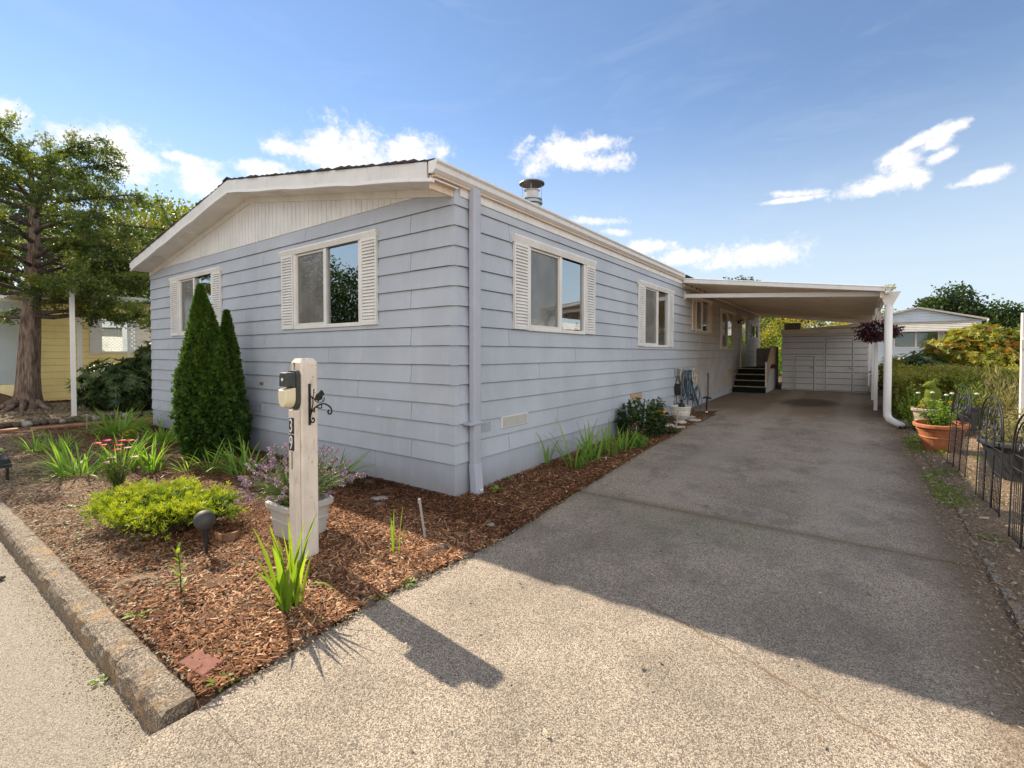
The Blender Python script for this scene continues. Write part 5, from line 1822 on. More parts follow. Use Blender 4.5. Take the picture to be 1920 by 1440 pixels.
# crimson and pink daisies on feathery stems
cs, tips = stems_plant('painted_daisy', 'crimson and pink daisies on feathery stems before the irises', (-3.30, -1.86, 0), 46, .40, .17, 'leaf_feather', leaf=(.035, .005), per=46, seed=5)
for i, (dx_, dz_, c_) in enumerate([(-.20, .52, 'petal_red'), (-.10, .55, 'petal_red'), (.02, .50, 'petal_red'), (.05, .55, 'petal_red'), (.13, .55, 'petal_red'), (-.14, .50, 'petal_red'), (.0, .45, 'petal_red'), (.10, .47, 'petal_pink'), (-.06, .36, 'petal_pink'), (.17, .37, 'petal_pink'), (-.10, .31, 'petal_pink')]):
    x, y = dx_ * .81 * 1.1, dx_ * .59 * 1.1
    dz_ -= .05
    nP = 16
    ang = np.arange(nP) * 2 * PI / nP
    D2 = np.stack([np.cos(ang), np.sin(ang), np.full(nP, .35)], 1)
    P2 = np.tile([x, y, dz_], (nP, 1))
    foliage('flower', leaf_geo(P2, D2, .046, .020, .5 + .5 * np.random.default_rng(i).random(nP), droop=-.05, up=np.tile([0, 0, 1.], (nP, 1))), c_, cs)
    MB().lathe([(.012, 0), (.010, .006), (.002, .009)], (x, y, dz_), 8).build('flower_centre', 'leaf_hot', cs)
    MB().tube([(x * .2, y * .2, .02), (x * .7, y * .7, dz_ * .6), (x, y, dz_)], .0022, 4).build('stem', 'leaf_feather', cs)


# small yellow and white patch by the irises
stems_plant('yellow_flower_plant', 'low plant with yellow and white flowers between the iris clumps', (-6.05, -0.98, .01), 26, .24, .16, 'leaf_weed', 'plant', 'petal_yellow', 22, (.045, .018), 9, .032, seed=31)
stems_plant('rose_bush', 'small leafy bush with cream buds beside the arborvitae', (-5.3, -0.42, .01), 30, .55, .26, 'leaf_dark_bush', 'plant', 'petal_white', 10, (.05, .03), 14, .03, seed=32)

# ------------------------------------------------------------------ weeds, litter, chips
def rosette(loc, r_, n, m, label, seed, flat=.35, W=.45, name='weed'):
    rg = np.random.default_rng(seed)
    a = rg.random(n) * 2 * PI
    L_ = r_ * (.5 + .6 * rg.random(n))
    D = np.stack([np.cos(a), np.sin(a), flat * rg.random(n) * 2], 1)
    P = np.stack([np.cos(a) * .01, np.sin(a) * .01, np.full(n, .004)], 1)
    V, F, T = leaf_geo(P, D, L_, L_ * W, np.clip(.35 + .5 * rg.random(n), 0, 1), fold=.15, droop=.12, up=np.tile([0, 0, 1.0], (n, 1)), rng=rg)
    o = link(name, np_mesh(name, V, F, T, m), None, loc)
    return tag(o, label, 'weed', None)


WEEDS = [((0.06, -2.62), .085, 22, 'bright toothed weed lying against the kerb'), ((-1.60, -2.55), .05, 10, 'tiny green weed by the kerb near the juniper'),
         ((-1.80, -2.49), .04, 8, 'small yellow-green sprig left of the juniper'), ((-0.10, -2.02), .05, 12, 'little weed left of the sunlit sword plant'),
         ((0.99, -1.72), .045, 14, 'dark green weed on the edge of the drive near the post'), ((0.98, -1.50), .07, 20, 'grey-green weed on the drive edge in the sun'),
         ((0.75, -0.75), .055, 16, 'small weed in the orange bark near the shade line'), ((0.93, -2.10), .05, 14, 'yellowish weed by the drive edge below the sword plant'),
         ((0.03, -1.13), .03, 9, 'tiny plant in the bark beside the number post'), ((-0.93, -0.72), .05, 12, 'small dark weed right of the planter'),
         ((0.44, -0.32), .05, 14, 'small weed in the shaded bark off the house corner'), ((0.22, 0.42), .11, 18, 'broad dark dandelion leaves beside the downspout'),
         ((0.06, 0.80), .08, 16, 'low weed against the skirt past the downspout'), ((0.70, -0.62), .04, 12, 'sprig at the kink of the drive edge'),
         ((1.03, -2.60), .07, 16, 'green weed growing at the kerb end'), ((0.33, -2.86), .05, 12, 'weed in the gutter under the kerb'),
         ((0.80, 1.25), .04, 10, 'little clover by the drive in the shade'), ((0.76, 2.3), .05, 12, 'low greens beside the gladiolus'),
         ((-6.9, -2.3), .12, 20, 'yellowish weed patch at the road end of the bed'), ((-6.1, -2.15), .06, 14, 'small weed between the iris clumps and the kerb'),
         ((-2.75, -2.35), .06, 14, 'mossy weed left of the juniper'), ((-3.4, -2.5), .05, 10, 'green sprig on the bare soil near the kerb')]
for i, ((x, y), r_, n, lb) in enumerate(WEEDS):
    z = G(y) + .012 if y > -2.7 else -.12
    rosette((x, y, z), r_, n, 'leaf_weed', lb, 100 + i)


def in_bed(x, y):
    """the bark-covered bed: front bed and the strip beside the house"""
    if y < 0:
        return (x > -9.5) and (y > -2.69) and x < interp(LEFT, y) - .01 and y < -.012
    return 0.02 < x < interp(LEFT, y) - .01 and y < 7.6


def chips(name, n, sampler, size, m, label, zoff=.012, seed=0, tintf=None):
    rg = np.random.default_rng(seed)
    XY, k = [], 0
    while k < n:
        p = sampler(rg, n)
        XY.append(p)
        k += len(p)
    XY = np.concatenate(XY)[:n]
    gz = 0.018 * np.clip(XY[:, 1], 0, 50)
    a = rg.random(n) * 2 * PI
    L_ = size[0] * (.4 + 1.1 * rg.random(n) ** 1.6)
    W_ = size[1] * (.5 + .9 * rg.random(n))
    pit = rg.normal(size=n) * .28
    u = np.stack([np.cos(a) * np.cos(pit), np.sin(a) * np.cos(pit), np.sin(pit)], 1)
    v = np.stack([-np.sin(a), np.cos(a), rg.normal(size=n) * .45], 1)
    v = unit(v)
    w_ = np.cross(u, v)
    C_ = np.stack([XY[:, 0], XY[:, 1], gz + zoff + rg.random(n) * .022], 1)
    Lh, Wh = (L_ / 2)[:, None], (W_ / 2)[:, None]
    T0 = (W_ * .35)[:, None]
    V = np.stack([C_ - u * Lh - v * Wh * .6, C_ + u * Lh - v * Wh, C_ + u * Lh * .9 + v * Wh, C_ - u * Lh + v * Wh * .8, C_ + w_ * T0 + u * Lh * .1], 1).reshape(-1, 3)
    b_ = (np.arange(n) * 5)[:, None]
    F = np.concatenate([b_ + np.array([[0, 1, 4]]), b_ + np.array([[1, 2, 4]]), b_ + np.array([[2, 3, 4]]), b_ + np.array([[3, 0, 4]])], 1).reshape(-1, 3)
    T = rg.random(n) ** 1.3 if tintf is None else tintf(XY, rg)
    o = link(name, np_mesh(name, V, F, np.repeat(np.clip(T, 0, 1), 5), m))
    return tag(o, label, None, None, 'stuff')


def s_front(rg, n):
    p = np.stack([rg.uniform(-9.4, 1.2, n), rg.uniform(-2.68, 0.0, n)], 1)
    # thicker close by, thin by the sunny kerb
    pat = .5 + .5 * np.sin(p[:, 0] * 1.9 + 1.0) * np.sin(p[:, 1] * 2.7 + p[:, 0])
    keep = rg.random(n) < np.clip(.22 + (p[:, 0] + 4) * .13, .16, 1) * np.where((p[:, 1] < -1.55) & (p[:, 0] < -.1), .22 + .3 * pat, .55 + .5 * pat)
    p = p[keep]
    return np.array([q for q in p if in_bed(*q)])


def s_near(rg, n):
    p = np.stack([rg.uniform(-1.2, 1.2, n), rg.uniform(-2.68, 0.0, n)], 1)
    far = np.clip((-1.75 - p[:, 1]) / .5, 0, 1) * np.clip((.55 - p[:, 0]) / .7, 0, 1)
    p = p[rg.random(len(p)) > far * .85]
    return np.array([q for q in p if in_bed(*q)])


def s_side(rg, n):
    p = np.stack([rg.uniform(0.02, .93, n), rg.uniform(0, 7.6, n)], 1)
    p = p[rg.random(len(p)) < np.clip(1.2 - p[:, 1] * .14, .15, 1)]
    return np.array([q for q in p if in_bed(*q)])


def warm(XY, rg):
    """fresh orange bark towards the corner of the drive, old dark bark elsewhere"""
    n = len(XY)
    f = np.clip((XY[:, 0] + 1.1) / 1.1, 0, 1) * np.clip((XY[:, 1] + 2.7) / .4, 0, 1)
    old = np.clip(1 - f, 0, 1)
    near_wall = np.clip((XY[:, 1] + .75) / .4, 0, 1)
    return np.clip(rg.beta(1.5, 1.6, n) * (1.0 - .34 * old) - .34 * near_wall, 0, 1)


chips('bark_mulch', 46000, s_front, (.040, .012), 'chips', 'brown and orange bark chips over the planting bed', seed=1, tintf=warm)
chips('bark_mulch', 36000, s_near, (.062, .0075), 'chips', 'fresh orange shredded bark near the number post', seed=2, tintf=warm)
chips('bark_mulch', 16000, s_side, (.042, .010), 'chips', 'dark red bark along the side wall', seed=3, tintf=lambda XY, rg: rg.beta(1.4, 2.6, len(XY)))


def s_right(rg, n):
    p = np.stack([rg.uniform(3.9, 6.4, n), rg.uniform(-1.2, 8.5, n)], 1)
    return np.array([q for q in p if q[0] > interp(RIGHT, q[1]) + .01])


chips('leaf_litter', 24000, s_right, (.020, .009), 'litter', 'dry leaf litter and crumbs on the soil right of the drive', seed=4)
chips('leaf_litter', 900, s_right, (.05, .022), 'litter', 'larger dead leaves on the soil right of the drive', seed=5, tintf=lambda XY, rg: .45 + .5 * rg.random(len(XY)))


def s_kerb(rg, n):
    p = np.stack([rg.uniform(-9, .9, n), rg.uniform(-2.69, -1.3, n)], 1)
    p = p[rg.random(len(p)) < np.clip(1 - (p[:, 1] + 2.3) * .8, .2, 1)]
    return np.array([q for q in p if in_bed(*q)])


chips('leaf_litter', 22000, s_kerb, (.026, .011), 'litter', 'crumbly sun-bleached soil and twigs by the kerb', seed=6, zoff=.010)


def s_gutter(rg, n):
    x = rg.uniform(-6, 1.0, n)
    return np.stack([x, -2.835 - np.abs(rg.normal(size=n)) * .07], 1)


gm = chips('gutter_grit', 3600, s_gutter, (.008, .005), 'litter', 'sandy grit along the foot of the kerb', seed=7, zoff=-.122, tintf=lambda XY, rg: .25 + .6 * rg.random(len(XY)))


def s_edges(rg, n):
    y = rg.uniform(-2.6, 7, n)
    side = rg.random(n) < .45
    x = np.where(side, np.array([interp(LEFT, q) for q in y]) + np.abs(rg.normal(size=n)) * .03, np.array([interp(RIGHT, q) for q in y]) - np.abs(rg.normal(size=n)) * .09)
    return np.stack([x, y], 1)


chips('edge_debris', 4200, s_edges, (.016, .008), 'litter', 'crumbs of soil and leaf spilled along the drive edges', seed=8, zoff=.004, tintf=lambda XY, rg: .15 + .6 * rg.random(len(XY)))


def s_drive(rg, n):
    return np.stack([rg.uniform(1.1, 3.9, n), rg.uniform(-2.6, 8, n)], 1)


chips('drive_specks', 260, s_drive, (.018, .012), 'litter', 'a few dead leaves and specks on the drive', seed=9, zoff=.005)
# low weedy grass by the right edge
rg = np.random.default_rng(55)
n = 5200
y = rg.uniform(1.5, 7.2, n)
x = np.array([interp(RIGHT, q) for q in y]) + np.abs(rg.normal(size=n)) * .20 + .01
cl = (np.sin(y * 5.1) * np.sin(x * 8) + np.sin(y * 2.3 + 1)) > -.1
x, y = x[cl], y[cl]
n = len(x)
P = np.stack([x, y, .018 * y + .004], 1)
D = rg.normal(size=(n, 3)) * np.array([1, 1, .3]) + np.array([0, 0, .75])
foliage('edge_grass', leaf_geo(P, D, .03 + .05 * rg.random(n), .006, rg.random(n), rng=rg), 'leaf_weed', None, 'stuff')
tag(bpy.data.objects['edge_grass'], 'thin weedy grass along the right edge of the drive')
# right-hand plants
stems_plant('stonecrop', 'pale green bushy plant at the foot of the wire trellis', (4.70, 4.12, G(4)), 22, .36, .12, 'leaf_weed', leaf=(.05, .032), per=12, seed=41)
rosette((4.20, 5.2, .1), .12, 30, 'leaf_weed', 'sunlit green weeds in front of the terracotta pot', 301)
rosette((4.02, 5.9, .115), .12, 26, 'leaf_weed', 'weeds left of the terracotta pot', 302)
rosette((4.55, 4.9, .1), .10, 24, 'leaf_weed', 'weeds between the terracotta and black pots', 303)
rosette((4.45, 1.6, .04), .07, 18, 'leaf_weed', 'small weed under the nearest trellis', 304)

# ------------------------------------------------------------------ small things in the front bed
sl = thing('spot_lamp', 'round dark garden spot lamp on a spike near the kerb', 'garden lamp', (-0.50, -2.07, 0))
MB().tube([(0, 0, -.05), (0, 0, .10), (-.005, 0, .21)], [.008, .013, .02], 8).build('spike', 'black', sl)
hd = MB()
hd.lathe([(.010, -.055), (.045, -.045), (.066, -.015), (.070, .02), (.062, .05), (.040, .075), (.01, .085)], (0, 0, 0), 20)
ho = hd.build('lamp_head', 'lamp_black', sl, loc=(-.01, .0, .255), smooth=True)
ho.rotation_euler = (R(18), R(-24), 0)
MB().tube([(-.005, 0, .17), (-.05, .03, .14), (-.12, .06, .06), (-.16, .10, .012)], .005, 6).build('cable', 'black', sl)
tag(MB().tube([(-.5, -2.02, .02), (-.40, -1.95, .03), (-.25, -1.93, .022), (-.05, -1.90, .028), (.05, -1.80, .015)], .006, 6).build('lamp_cable', 'black'), 'thin black cable lying from the spot lamp to the post', 'cable')
sp_ = thing('spot_light', 'black angled spotlight at the far end of the kerb', 'garden lamp', (-4.62, -2.56, 0))
MB().tube([(.06, .02, -.02), (.07, .02, .16), (.02, .0, .23)], .014, 6).build('stem', 'black', sp_)
MB().hexa([(-.16, -.07, .17), (.05, -.07, .16), (.05, .07, .16), (-.16, .07, .17), (-.14, -.05, .30), (.0, -.05, .25), (.0, .05, .25), (-.14, .05, .30)]).build('lamp_head', 'black', sp_, bev=.012)
MB().tube([(.07, .02, .02), (.1, -.04, .01), (.2, -.02, .012), (.34, .05, .015)], .006, 5).build('cable', 'pale_hose', sp_)
stp = MB()
pr = random.Random(6)
V = []
stmp = thing('tree_stump', 'small split tree stump between the spot lamp and the planter', 'stump', (-0.72, -1.83, 0))
m_ = MB()
n_ = 14
ring0 = [(.095 * math.cos(2 * PI * k / n_) * pr.uniform(.85, 1.2), .075 * math.sin(2 * PI * k / n_) * pr.uniform(.85, 1.2)) for k in range(n_)]
m_.v = [(x * 1.25, y * 1.25, -.02) for x, y in ring0] + [(x, y, .05 + .03 * x / .09 + pr.uniform(-.006, .01)) for x, y in ring0]
m_.f = [tuple(range(n_, 2 * n_))] + [(i, (i + 1) % n_, (i + 1) % n_ + n_, i + n_) for i in range(n_)]
m_.build('trunk_base', 'stump', stmp)
MB().hexa([(-.13, -.05, .02), (.06, -.09, .03), (.07, -.075, .03), (-.12, -.035, .02), (-.12, -.05, .05), (.07, -.088, .085), (.075, -.075, .085), (-.115, -.035, .05)]).build('split_piece', 'timber', stmp)
bk = MB()
bk.hexa([(0, 0, -.02), (.19, .03, -.02), (.16, .13, -.02), (-.03, .10, -.02), (.0, .0, .035), (.19, .03, .03), (.16, .13, .034), (-.03, .10, .036)])
bo = bk.build('broken_brick', 'brick', None, loc=(.745, -2.675, .006), bev=.008)
tag(bo, 'salmon broken brick lying at the end of the kerb', 'brick')


def rock(loc, r_, m, label, seed, name='stone', sq=.6):
    rg_ = random.Random(seed)
    m_ = MB()
    n_, rings = 9, 4
    vs = []
    for i in range(rings + 1):
        ph = PI / 2 * (1 - 2 * i / rings)
        for j in range(n_):
            a = 2 * PI * j / n_
            k_ = r_ * rg_.uniform(.8, 1.15)
            vs.append((k_ * math.cos(ph) * math.cos(a) * 1.3, k_ * math.cos(ph) * math.sin(a), k_ * math.sin(ph) * sq))
    fs = []
    for i in range(rings):
        for j in range(n_):
            fs.append((i * n_ + j, (i + 1) * n_ + j, (i + 1) * n_ + (j + 1) % n_, i * n_ + (j + 1) % n_))
    m_.v, m_.f = vs, fs
    o = m_.build(name, m, None, loc=loc, smooth=True)
    o.rotation_euler = (0, 0, rg_.random() * 6)
    return tag(o, label, 'stone') if label else o


rock((-0.55, -0.50, .02), .08, 'stone', 'pale flat stone in the bark below the skirt', 1, sq=.35)
rock((-0.42, -0.60, .02), .05, 'stone', 'small grey chip of stone beside the flat one', 2, sq=.35)
rock((-1.56, -2.96, -.105), .022, 'dark_stone', 'dark pebble lying alone on the road', 3)
rock((.80, -1.00, .02), .05, 'dark_stone', 'dark stone at the kink of the drive edge', 4)
rock((.93, -1.62, .01), .045, 'dark_stone', 'rough stone on the sunny drive edge', 5)
rock((.80, -.42, .02), .04, 'stone', 'pale crumb of concrete by the drive edge', 6)
for i in range(14):
    y_ = -2.5 + i * .14
    rock((interp(LEFT, y_) - .035, y_, .0), .03 + .016 * (i % 3), 'dark_stone', None, 40 + i)
    o = bpy.context.scene.objects[-1]
for o in [q for q in COL.objects if q.name.startswith('stone') and 'label' not in q]:
    tag(o, 'dark edging pebble along the ragged left edge of the drive', 'stone', 'edging pebbles beside the drive')


def stake(loc, h, lean, label, capm=None, r_=.006):
    t_ = thing('plant_stake', label, 'stake', loc)
    MB().tube([(0, 0, -.04), (lean[0], lean[1], h)], r_, 6).build('rod', 'stake', t_)
    if capm:
        MB().lathe([(r_ * 2, 0), (r_ * 3.2, .012), (r_ * 1.2, .026)], (lean[0], lean[1], h), 8).build('cap', capm, t_)
    else:
        MB().lathe([(r_ * 1.5, -.03), (r_ * 1.6, 0), (r_ * 1.0, .008)], (lean[0], lean[1], h), 8).build('cap', 'stake', t_)
    return t_


stake((.565, -.935, 0), .325, (-.055, -.02), 'grey metal stake leaning in the bark off the house corner', None, .009)
stake((-2.79, -.92, 0), .27, (.0, 0), 'slim stake with a brown cap left of the lavender', 'cap_brown', .007)
stake((-6.01, -.90, 0), .20, (-.02, 0), 'thin silver stake between the iris clumps', None, .007)
stake((-8.70, -.95, 0), .30, (.03, 0), 'silver stake near the timber edging', None, .010)
stake((.62, 3.2, .05), .34, (.03, .0), 'bent wire label stake beside the dark bush', None, .004)
stake((.66, 5.05, .09), .36, (.02, .05), 'grey stake between the dark bush and the white vase', None, .010)
tag(MB().box(.30, .42, 1.95, 1.97, .05, .056).build('plant_label', 'clean_white'), 'white plastic plant label lying by the gladiolus', 'label')
tag(MB().box(.58, .60, 2.28, 2.285, .05, .10).build('plant_label', 'clean_white'), 'small upright white plant tag among the gladiolus', 'label')

# ------------------------------------------------------------------ along the side wall
b1, _ = stems_plant('camellia_bush', 'dark leafy bush beside the side wall with a few pale blooms', (.38, 4.10, G(4)), 88, .66, .46, 'leaf_dark_bush', 'shrub', 'petal_white', 16, (.060, .030), 34, .026, seed=61, hub=1.2)
stems_plant('red_stem_plant', 'reddish low plant in front of the dark bush', (.50, 3.55, G(3.5)), 34, .34, .18, 'leaf_purple', 'plant', 'petal_pink', 8, (.05, .012), 12, .02, seed=62)
stems_plant('fern_clump', 'light green fern by the drive edge beside the gladiolus', (.66, 3.2, G(3)), 26, .26, .16, 'leaf_iris', 'plant', None, 0, (.07, .012), 14, seed=63)
stems_plant('low_ground_cover', 'dark creeping plant with orange specks on the drive edge', (.66, 4.6, G(4.5)), 40, .16, .22, 'leaf_dark_bush', 'plant', 'petal_orange', 10, (.035, .018), 14, .018, seed=64)
pot('orange_pot', 'orange and yellow glazed pot half hidden behind the dark bush', (.36, 4.95, G(5)), .14, .10, .36, 'orange_pot', 'pot', rings=(.5, .75))
stems_plant('marigold', 'dark marigolds growing in the orange pot', (.36, 4.95, G(5) + .32), 26, .26, .16, 'leaf_dark_bush', 'plant', 'petal_orange', 12, (.05, .02), 12, .03, seed=65)
for a, z0_ in ((.18, .0), (.28, .05)):
    tag(MB().tube([(a, 4.62 + z0_, .25), (a - .01, 4.60 + z0_, .55), (a + .02, 4.52 + z0_, .66)], .009, 6).build('garden_fork_handle', 'blue_white', None), 'pale tool handle above the dark bush, the %s of the two' % ('one closer to the wall' if a < .2 else 'one closer to the drive'), 'tool', 'tool handles above the bush')
# white urn
ur = thing('white_urn', 'chalky white urn planter on pale stepping stones', 'pot', (.50, 5.85, G(5.8) + .02))
MB().lathe([(.12, 0), (.125, .02), (.085, .035), (.08, .05), (.13, .09), (.175, .16), (.185, .22), (.178, .255), (.192, .262), (.195, .285), (.186, .29), (.20, .30), (.20, .325), (.18, .325), (.165, .30), (.16, .25)], (0, 0, 0), 28).build('pot_wall', 'vase', ur)
MB().lathe([(.158, .24), (.16, .255), (.01, .262)], (0, 0, 0), 20).build('potting_soil', 'soil', ur)
fg = thing('bird_figurine', 'small black bird ornament standing in the white urn', 'ornament', (.52, 5.86, G(5.8) + .27))
MB().lathe([(.02, 0), (.05, .03), (.065, .07), (.05, .12), (.02, .15), (.028, .165), (.03, .19), (.01, .21)], (0, 0, 0), 12).build('body', 'black', fg, smooth=True)
MB().tube([(0, 0, .18), (-.05, -.02, .165)], [.012, .003], 6).build('beak', 'black', fg)
MB().tube([(0.02, 0, .10), (.09, .04, .03)], [.03, .006], 6, flat=.5).build('tail', 'black', fg)
for i, (x, y, s_) in enumerate(((.40, 5.45, .14), (.62, 5.35, .12), (.62, 6.35, .15), (.45, 6.7, .12))):
    m_ = MB()
    ps = [(x + s_ * math.cos(2 * PI * k / 8) * random.uniform(.8, 1.1), y + s_ * 1.3 * math.sin(2 * PI * k / 8) * random.uniform(.8, 1.1)) for k in range(8)]
    m_.prism(ps, 2, G(y), G(y) + .03)
    tag(m_.build('stepping_stone', 'paver', bev=.006), ['pale stepping stone in front of the white urn', 'pale stepping stone at the drive side of the urn', 'pale stepping stone behind the white urn', 'pale stepping stone under the hose reel'][i], 'stone')
# hose reel on the wall
hr = thing('hose_reel', 'beige wall hose reel wound with blue-grey garden hose', 'hose reel', (0, 0, 0))
yc, zc = 7.42, .97
for xx in (.075, .34):
    for rr_, th in ((.17, .013), (.06, .010)):
        pts = [(xx, yc + rr_ * math.cos(2 * PI * q / 24), zc + rr_ * math.sin(2 * PI * q / 24)) for q in range(25)]
        MB().tube(pts, th, 6, cap=False).build('wheel_rim', 'reel', hr)
    for q in range(5):
        a = 2 * PI * q / 5 + .3
        MB().tube([(xx, yc, zc), (xx, yc + .16 * math.cos(a), zc + .16 * math.sin(a))], .009, 5).build('spoke', 'reel', hr)
MB().box(.012, .03, yc - .10, yc + .10, .78, 1.10).build('wall_plate', 'reel', hr)
MB().tube([(.03, yc, zc), (.40, yc, zc)], .022, 8).build('axle', 'reel', hr)
hm = MB()
pts = []
for q in range(420):
    a = q * 2 * PI / 30
    xx = .10 + .21 * abs(((q / 90) % 2) - 1)
    r2 = .09 + .04 * (q / 420)
    pts.append((xx, yc + r2 * math.cos(a), zc + r2 * math.sin(a)))
hm.tube(pts, .012, 6)
hm.build('hose', 'hose', hr)
hgr = random.Random(3)
for q in range(11):
    x0 = .09 + .02 * q
    dep = hgr.uniform(.42, .68)
    wd = hgr.uniform(.10, .16)
    pts = [(x0 + .02 * math.sin(k * .5 + q), yc + wd * math.sin(PI * k / 16 - PI / 2), zc + .04 - dep * math.sin(PI * k / 16)) for k in range(17)]
    MB().tube(pts, .011, 6).build('hose_loop', 'hose' if q % 3 else 'pale_hose', hr, smooth=True)
for q in range(7):
    x0 = .34 + .03 * (q % 4)
    pts = [(x0 + .07 * math.cos(2 * PI * k / 18 + q), yc + .10 * math.sin(2 * PI * k / 18), .60 + (.17 + .02 * q) * math.cos(2 * PI * k / 18 + q * .4) - .03 * q) for k in range(19)]
    MB().tube(pts, .010, 6, cap=False).build('hose_loop', 'pale_hose' if q % 2 else 'hose', hr, smooth=True)
MB().tube([(.22, 7.7, .5), (.24, 7.66, .3), (.26, 7.7, G(7.7))], .010, 6).build('hose_end', 'cap_brown', hr)
MB().tube([(.22, 7.95, .5), (.24, 7.98, .3), (.30, 8.0, G(8))], .010, 6).build('hose_end', 'pale_hose', hr)
mc = thing('tool_caddy', 'black mesh caddy hung on the wall below the meter', 'caddy', (0, 0, 0))
MB().box(.012, .12, 7.02, 7.16, .55, .80).build('box', 'black', mc, bev=.01)
MB().tube([(.03, 7.05, .80), (.05, 7.10, .95), (.03, 7.14, .80)], .006, 5).build('hanger', 'black', mc)
MB().tube([(.05, 7.08, .55), (.05, 7.06, .25)], .008, 5).build('strap', 'black', mc)
tap = thing('garden_tap', 'low outdoor tap with a brass valve at the wall foot', 'tap', (.15, 6.6, 0))
MB().tube([(0, 0, G(6.6)), (0, 0, .42), (.07, 0, .44), (.09, 0, .38)], .012, 6).build('pipe', 'black', tap)
MB().tube([(.0, -.035, .46), (.0, .035, .46)], .012, 6).build('valve', 'cap_brown', tap)
sp2 = thing('sprinkler_stand', 'black sprinkler on a short stand beside the hose', 'sprinkler', (.62, 7.35, G(7.3)))
MB().tube([(0, 0, 0), (0, 0, .30), (.0, .02, .36)], .018, 7).build('stand', 'black', sp2)
MB().tube([(-.08, -.02, .36), (.0, .0, .385), (.09, .03, .36)], [.015, .026, .018], 7).build('sprinkler_head', 'black', sp2)
MB().lathe([(.022, .05), (.024, .075), (.02, .08)], (0, 0, 0), 8).build('hose_collar', 'digit', sp2)
# ------------------------------------------------------------------ conifer at the left
def limb(mb, p0, p1, r0, r1, sag, rg, n=7, wob=.06):
    pts, rr = [], []
    L_ = float(np.linalg.norm(np.array(p1) - np.array(p0)))
    for i in range(n + 1):
        t_ = i / n
        p = np.array(p0) * (1 - t_) + np.array(p1) * t_
        p = p + np.array([0, 0, sag * 4 * t_ * (1 - t_)]) + rg.normal(size=3) * wob * L_ * .12 * (0 < i < n)
        pts.append(p)
        rr.append(r0 + (r1 - r0) * t_ ** .8)
    mb.tube(pts, rr, 7)
    return pts


ct = thing('conifer', 'big conifer with a thick reddish trunk at the left', 'tree', (-14.2, -0.95, 0))
rg = np.random.default_rng(17)
tm = MB()
trunk = [(-.05, 0, -.1), (-.02, 0, .12), (.02, .01, .4), (.05, .02, .9), (.10, .05, 1.6), (.17, .08, 2.4), (.26, .12, 3.2), (.30, .15, 4.1), (.34, .16, 5.0), (.30, .14, 5.9), (.30, .14, 6.5)]
tr = [.44, .32, .26, .225, .205, .185, .16, .125, .09, .05, .02]
# fluted trunk: a ring per level with ribs
V, F = [], []
nr = 26
lev = []
for i in range(len(trunk) - 1):
    for s_ in range(4):
        f_ = s_ / 4
        lev.append((tuple(trunk[i][k] * (1 - f_) + trunk[i + 1][k] * f_ for k in range(3)), tr[i] * (1 - f_) + tr[i + 1] * f_))
for (c, r_) in lev:
    for j in range(nr):
        a = 2 * PI * j / nr
        rib = 1 + .05 * math.sin(a * 5 + c[2] * .6) + .035 * math.sin(a * 11 - c[2]) + (.24 * max(0, .5 - c[2]) * math.sin(a * 6 + .5))
        V.append((c[0] + r_ * rib * math.cos(a), c[1] + r_ * rib * math.sin(a), c[2]))
for i in range(len(lev) - 1):
    for j in range(nr):
        F.append((i * nr + j, i * nr + (j + 1) % nr, (i + 1) * nr + (j + 1) % nr, (i + 1) * nr + j))
tm.v, tm.f = V, F
for a in (3.6, 4.6, -.3, .6, 2.2, 5.4):
    tm.tube([(.25 * math.cos(a), .25 * math.sin(a), .22), (.5 * math.cos(a), .5 * math.sin(a), .08), (.78 * math.cos(a), .78 * math.sin(a), -.03)], [.10, .06, .03], 8)
tm.build('trunk', 'bark_red', ct, smooth=True)
bm_ = MB()
Pc, Dc, Tc = [], [], []


def conifer_branch(p0, azm, L_, rise, sag, nb, dens=1.0):
    dirn = np.array([math.cos(azm), math.sin(azm), 0])
    p1 = np.array(p0) + dirn * L_ + np.array([0, 0, rise])
    pts = limb(bm_, p0, p1, .022 + .013 * L_, .008, sag, rg)
    side = np.array([-math.sin(azm), math.cos(azm), 0])
    for k in range(nb):
        t_ = .28 + .72 * (k + rg.random()) / nb
        q = np.array(pts[0]) * (1 - t_) + p1 * t_ + np.array([0, 0, sag * 4 * t_ * (1 - t_)])
        sd_ = 1 if k % 2 else -1
        tl = (.28 + .32 * (1 - t_)) * min(1.0, L_ / 2.2) * (.6 + .7 * rg.random())
        e = q + (dirn * .75 + side * sd_ * (.9 * rg.random() + .2)) * tl + np.array([0, 0, rg.normal() * .22 - .04])
        bm_.tube([q, (q + e) / 2 + np.array([0, 0, .03]), e], [.012, .008, .004], 5, cap=False)
        n_ = int((165 if q[2] < 4.0 else 130) * dens)
        u = rg.random(n_)[:, None]
        cc = q * (1 - u) + e * u + rg.normal(size=(n_, 3)) * np.array([.085, .085, .065])
        Pc.append(cc)
        dd = (e - q)[None] / max(.1, tl) * .8 + rg.normal(size=(n_, 3)) * np.array([.6, .6, .35]) + np.array([0, 0, .10])
        Dc.append(dd)
        brown = .9 if rg.random() < .10 else 0
        Tc.append(np.clip(rg.normal(.36, .13) + rg.normal(size=n_) * .12 + .5 * (cc[:, 2] - q[2]) + brown * rg.random(n_) * .6, 0, 1))


def trunk_at(z):
    for a, b_ in zip(trunk, trunk[1:]):
        if a[2] <= z <= b_[2]:
            f_ = (z - a[2]) / (b_[2] - a[2])
            return np.array([a[k] * (1 - f_) + b_[k] * f_ for k in range(3)])
    return np.array(trunk[-1])


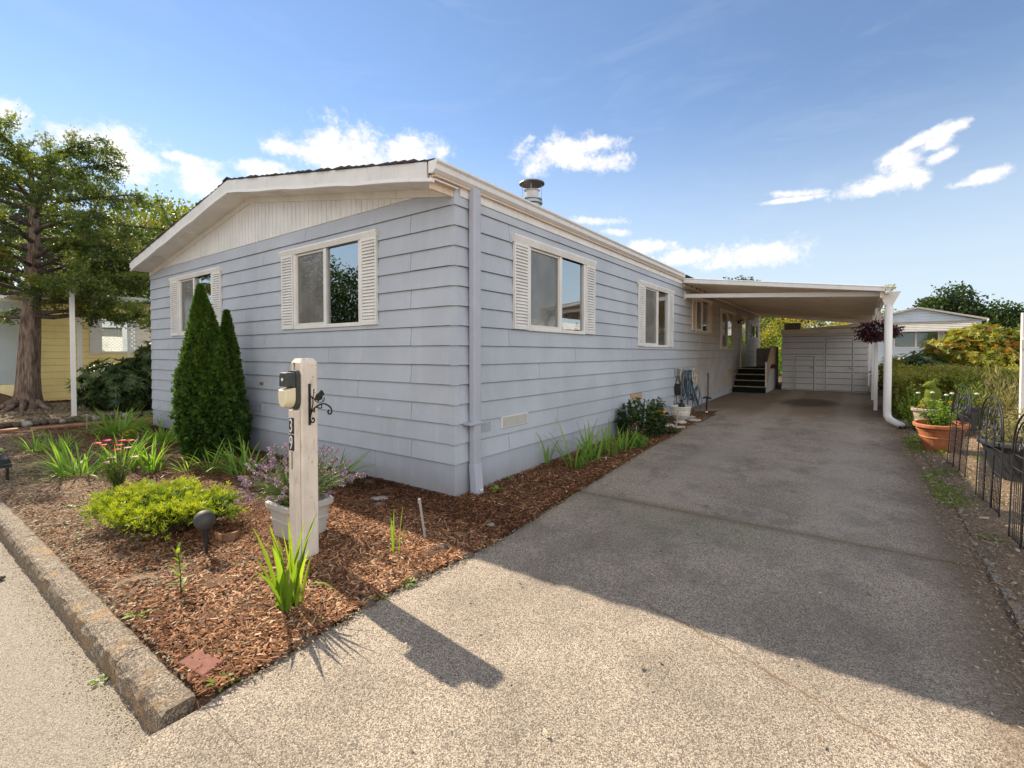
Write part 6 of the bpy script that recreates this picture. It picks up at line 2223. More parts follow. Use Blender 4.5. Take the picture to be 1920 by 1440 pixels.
nbr = 46
for i in range(nbr):
    z = 2.9 + 3.6 * (i / nbr) ** 1.0
    azm = i * 2.399 + rg.random() * .5
    L_ = (3.3 if z < 4.7 else 3.3 - (z - 4.7) * .8) * (.68 + .4 * rg.random())
    conifer_branch(trunk_at(z), azm, L_, .10 * L_ + rg.normal() * .15 + (.35 if z > 4.9 else 0), .10, 10 if L_ > 1.6 else 6)
# the low sweeping branches seen in front of the yellow house
for (z, azm, L_, rise, sag, nb) in ((2.75, .75, 3.6, .0, .05, 11), (2.55, .42, 3.3, -.35, .12, 10), (2.45, .60, 3.9, -.25, .1, 11),
                                    (3.1, .55, 4.1, .1, .1, 12), (3.4, .8, 4.2, .4, .1, 12), (2.9, -2.6, 2.6, .1, .1, 8), (2.35, -2.9, 2.8, .0, .1, 6), (3.7, .3, 3.9, .4, .1, 12),
                                    (3.0, -.05, 3.2, .0, .1, 10), (3.1, .10, 3.6, .0, .08, 11), (2.8, .25, 3.8, -.2, .1, 10), (3.3, .45, 4.4, -.1, .1, 12)):
    conifer_branch(trunk_at(z), azm, L_, rise, sag, nb)
bm_.build('branches', 'bark_grey', ct)
Pc, Dc, Tc = np.concatenate(Pc), np.concatenate(Dc), np.concatenate(Tc)
foliage('crown', spray_geo(Pc, Dc, .064 * (.7 + .6 * rg.random(len(Pc))), .021, Tc, rg), 'leaf_conifer', ct)


# ------------------------------------------------------------------ leafy trees and bushes
def leafy(name, label, loc, h, r_, m, n, leaf=.09, seed=0, cat='tree', trunk_r=.12, clumps=26, group=None, zlow=.35, flat=1.0, bark='bark_grey', W=.6, clump_r=.34):
    t_ = thing(name, label, cat, loc, 0, group)
    rg = np.random.default_rng(seed)
    tb = MB()
    top = h * .72
    tb.tube([(0, 0, -.2), (rg.normal() * .1, rg.normal() * .1, h * .3), (rg.normal() * .15, rg.normal() * .15, top)], [trunk_r, trunk_r * .75, trunk_r * .3], 8)
    Pl, Dl, Tl = [], [], []
    for k in range(clumps):
        u = unit(rg.normal(size=(1, 3)))[0]
        rad = (.35 + .65 * rg.random()) ** .7
        zc = h * (zlow + 1) / 2 + u[2] * rad * h * (1 - zlow) / 2 * .92
        c = np.array([u[0] * rad * r_ * .85, u[1] * rad * r_ * .85 * flat, zc])
        s_ = r_ * clump_r * (.65 + .7 * rg.random())
        tb.tube([(0, 0, min(top, zc * .6 + .1 * h)), tuple((np.array([0, 0, min(top, zc * .7)]) + c) / 2 + rg.normal(size=3) * .05 * r_), tuple(c)], [trunk_r * .4, trunk_r * .22, trunk_r * .08], 5, cap=False)
        m_ = n // clumps
        P, d = blob_points(m_, c, (s_, s_, s_ * .78), rg, .35, .3)
        P = P + rg.normal(size=P.shape) * s_ * .12
        Pl.append(P)
        Dl.append(d + rg.normal(size=P.shape) * .8 + np.array([0, 0, .15]))
        Tl.append(np.clip(rg.normal(.4, .14) + .22 * d[:, 2] + rg.normal(size=m_) * .14, 0, 1))
    tb.build('trunk', bark, t_)
    Pl, Dl, Tl = np.concatenate(Pl), np.concatenate(Dl), np.concatenate(Tl)
    Pl[:, 2] = np.maximum(Pl[:, 2], .02)
    foliage('crown' if cat == 'tree' else 'foliage', leaf_geo(Pl, Dl, leaf * (.7 + .6 * rg.random(len(Pl))), leaf * W, Tl, rng=rg), m, t_)
    return t_


def whorls(name, label, loc, r3, n, m, leafL, seed, cat='shrub', per=9, zmin=.05, extra=None):
    """rhododendron: whorls of long leaves over a domed bush"""
    t_ = thing(name, label, cat, loc)
    rg = np.random.default_rng(seed)
    tb = MB()
    for k in range(9):
        a = k * .7
        tb.tube([(.1 * math.cos(a), .1 * math.sin(a), 0), (r3[0] * .45 * math.cos(a), r3[1] * .45 * math.sin(a), r3[2] * .55), (r3[0] * .7 * math.cos(a), r3[1] * .7 * math.sin(a), r3[2] * 1.0)], [.035, .025, .01], 6)
    tb.build('stems', 'bark_grey', t_)
    P, d = blob_points(n, (0, 0, r3[2] * .85), (r3[0], r3[1], r3[2]), rg, .45, .16)
    if extra:
        for (c, r2, k_) in extra:
            P2, d2 = blob_points(k_, c, r2, rg, .45, .16)
            P, d = np.concatenate([P, P2]), np.concatenate([d, d2])
    ok = P[:, 2] > zmin
    P, d = P[ok], d[ok]
    ax = unit(d + np.array([0, 0, .6]) + rg.normal(size=d.shape) * .55)
    s1 = unit(np.cross(ax, rg.normal(size=ax.shape)))
    s2 = np.cross(ax, s1)
    Pl, Dl, Ul, Tl = [], [], [], []
    tn = np.clip(.35 + .2 * d[:, 2] + rg.normal(size=len(P)) * .3, 0, 1)
    for k in range(per):
        a = 2 * PI * k / per + rg.random(len(P)) * .4
        Pl.append(P)
        Dl.append(s1 * np.cos(a)[:, None] + s2 * np.sin(a)[:, None] + ax * .35)
        Ul.append(ax)
        Tl.append(np.clip(tn + rg.normal(size=len(P)) * .1, 0, 1))
    Pl, Dl, Ul, Tl = map(np.concatenate, (Pl, Dl, Ul, Tl))
    foliage('foliage', leaf_geo(Pl, Dl, leafL * (.75 + .5 * rg.random(len(Pl))), leafL * .30, Tl, up=Ul, rng=rg), m, t_)
    return t_


whorls('rhododendron', 'dark rhododendron bush against the far corner of the blue-grey house', (-12.45, .75, 0), (1.35, 1.1, .70), 1900, 'leaf_rhodo', .15, 5, extra=[((.75, .55, 1.25), (.62, .6, .62), 520)])
whorls('young_tree', 'wispy young tree with drooping leaves at the left edge', (-14.9, -2.75, 0), (.8, .8, 1.1), 170, 'leaf_rhodo', .12, 6, 'tree', 6, .8)

for i, (x, y, h, r_, m, lb, n, lf) in enumerate([
    (-24.0, 6.5, 9.0, 4.0, 'leaf_yellow_tree', 'sunlit yellow-green tree behind the yellow house', 11000, .22),
    (-19.0, 9.5, 8.2, 3.6, 'leaf_yellow_tree', 'yellow-green tree rising behind the conifer', 10000, .2),
    (-14.6, 10.5, 8.3, 2.6, 'leaf_yellow_tree', 'loose tree whose top shows beside the house gable', 7000, .17),
    (-30.0, 3.0, 10.0, 4.6, 'leaf_dark_tree', 'dark tree far behind the yellow house', 8000, .3),
    (-16.5, 5.6, 4.6, 2.0, 'leaf_yellow_tree', 'yellow-green shrub tree behind the lattice screen', 7000, .14)]):
    leafy('leafy_tree', lb, (x, y, G(y)), h, r_, m, n, lf, 200 + i, clumps=34, group=None, zlow=.22)

# ------------------------------------------------------------------ the yellow neighbour
yh = thing('yellow_house', 'yellow lap-sided house with a white shuttered window behind the conifer', 'house')
YX, YY = -16.2, -0.45
zb = .28
br = random.Random(5)
yop = [(1.04, 1.96, 1.52, 2.72)]
zz = 3.12
k = 0
while zz > .05:
    zb = max(zz - .2, 0.02)
    rects = [(YY, 9.0, zb, zz)]
    rects = cut(rects, yop[0])
    for r0, r1, s0, s1 in rects:
        board(1, r0, r1, s0, s1, zz - .2, zz + .001, 'yellow', yh, 1, YX)
    board(0, YX - 10, YX, zb, zz, zz - .2, zz + .001, 'yellow', yh, 1, YY)
    zz -= .2
MB().box(YX - 9.9, YX - .4, YY + .3, 8.9, 0, 3.1).build('inner_wall', 'dark', yh)
MB().box(YX - .1, YX + .03, YY - .03, YY + .05, 0.0, 3.12).build('corner_board', 'yellow', yh)
wy = window(1, 0.0, 0.0, 0, 0, 0, yh, None) if False else None
fr = MB()
fr.box(YX - .02, YX + .05, 1.0, 1.06, 1.48, 2.76)
fr.box(YX - .02, YX + .05, 1.94, 2.0, 1.48, 2.76)
fr.box(YX - .02, YX + .05, 1.06, 1.94, 1.48, 1.54)
fr.box(YX - .02, YX + .05, 1.06, 1.94, 2.70, 2.76)
wf = fr.build('window_frame', 'vinyl', yh)
MB().box(YX - .005, YX + .0, 1.06, 1.94, 1.54, 2.70).build('pane', 'glass', wf)
MB().box(YX - .3, YX - .25, 1.0, 2.0, 1.4, 2.8).build('curtain', 'curtain', wf)
MB().box(YX + .02, YX + .055, .76, 1.0, 1.44, 2.74).build('shutter', 'vinyl', yh)
grille(1, 0, 0, 0, 0, 0, yh) if False else None
MB().box(YX + .012, YX + .03, .35, .80, .56, .70).build('wall_vent', 'tan_pot', yh)
MB().box(YX + .012, YX + .028, -.05, .08, .58, .68).build('wall_vent', 'yellow', yh)
MB().box(YX + .012, YX + .028, .12, .25, .58, .68).build('wall_vent', 'yellow', yh)
# bay on the road side
bay = MB().box(-17.9, -16.9, -1.25, YY, .55, 3.0).build('bay_wall', 'blue_white', yh)
for q in range(11):
    MB().box(-17.91, -16.88, -1.262, -1.25, .56 + q * .2, .752 + q * .2).build('siding_board', 'blue_white', bay)
    MB().box(-16.9, -16.885, -1.25, YY, .56 + q * .2, .752 + q * .2).build('siding_board', 'blue_white', bay)
bw = MB().box(-17.7, -17.1, -1.29, -1.26, 1.35, 2.72).build('window_frame', 'clean_white', yh)
MB().box(-17.66, -17.42, -1.30, -1.289, 1.40, 2.67).build('pane', 'glass', bw)
MB().box(-17.38, -17.14, -1.30, -1.289, 1.40, 2.67).build('pane', 'glass', bw)
# roof and awning
MB().hexa([(YX - 10.3, YY - .5, 3.12), (YX + .35, YY - .5, 3.12), (YX + .35, 9.3, 3.12), (YX - 10.3, 9.3, 3.12),
           (YX - 10.3, YY - .5, 3.26), (YX + .35, YY - .5, 3.26), (YX - 5, 9.3, 3.9), (YX - 5.2, 9.3, 3.9)]).build('roof', 'awning', yh)
aw = thing('patio_cover', 'white patio cover on slim posts beside the yellow house', 'awning')
q = -14.7
while q < -13.6:
    MB().hexa([(q, -.75, 2.98), (q + .28, -.75, 2.975), (q + .28, 4.2, 2.985), (q, 4.2, 2.99), (q, -.75, 3.02), (q + .28, -.75, 3.015), (q + .28, 4.2, 3.025), (q, 4.2, 3.03)]).build('roof_pan', 'blue_white', aw)
    q += .29
MB().box(-14.7, -13.5, -.77, -.75, 2.97, 3.03).build('fascia', 'blue_white', aw)
MB().box(-13.56, -13.5, -.75, 4.2, 2.92, 3.03).build('fascia', 'blue_white', aw)
fp = thing('porch_post', 'slim white porch post standing in the bark left of the dark rhododendron', 'pole', (-11.36, -.60, 0))
MB().box(-.04, .04, -.04, .04, -.02, 2.95).build('shaft', 'clean_white', fp)  # stands for a porch post of the yellow house, built free-standing
MB().box(-.055, .055, -.055, .055, 2.95, 2.98).build('cap', 'clean_white', fp)
for (x, y) in ((-13.65, .0), (-13.65, 3.6)):
    MB().box(x - .04, x + .04, y - .04, y + .04, -.02, 2.98).build('awning_post', 'clean_white', aw)
la = thing('lattice_screen', 'white diagonal lattice screen seen past the house corner', 'lattice')
MB().box(-13.53, -13.5, 1.05, 2.3, 1.52, 1.585).build('rail', 'clean_white', la)
MB().box(-13.53, -13.5, 1.05, 2.3, 2.36, 2.42).build('rail', 'clean_white', la)
MB().box(-13.53, -13.5, 1.0, 1.05, .1, 2.42).build('post', 'clean_white', la)
k = -0.8
while k < 1.25:
    for s_, xo in ((1, -13.522), (-1, -13.512)):
        y0, y1 = 1.05 + k, 1.05 + k + .78
        z0_, z1_ = (1.585, 2.36) if s_ > 0 else (2.36, 1.585)
        a, b_ = max(y0, 1.05), min(y1, 2.3)
        if b_ - a < .04:
            continue
        za = z0_ + (z1_ - z0_) * (a - y0) / .78
        zb2 = z0_ + (z1_ - z0_) * (b_ - y0) / .78
        MB().hexa([(xo, a, za - .025), (xo + .008, a, za - .025), (xo + .008, b_, zb2 - .025), (xo, b_, zb2 - .025), (xo, a, za + .025), (xo + .008, a, za + .025), (xo + .008, b_, zb2 + .025), (xo, b_, zb2 + .025)]).build('slat', 'clean_white', la)
    k += .115
# neighbour's walk, dark bark by its wall, rock row and timbers
MB().add([(-16.0, -.55, .006), (-11.9, -.30, .006), (-11.3, 3.0, .06), (-15.2, 6.0, .115), (-16.0, 6.0, .115)], [(0, 1, 2, 3, 4)]).build('garden_path', 'concrete')
tag(bpy.data.objects['garden_path'], 'pale concrete walk beside the yellow house', None, None, 'structure')


def s_left(rg, n):
    return np.stack([rg.uniform(-16.2, -10.45, n), rg.uniform(-2.69, .25, n)], 1)


chips('leaf_litter', 9000, s_left, (.07, .03), 'litter', 'pale leaf litter round the foot of the conifer', seed=21, tintf=lambda XY, rg: .25 + .5 * rg.random(len(XY)))


def s_ydark(rg, n):
    return np.stack([rg.uniform(-16.2, -15.7, n), rg.uniform(-.6, 6, n)], 1)


chips('bark_mulch', 2500, s_ydark, (.09, .05), 'chips', 'dark bark strip along the foot of the yellow wall', seed=22, tintf=lambda XY, rg: .25 * rg.random(len(XY)), zoff=.03)
for i in range(26):
    y = -2.6 + i * .135
    x = -10.42 + .04 * math.sin(i * 1.7)
    o = rock((x, y, .03 + G(y)), .075 + .02 * ((i * 7) % 3) / 2, 'dark_stone' if i % 4 else 'stone', 'rounded edging stone in the row between the two gardens', 70 + i, 'edging_stone', .75)
    o['group'] = 'row of edging stones between the gardens'
for i, (y0, y1, x) in enumerate(((-2.65, -1.75, -9.72), (-1.60, -.55, -9.55), (-.48, .55, -9.42))):
    tag(MB().hexa([(x, y0, -.03), (x + .20, y0, -.03), (x + .24, y1, -.03), (x + .06, y1, -.03), (x, y0, .055), (x + .2, y0, .055), (x + .24, y1, .055), (x + .06, y1, .055)]).build('timber_edging', 'timber', bev=.006),
        ['orange timber edging piece nearest the road', 'middle orange timber edging piece', 'far orange timber edging piece by the iris clump'][i], 'timber')

# ------------------------------------------------------------------ right side: pots
pot('terracotta_pot', 'large terracotta pot beside the drive by the wire trellis', (4.24, 5.42, G(5.5)), .305, .19, .40, 'terracotta', rings=(.5, .75), tilt=(R(3), R(-2)), fill=.72)
t2, tips = stems_plant('button_flower_plant', 'bright leafy plant with white button flowers in the terracotta pot', (4.24, 5.42, G(5.5) + .28), 34, .46, .26, 'leaf_weed', 'plant', 'petal_white', 12, (.055, .022), 26, .022, seed=71, up=.5)
for i, (dx_, dy_, dz_) in enumerate(((-.22, .0, .34), (.24, -.12, .12), (.10, .1, .40))):
    P2 = np.tile([dx_, dy_, dz_], (22, 1))
    D2 = np.random.default_rng(i).normal(size=(22, 3)) * np.array([1, 1, .35])
    foliage('flower', leaf_geo(P2, D2, .045, .016, np.random.default_rng(i).random(22)), 'petal_orange', t2)
    MB().tube([(dx_ * .3, dy_ * .3, 0), (dx_, dy_, dz_)], .003, 4).build('stem', 'leaf_weed', t2)
for i, (dx_, dy_, dz_) in enumerate(((-.26, .0, .52), (-.1, .05, .53), (.10, .0, .53), (.34, -.06, .54), (.05, .08, .50))):
    MB().tube([(dx_ * .1, dy_ * .1, .05), (dx_ * .6, dy_, dz_ * .55), (dx_, dy_, dz_)], .004, 4).build('stem', 'leaf_weed', t2)
    MB().lathe([(.01, -.012), (.028, 0), (.02, .014), (.004, .018)], (dx_, dy_, dz_), 9).build('flower_head', 'petal_white', t2)
pot('faded_pot', 'faded brown pot behind the terracotta one holding the topiary', (4.27, 7.0, G(7.0)), .26, .18, .43, 'brown_pot', rings=(.5,))
pot('dark_pot', 'small black pot behind the first trellis arch', (4.69, 6.9, G(6.9) + .12), .17, .13, .38, 'black_pot')
pot('black_tub', 'large oval black tub behind the wire trellis', (4.83, 4.02, G(4)), .44, .30, .43, 'black_pot', rim=.035)
stems_plant('dry_tub_plant', 'dry pinkish plant growing in the large black tub', (4.80, 4.02, G(4) + .33), 120, .50, .42, 'leaf_dry', 'plant', None, 0, (.04, .010), 22, seed=72, hub=1.6, up=1.1)
stems_plant('purple_leaf_plant', 'small dark purple plant at the tub edge', (4.92, 3.45, G(4) + .30), 16, .26, .10, 'leaf_purple', 'plant', None, 0, (.06, .03), 8, seed=73)
pot('round_tan_pot', 'round tan pot with small white flowers before the big shrub', (5.93, 12.6, G(12.6)), .20, .14, .47, 'tan_pot', rings=(.75,))
stems_plant('white_flower_plant', 'white flowers in the round tan pot', (5.93, 12.6, G(12.6) + .40), 24, .28, .22, 'leaf_weed', 'plant', 'petal_white', 12, (.06, .03), 12, .03, seed=74)
pot('wide_tan_pot', 'wide orange-tan pot right of the round one', (6.30, 12.4, G(12.4)), .27, .17, .50, 'tan_pot', rings=(.5, .75))
stems_plant('strappy_plant', 'strappy yellow-green leaves in the wide tan pot', (6.28, 12.4, G(12.4) + .42), 30, .50, .25, 'leaf_blade', 'plant', None, 0, (.22, .02), 5, seed=75, up=1.4)
# topiary rabbit in the faded pot
rb = thing('topiary_rabbit', 'mossy green rabbit-shaped topiary sitting in the faded pot', 'topiary', (4.27, 7.0, G(7.0) + .40), R(200))
rb.scale = (.86, .86, .86)
sph = [((0, 0, .12), (.17, .15, .14)), ((-.03, 0, .30), (.13, .12, .16)), ((.02, 0, .47), (.085, .08, .09)), ((.085, 0, .47), (.05, .045, .045)), ((-.05, .03, .55), (.035, .02, .07)), ((-.09, -.02, .57), (.06, .02, .03)),
       ((.12, .07, .04), (.08, .045, .05)), ((.12, -.07, .04), (.08, .045, .05)), ((-.17, 0, .08), (.05, .05, .05))]
bmv, bmf = [], []
Pt, Dt = [], []
rg = np.random.default_rng(31)
for c, r3 in sph:
    m_ = MB()
    k0 = len(bmv)
    nn, mm = 14, 10
    for i in range(mm + 1):
        ph = PI * i / mm
        for j in range(nn):
            th = 2 * PI * j / nn
            bmv.append((c[0] + r3[0] * math.sin(ph) * math.cos(th), c[1] + r3[1] * math.sin(ph) * math.sin(th), c[2] + r3[2] * math.cos(ph)))
    for i in range(mm):
        for j in range(nn):
            bmf.append((k0 + i * nn + j, k0 + (i + 1) * nn + j, k0 + (i + 1) * nn + (j + 1) % nn, k0 + i * nn + (j + 1) % nn))
    n_ = int(26000 * r3[0] * r3[2])
    d = unit(rg.normal(size=(n_, 3)))
    Pt.append(np.array(c) + d * np.array(r3) * .99)
    Dt.append(d)
mbb = MB()
mbb.v, mbb.f = bmv, bmf
bo = mbb.build('body', 'leaf_topiary', rb, smooth=True)
rm = bo.modifiers.new('remesh', 'REMESH')
rm.mode = 'VOXEL'
rm.voxel_size = .016
rm.use_smooth_shade = True
Pt, Dt = np.concatenate(Pt), np.concatenate(Dt)
foliage('moss', leaf_geo(Pt, Dt + rg.normal(size=Pt.shape) * .5, .016, .007, rg.random(len(Pt)), rng=rg), 'leaf_topiary', rb)


# ------------------------------------------------------------------ trellis panels
def trellis(loc, rz, lean, label, w_=.76, h=1.02):
    t_ = thing('wire_trellis', label, 'trellis', loc, rz, 'black wire trellis panels along the right bed')
    t_.rotation_euler = (0, lean, rz)

    def arch(hw, h0, h1, nn=12):
        """pointed round arch from (-hw,h0) to the top (0,h1)"""
        pts = []
        for k in range(nn + 1):
            a = k / nn * PI / 2
            pts.append((-hw * math.cos(a) ** .8, h0 + (h1 - h0) * math.sin(a) ** .92))
        return pts + [(-x, z) for x, z in pts[::-1][1:]]
    for hw, h1, r_ in ((w_ / 2, h, .0068), (w_ / 2 - .05, h - .05, .005)):
        pts = arch(hw, h * .66, h1)
        MB().tube([(0, x, z) for x, z in pts], r_, 6).build('arch', 'black', t_, smooth=True)
    for x in (-w_ / 2, -w_ / 6, w_ / 6, w_ / 2):
        zt = h * .66 if abs(x) > w_ / 3 else h * .90
        MB().tube([(0, x, -.06), (0, x, zt)], .0058, 6).build('upright', 'black', t_)
    m_ = MB()
    for z in (.66 * h, .56 * h, .36 * h, .28 * h, .20 * h, .12 * h, .035):
        m_.tube([(.004, -w_ / 2, z), (.004, w_ / 2, z)], .0038 if z < .6 * h else .006, 4)
    for k in range(1, 18):
        x = -w_ / 2 + w_ * k / 18
        m_.tube([(.008, x, .035), (.008, x, .5 * h)], .0032, 4, cap=False)
    m_.build('wire_mesh', 'black', t_)
    for s_ in (-1, 1):
        for (cx, cz, rr_) in ((.07, .74, .05), (.17, .76, .055), (.24, .72, .04), (.07, .86, .05), (.15, .87, .035)):
            pts = [(0, s_ * (cx + (rr_ * (1 - k / 26)) * math.cos(k * .5)), h * cz + (rr_ * (1 - k / 26)) * math.sin(k * .5)) for k in range(18)]
            MB().tube(pts, .005, 5).build('scroll', 'black', t_)
            z = h * cz
            MB().add([(0, s_ * cx - .014, z), (.004, s_ * cx, z - .022), (0, s_ * cx + .014, z), (-.004, s_ * cx, z + .022)], [(0, 1, 2, 3)]).build('iron_leaf', 'galv', t_)
    return t_


trellis((4.225, 4.115, G(4)), R(4.8), R(3), 'farthest wire trellis panel, before the terracotta pot')
trellis((4.25, 2.59, G(2.6)), R(2.5), R(1.5), 'middle wire trellis panel before the black tub')
trellis((4.255, 1.32, G(1.3)), R(3), R(1), 'nearest wire trellis panel at the frame edge')
trellis((5.10, 3.75, G(3.7)), R(18), R(0), 'rear wire trellis panel behind the black tub')

# hedge, grasses, big shrub
hg = thing('hedge', 'clipped low hedge behind the white downspout', 'hedge', (0, 0, 0))
rg = np.random.default_rng(90)
n = 30000
x = rg.uniform(3.98, 6.1, n)
y = rg.uniform(8.6, 11.5, n)
z = rg.uniform(0, 1, n)
face = rg.random(n)
top = face < .42
fr_ = (~top) & (face < .85)
z = np.where(top, .82 + .07 * np.sin(x * 5 + y * 3) + .05 * np.sin(x * 13 + y * 7) + rg.random(n) * .06, z * .86)
y = np.where(fr_, 8.58 + .10 * np.sin(x * 6) + .06 * np.sin(x * 15 + z * 9) + rg.random(n) * .14, y)
x = np.where((~top) & (~fr_), 3.95 + rg.random(n) * .1 + .06 * np.sin(y * 5), x)
P = np.stack([x, y, z + .018 * y + rg.normal(size=n) * .03], 1)
D = np.where(top[:, None], np.array([0, 0, 1.]), np.where(fr_[:, None], np.array([0, -1., .3]), np.array([-1., 0, .3]))) + rg.normal(size=(n, 3)) * .6
tint = np.clip(.30 + .35 * (P[:, 2] - .2) + rg.normal(size=n) * .18 + (rg.random(n) < .05) * .5, 0, 1)  # tint rises with height and at odd tips, painting in a sunlit top
foliage('foliage', leaf_geo(P, D, .05, .026, tint, rng=rg), 'leaf_hedge', hg)
MB().box(4.08, 6.0, 8.78, 11.4, .0, .92).build('inner_foliage', 'leaf_dark_bush', hg)
MB().tube([(5, 10, 0), (5, 10, .7)], .03, 6).build('trunk', 'bark_grey', hg)
stems_plant('daisy_stems', 'leggy plant with dried button heads in front of the hedge', (4.10, 7.15, G(8)), 60, .85, .34, 'leaf_weed', 'plant', 'petal_white', 26, (.05, .008), 10, .018, seed=81, up=1.2)
for i, (x, y, h_) in enumerate(((4.78, 7.25, 1.0), (5.05, 7.15, 1.12), (5.36, 7.3, 1.05))):
    stems_plant('ornamental_grass', ['grass clump with tan plumes left of the pots', 'tallest grass clump with tan plumes', 'grass clump with tan plumes by the round pot'][i], (x, y, G(y)), 110, h_, .32, 'leaf_dry' if i != 0 else 'leaf_weed', 'grass', None, 0, (.16, .008), 9, seed=82 + i, up=2.2, hub=1.1, group='plumed grasses by the hedge')
whorls('photinia_shrub', 'large shrub with bright yellow and orange leaves before the pale blue house', (5.95, 15.3, G(15)), (1.35, 1.2, .95), 3200, 'leaf_hot', .13, 44, extra=[((.2, 0, 1.55), (.85, .8, .45), 900), ((.95, -.7, .75), (.7, .6, .7), 900)])
whorls('rhododendron', 'dark green rhododendron left of the bright shrub', (4.75, 14.3, G(14)), (.95, .9, .62), 1500, 'leaf_rhodo', .14, 45)
whorls('shrub', 'yellow-tipped shrub at the right beyond the wide tan pot', (7.35, 15.0, G(15)), (.7, .7, .6), 600, 'leaf_hot', .15, 46)
# tall post of the next carport at the frame edge
tp = thing('neighbour_post', 'tall white carport post at the right edge', 'post', (5.27, 6.6, G(6.6)))
MB().box(-.045, .045, -.045, .045, .25, 1.95).build('shaft', 'clean_white', tp)
MB().box(-.055, .055, -.055, .055, -.02, .25).build('base', 'vinyl', tp)
MB().box(-.06, .02, -.10, -.045, 1.42, 1.55).build('meter_box', 'vinyl', tp)
# hanging basket
hb = thing('hanging_basket', 'hanging basket of purple foliage under the carport gutter', 'basket', (3.62, 9.3, 0))
MB().lathe([(.02, 1.72), (.14, 1.78), (.19, 1.90), (.20, 1.93), (.18, 1.93)], (0, 0, 0), 16).build('basket_bowl', 'cap_brown', hb)
for k in range(3):
    a = k * 2.1
    MB().tube([(.19 * math.cos(a), .19 * math.sin(a), 1.92), (0, 0, 2.42)], .004, 4).build('hanger', 'black', hb)
P, d = blob_points(2600, (0, 0, 1.95), (.34, .32, .20), np.random.default_rng(4), .3, .3)
foliage('foliage', leaf_geo(P, d + np.random.default_rng(4).normal(size=P.shape) * .6 + np.array([0, 0, -.3]), .06, .03, np.random.default_rng(4).random(len(P)), droop=.3), 'leaf_purple', hb)
wc = thing('wind_chime', 'small pale wind chime hanging under the carport edge', 'wind chime', (3.60, 8.35, 0))
for k in range(5):
    a = k * 1.256
    MB().tube([(.03 * math.cos(a), .03 * math.sin(a), 2.05 + .03 * k), (.03 * math.cos(a), .03 * math.sin(a), 2.30)], .006, 5).build('chime_tube', 'tan_trim', wc)
MB().tube([(0, 0, 2.0), (0, 0, 2.52)], .002, 4).build('cord', 'black', wc)

# ------------------------------------------------------------------ pale blue neighbour behind
bh = thing('pale_blue_house', 'pale blue house with a striped awning beyond the garden', 'house')
HY = 42.0
hz = G(HY)
HX0, HX1, HXC = 3.0, 10.15, 6.75
zt = 3.75
while zt > .9:
    rects = [(HX0, HX1, zt - .23, zt)]
    for h in ((5.5, 7.9, 1.95, 3.06), (8.25, 9.4, 1.95, 3.06)):
        rects = cut(rects, h)
    for r0, r1, s0, s1 in rects:
        board(0, r0, r1, s0, s1, zt - .23, zt + .001, 'blue_white', bh, 1, HY)
    zt -= .23
MB().box(HX0, HX1, HY + .3, HY + 14, .5, 3.7).build('inner_wall', 'dark', bh)
for q in range(5):
    z0_, z1_ = 3.76 + q * .2, 3.95 + q * .2
    f0 = (z0_ - 3.76) / .98
    x0_, x1_ = HX0 + (HXC - HX0) * f0, HX1 - (HX1 - HXC) * f0
    f1 = min(1, (z1_ - 3.76) / .98)
    x2_, x3_ = HX0 + (HXC - HX0) * f1, HX1 - (HX1 - HXC) * f1
    MB().hexa([(x0_, HY - .02, z0_), (x1_, HY - .02, z0_), (x1_, HY + .1, z0_), (x0_, HY + .1, z0_), (x2_, HY - .02, z1_), (x3_, HY - .02, z1_), (x3_, HY + .1, z1_), (x2_, HY + .1, z1_)]).build('gable_board', 'blue_white', bh)
for xa, za, xb, zb2 in ((HX0 - .3, 3.72, HXC, 4.74), (HXC, 4.74, HX1 + .3, 3.76)):
    MB().hexa([(xa, HY - .4, za), (xb, HY - .4, zb2), (xb, HY + 14, zb2), (xa, HY + 14, za), (xa, HY - .4, za + .12), (xb, HY - .4, zb2 + .12), (xb, HY + 14, zb2 + .12), (xa, HY + 14, za + .12)]).build('roof', 'awning', bh)
for q in range(11):
    z1_ = 3.82 - q * .065
    y1_ = HY - .15 - q * .10
    MB().hexa([(4.9, y1_ - .1, z1_ - .075), (9.78, y1_ - .1, z1_ - .075), (9.78, y1_, z1_ - .03), (4.9, y1_, z1_ - .03), (4.9, y1_ - .1, z1_ - .05), (9.78, y1_ - .1, z1_ - .05), (9.78, y1_, z1_), (4.9, y1_, z1_)]).build('awning_slat', 'curtain' if q % 2 else 'awning', bh)
MB().box(4.9, 9.78, HY - 1.28, HY - 1.24, 3.02, 3.10).build('awning_edge', 'blue_white', bh)
for (w0, w1) in ((5.5, 7.9), (8.25, 9.4)):
    fr = MB()
    fr.box(w0 - .06, w0, HY - .05, HY + .05, 1.9, 3.1)
    fr.box(w1, w1 + .06, HY - .05, HY + .05, 1.9, 3.1)
    fr.box(w0, w1, HY - .05, HY + .05, 1.9, 1.96)
    fr.box(w0, w1, HY - .05, HY + .05, 3.04, 3.1)
    if w1 - w0 > 2:
        fr.box((w0 + w1) / 2 - .05, (w0 + w1) / 2 + .05, HY - .045, HY + .05, 1.96, 3.04)
    fw = fr.build('window_frame', 'clean_white', bh)
    MB().box(w0, w1, HY + .0, HY + .01, 1.96, 3.04).build('pane', 'glass_dim', fw)
    MB().box(w0, w1, HY + .08, HY + .1, 1.96, 3.04).build('blind', 'tan_blind', fw)
MB().tube([(HX1 + .25, HY - .45, 3.8), (HX1 + .2, HY - .3, 3.55), (HX1 - .2, HY - .1, 3.3), (HX1 - .22, HY - .08, 1.0)], .05, 6).build('downspout', 'clean_white', bh)
MB().box(9.9, 11.2, HY - 1, HY + 3, 3.02, 3.14).build('porch_roof', 'clean_white', bh)
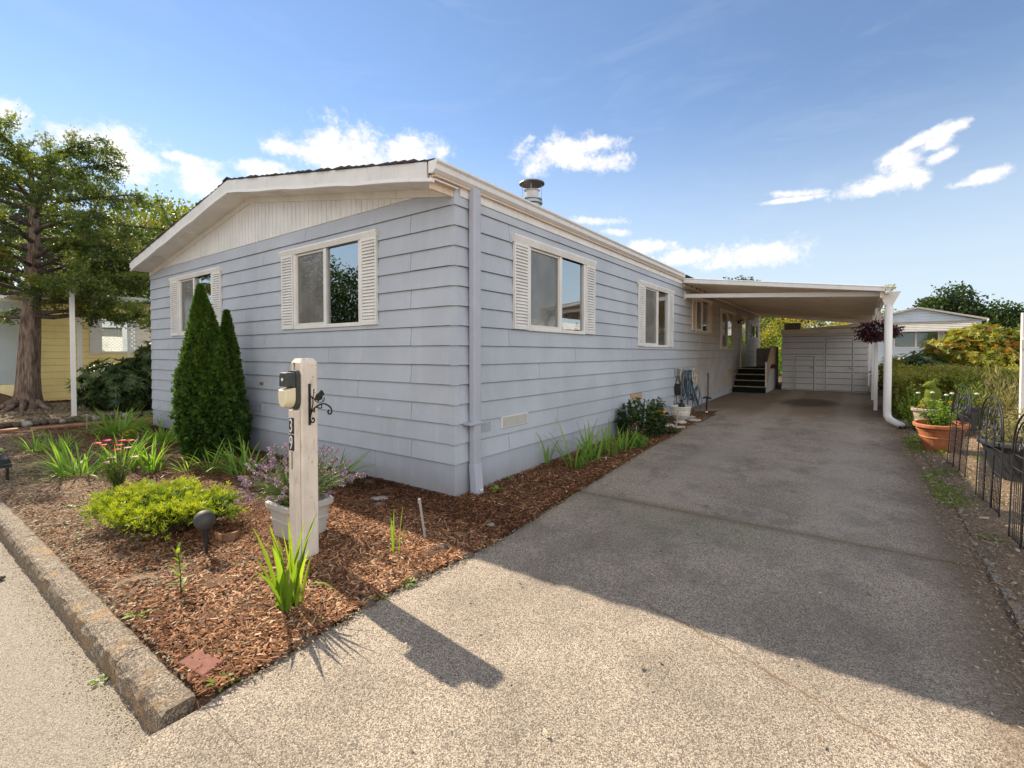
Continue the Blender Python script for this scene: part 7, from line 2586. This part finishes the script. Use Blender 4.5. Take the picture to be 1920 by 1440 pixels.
ac = thing('air_conditioner', 'round grey air conditioner unit beyond the hedge', 'air conditioner', (5.75, 36.0, 0))
MB().lathe([(.55, G(36)), (.55, 1.05), (.50, 1.08)], (0, 0, 0), 20).build('casing', 'black_pot', ac)
MB().lathe([(.42, 1.081), (.44, 1.16), (.2, 1.20), (.02, 1.21)], (0, 0, 0), 20).build('fan_cover', 'vinyl', ac)
pg = thing('pergola', 'grey pergola frame beside the pale blue house', 'pergola')
for (x, y) in ((9.3, 30), (10.2, 30), (9.3, 33), (10.2, 33)):
    MB().box(x - .06, x + .06, y - .06, y + .06, .5, 2.5).build('pergola_post', 'galv', pg)
for k in range(4):
    MB().box(8.9, 10.6, 29.6 + k * 1.2, 29.7 + k * 1.2, 2.5, 2.6).build('pergola_beam', 'galv', pg)
wh = thing('white_outbuilding', 'low white outbuilding at the far right', 'shed')
MB().box(11.0, 16, 40, 46, .6, 2.45).build('wall', 'clean_white', wh)
MB().hexa([(10.8, 39.7, 2.4), (16.2, 39.7, 2.9), (16.2, 46, 2.9), (10.8, 46, 2.4), (10.8, 39.7, 2.5), (16.2, 39.7, 3.05), (16.2, 46, 3.05), (10.8, 46, 2.5)]).build('roof', 'awning', wh)
# distant trees and shrubs
for i, (x, y, h, r_, m, lb, n, lf) in enumerate([
    (11.2, 58, 6.8, 3.6, 'leaf_dark_tree', 'bushy green tree behind the pale blue roof', 9000, .32), (8.6, 60, 6.2, 2.6, 'leaf_dark_tree', 'smaller tree left of the bushy green one', 5000, .32),
    (14.0, 56, 5.4, 3.0, 'leaf_dark_tree', 'green tree sloping down to the right', 7000, .3), (17.6, 62, 5.0, 3.2, 'leaf_dark_tree', 'last dark tree on the right skyline', 5000, .35),
    (14.2, 46, 3.6, 2.2, 'leaf_yellow_tree', 'yellow-green tree behind the white outbuilding', 6000, .2), (2.2, 44, 4.0, 2.4, 'leaf_hot', 'orange-tinged tree seen over the shed roof', 6000, .2),
    (5.0, 50, 4.2, 2.4, 'leaf_yellow_tree', 'yellow tree top between shed and carport roof', 5000, .2), (-3.5, 38, 7.5, 3.0, 'leaf_dark_tree', 'dark tree seen through the gap behind the steps', 7000, .25),
    (0.2, 33, 5.0, 2.2, 'leaf_yellow_tree', 'yellow-green tree above the steps railing', 7000, .18), (-1.6, 27, 3.2, 1.4, 'leaf_yellow_tree', 'bright shrub tree beyond the house end', 6000, .14)]):
    leafy('leafy_tree', lb, (x, y, G(y) - .2), h, r_, m, n, lf, 300 + i, clumps=30, zlow=.05)
leafy('lilac_bush', 'bright sunlit bush beyond the steps and shed', (.5, 22.5, G(22)), 2.7, 1.5, 'leaf_hot', 9000, .10, 330, 'shrub', .06, 26, zlow=.0)
leafy('yellow_bush', 'yellow-green bush beside the shed back corner', (1.15, 20.5, G(20)), 1.9, .9, 'leaf_weed', 5000, .08, 331, 'shrub', .05, 20, zlow=.0)
leafy('small_bush', 'yellow-topped round bush at the far right', (10.2, 34, G(34)), 1.3, 1.0, 'leaf_weed', 3000, .12, 332, 'shrub', .05, 14, zlow=.0)
leafy('boxwood', 'pale leafy shrub tip above the hedge', (4.3, 12.6, G(12)), 1.25, .5, 'leaf_hot', 2500, .07, 333, 'shrub', .04, 12, zlow=.1)
tl = random.Random(8)
for i in range(15):
    a = R(84 + i * 6.3)
    d_ = tl.uniform(75, 105)
    x, y = 3 + d_ * math.cos(a), -3 + d_ * math.sin(a)
    leafy('distant_tree', None, (x, y, .3), tl.uniform(5.5, 7.5), tl.uniform(4, 6), 'leaf_dark_tree', 2200, .7, 350 + i, clumps=16, zlow=.0)
for o in COL.objects:
    if o.name.startswith('distant_tree'):
        tag(o, 'distant tree in the line closing the horizon', 'tree', 'line of trees on the horizon')

# ------------------------------------------------------------------ what the window glass mirrors: across the road and next door
leafy('street_tree', 'dark broad tree across the road, mirrored in the front window', (-17.0, -9.5, -.15), 6.6, 2.8, 'leaf_dark_tree', 10000, .16, 401, clumps=34, zlow=.1)
leafy('street_tree', 'lower leafy tree across the road, mirrored in the front window', (-12.4, -10.5, -.15), 4.4, 2.4, 'leaf_rhodo', 7000, .15, 402, clumps=26, zlow=.1)
leafy('street_tree', 'bushy tree far across the road', (-30, -14, -.15), 8.5, 4.0, 'leaf_dark_tree', 5000, .3, 403, clumps=24, zlow=.1)
leafy('garden_tree', 'green tree beyond the next drive, mirrored in the side window', (10.8, 13.0, .2), 4.4, 1.7, 'leaf_weed', 6000, .13, 404, clumps=24, zlow=.2)
for nm, lb, (ax0, ax1, ay0, ay1), m in (('grey_house', 'low grey house across the next drive', (11.0, 18.0, 14.0, 30.0), 'siding'), ('tan_house', 'low tan house across the road', (-16, 2, -26, -18), 'vinyl')):
    nh = thing(nm, lb, 'house')
    MB().box(ax0, ax1, ay0, ay1, -.2, 3.0).build('wall', m, nh)
    xm, ym = (ax0 + ax1) / 2, (ay0 + ay1) / 2
    if nm == 'grey_house':
        V = [(ax0 - .4, ay0 - .4, 2.9), (xm, ay0 - .4, 3.8), (ax1 + .4, ay0 - .4, 2.9), (ax0 - .4, ay1 + .4, 2.9), (xm, ay1 + .4, 3.8), (ax1 + .4, ay1 + .4, 2.9)]
    else:
        V = [(ax0 - .4, ay0 - .4, 2.9), (ax0 - .4, ym, 3.8), (ax0 - .4, ay1 + .4, 2.9), (ax1 + .4, ay0 - .4, 2.9), (ax1 + .4, ym, 3.8), (ax1 + .4, ay1 + .4, 2.9)]
    MB().add(V, [(0, 1, 2), (3, 5, 4), (0, 3, 4, 1), (1, 4, 5, 2), (0, 2, 5, 3)]).build('roof', 'shed', nh)
    for k in range(4):
        if nm == 'grey_house':
            y_ = ay0 + 1.5 + k * 3.8
            MB().box(ax0 - .03, ax0 - .005, y_, y_ + 1.5, 1.1, 2.4).build('window', 'dark', nh)
        else:
            x_ = ax0 + 1.5 + k * 4.2
            MB().box(x_, x_ + 1.6, ay1 + .005, ay1 + .03, 1.1, 2.4).build('window', 'dark', nh)
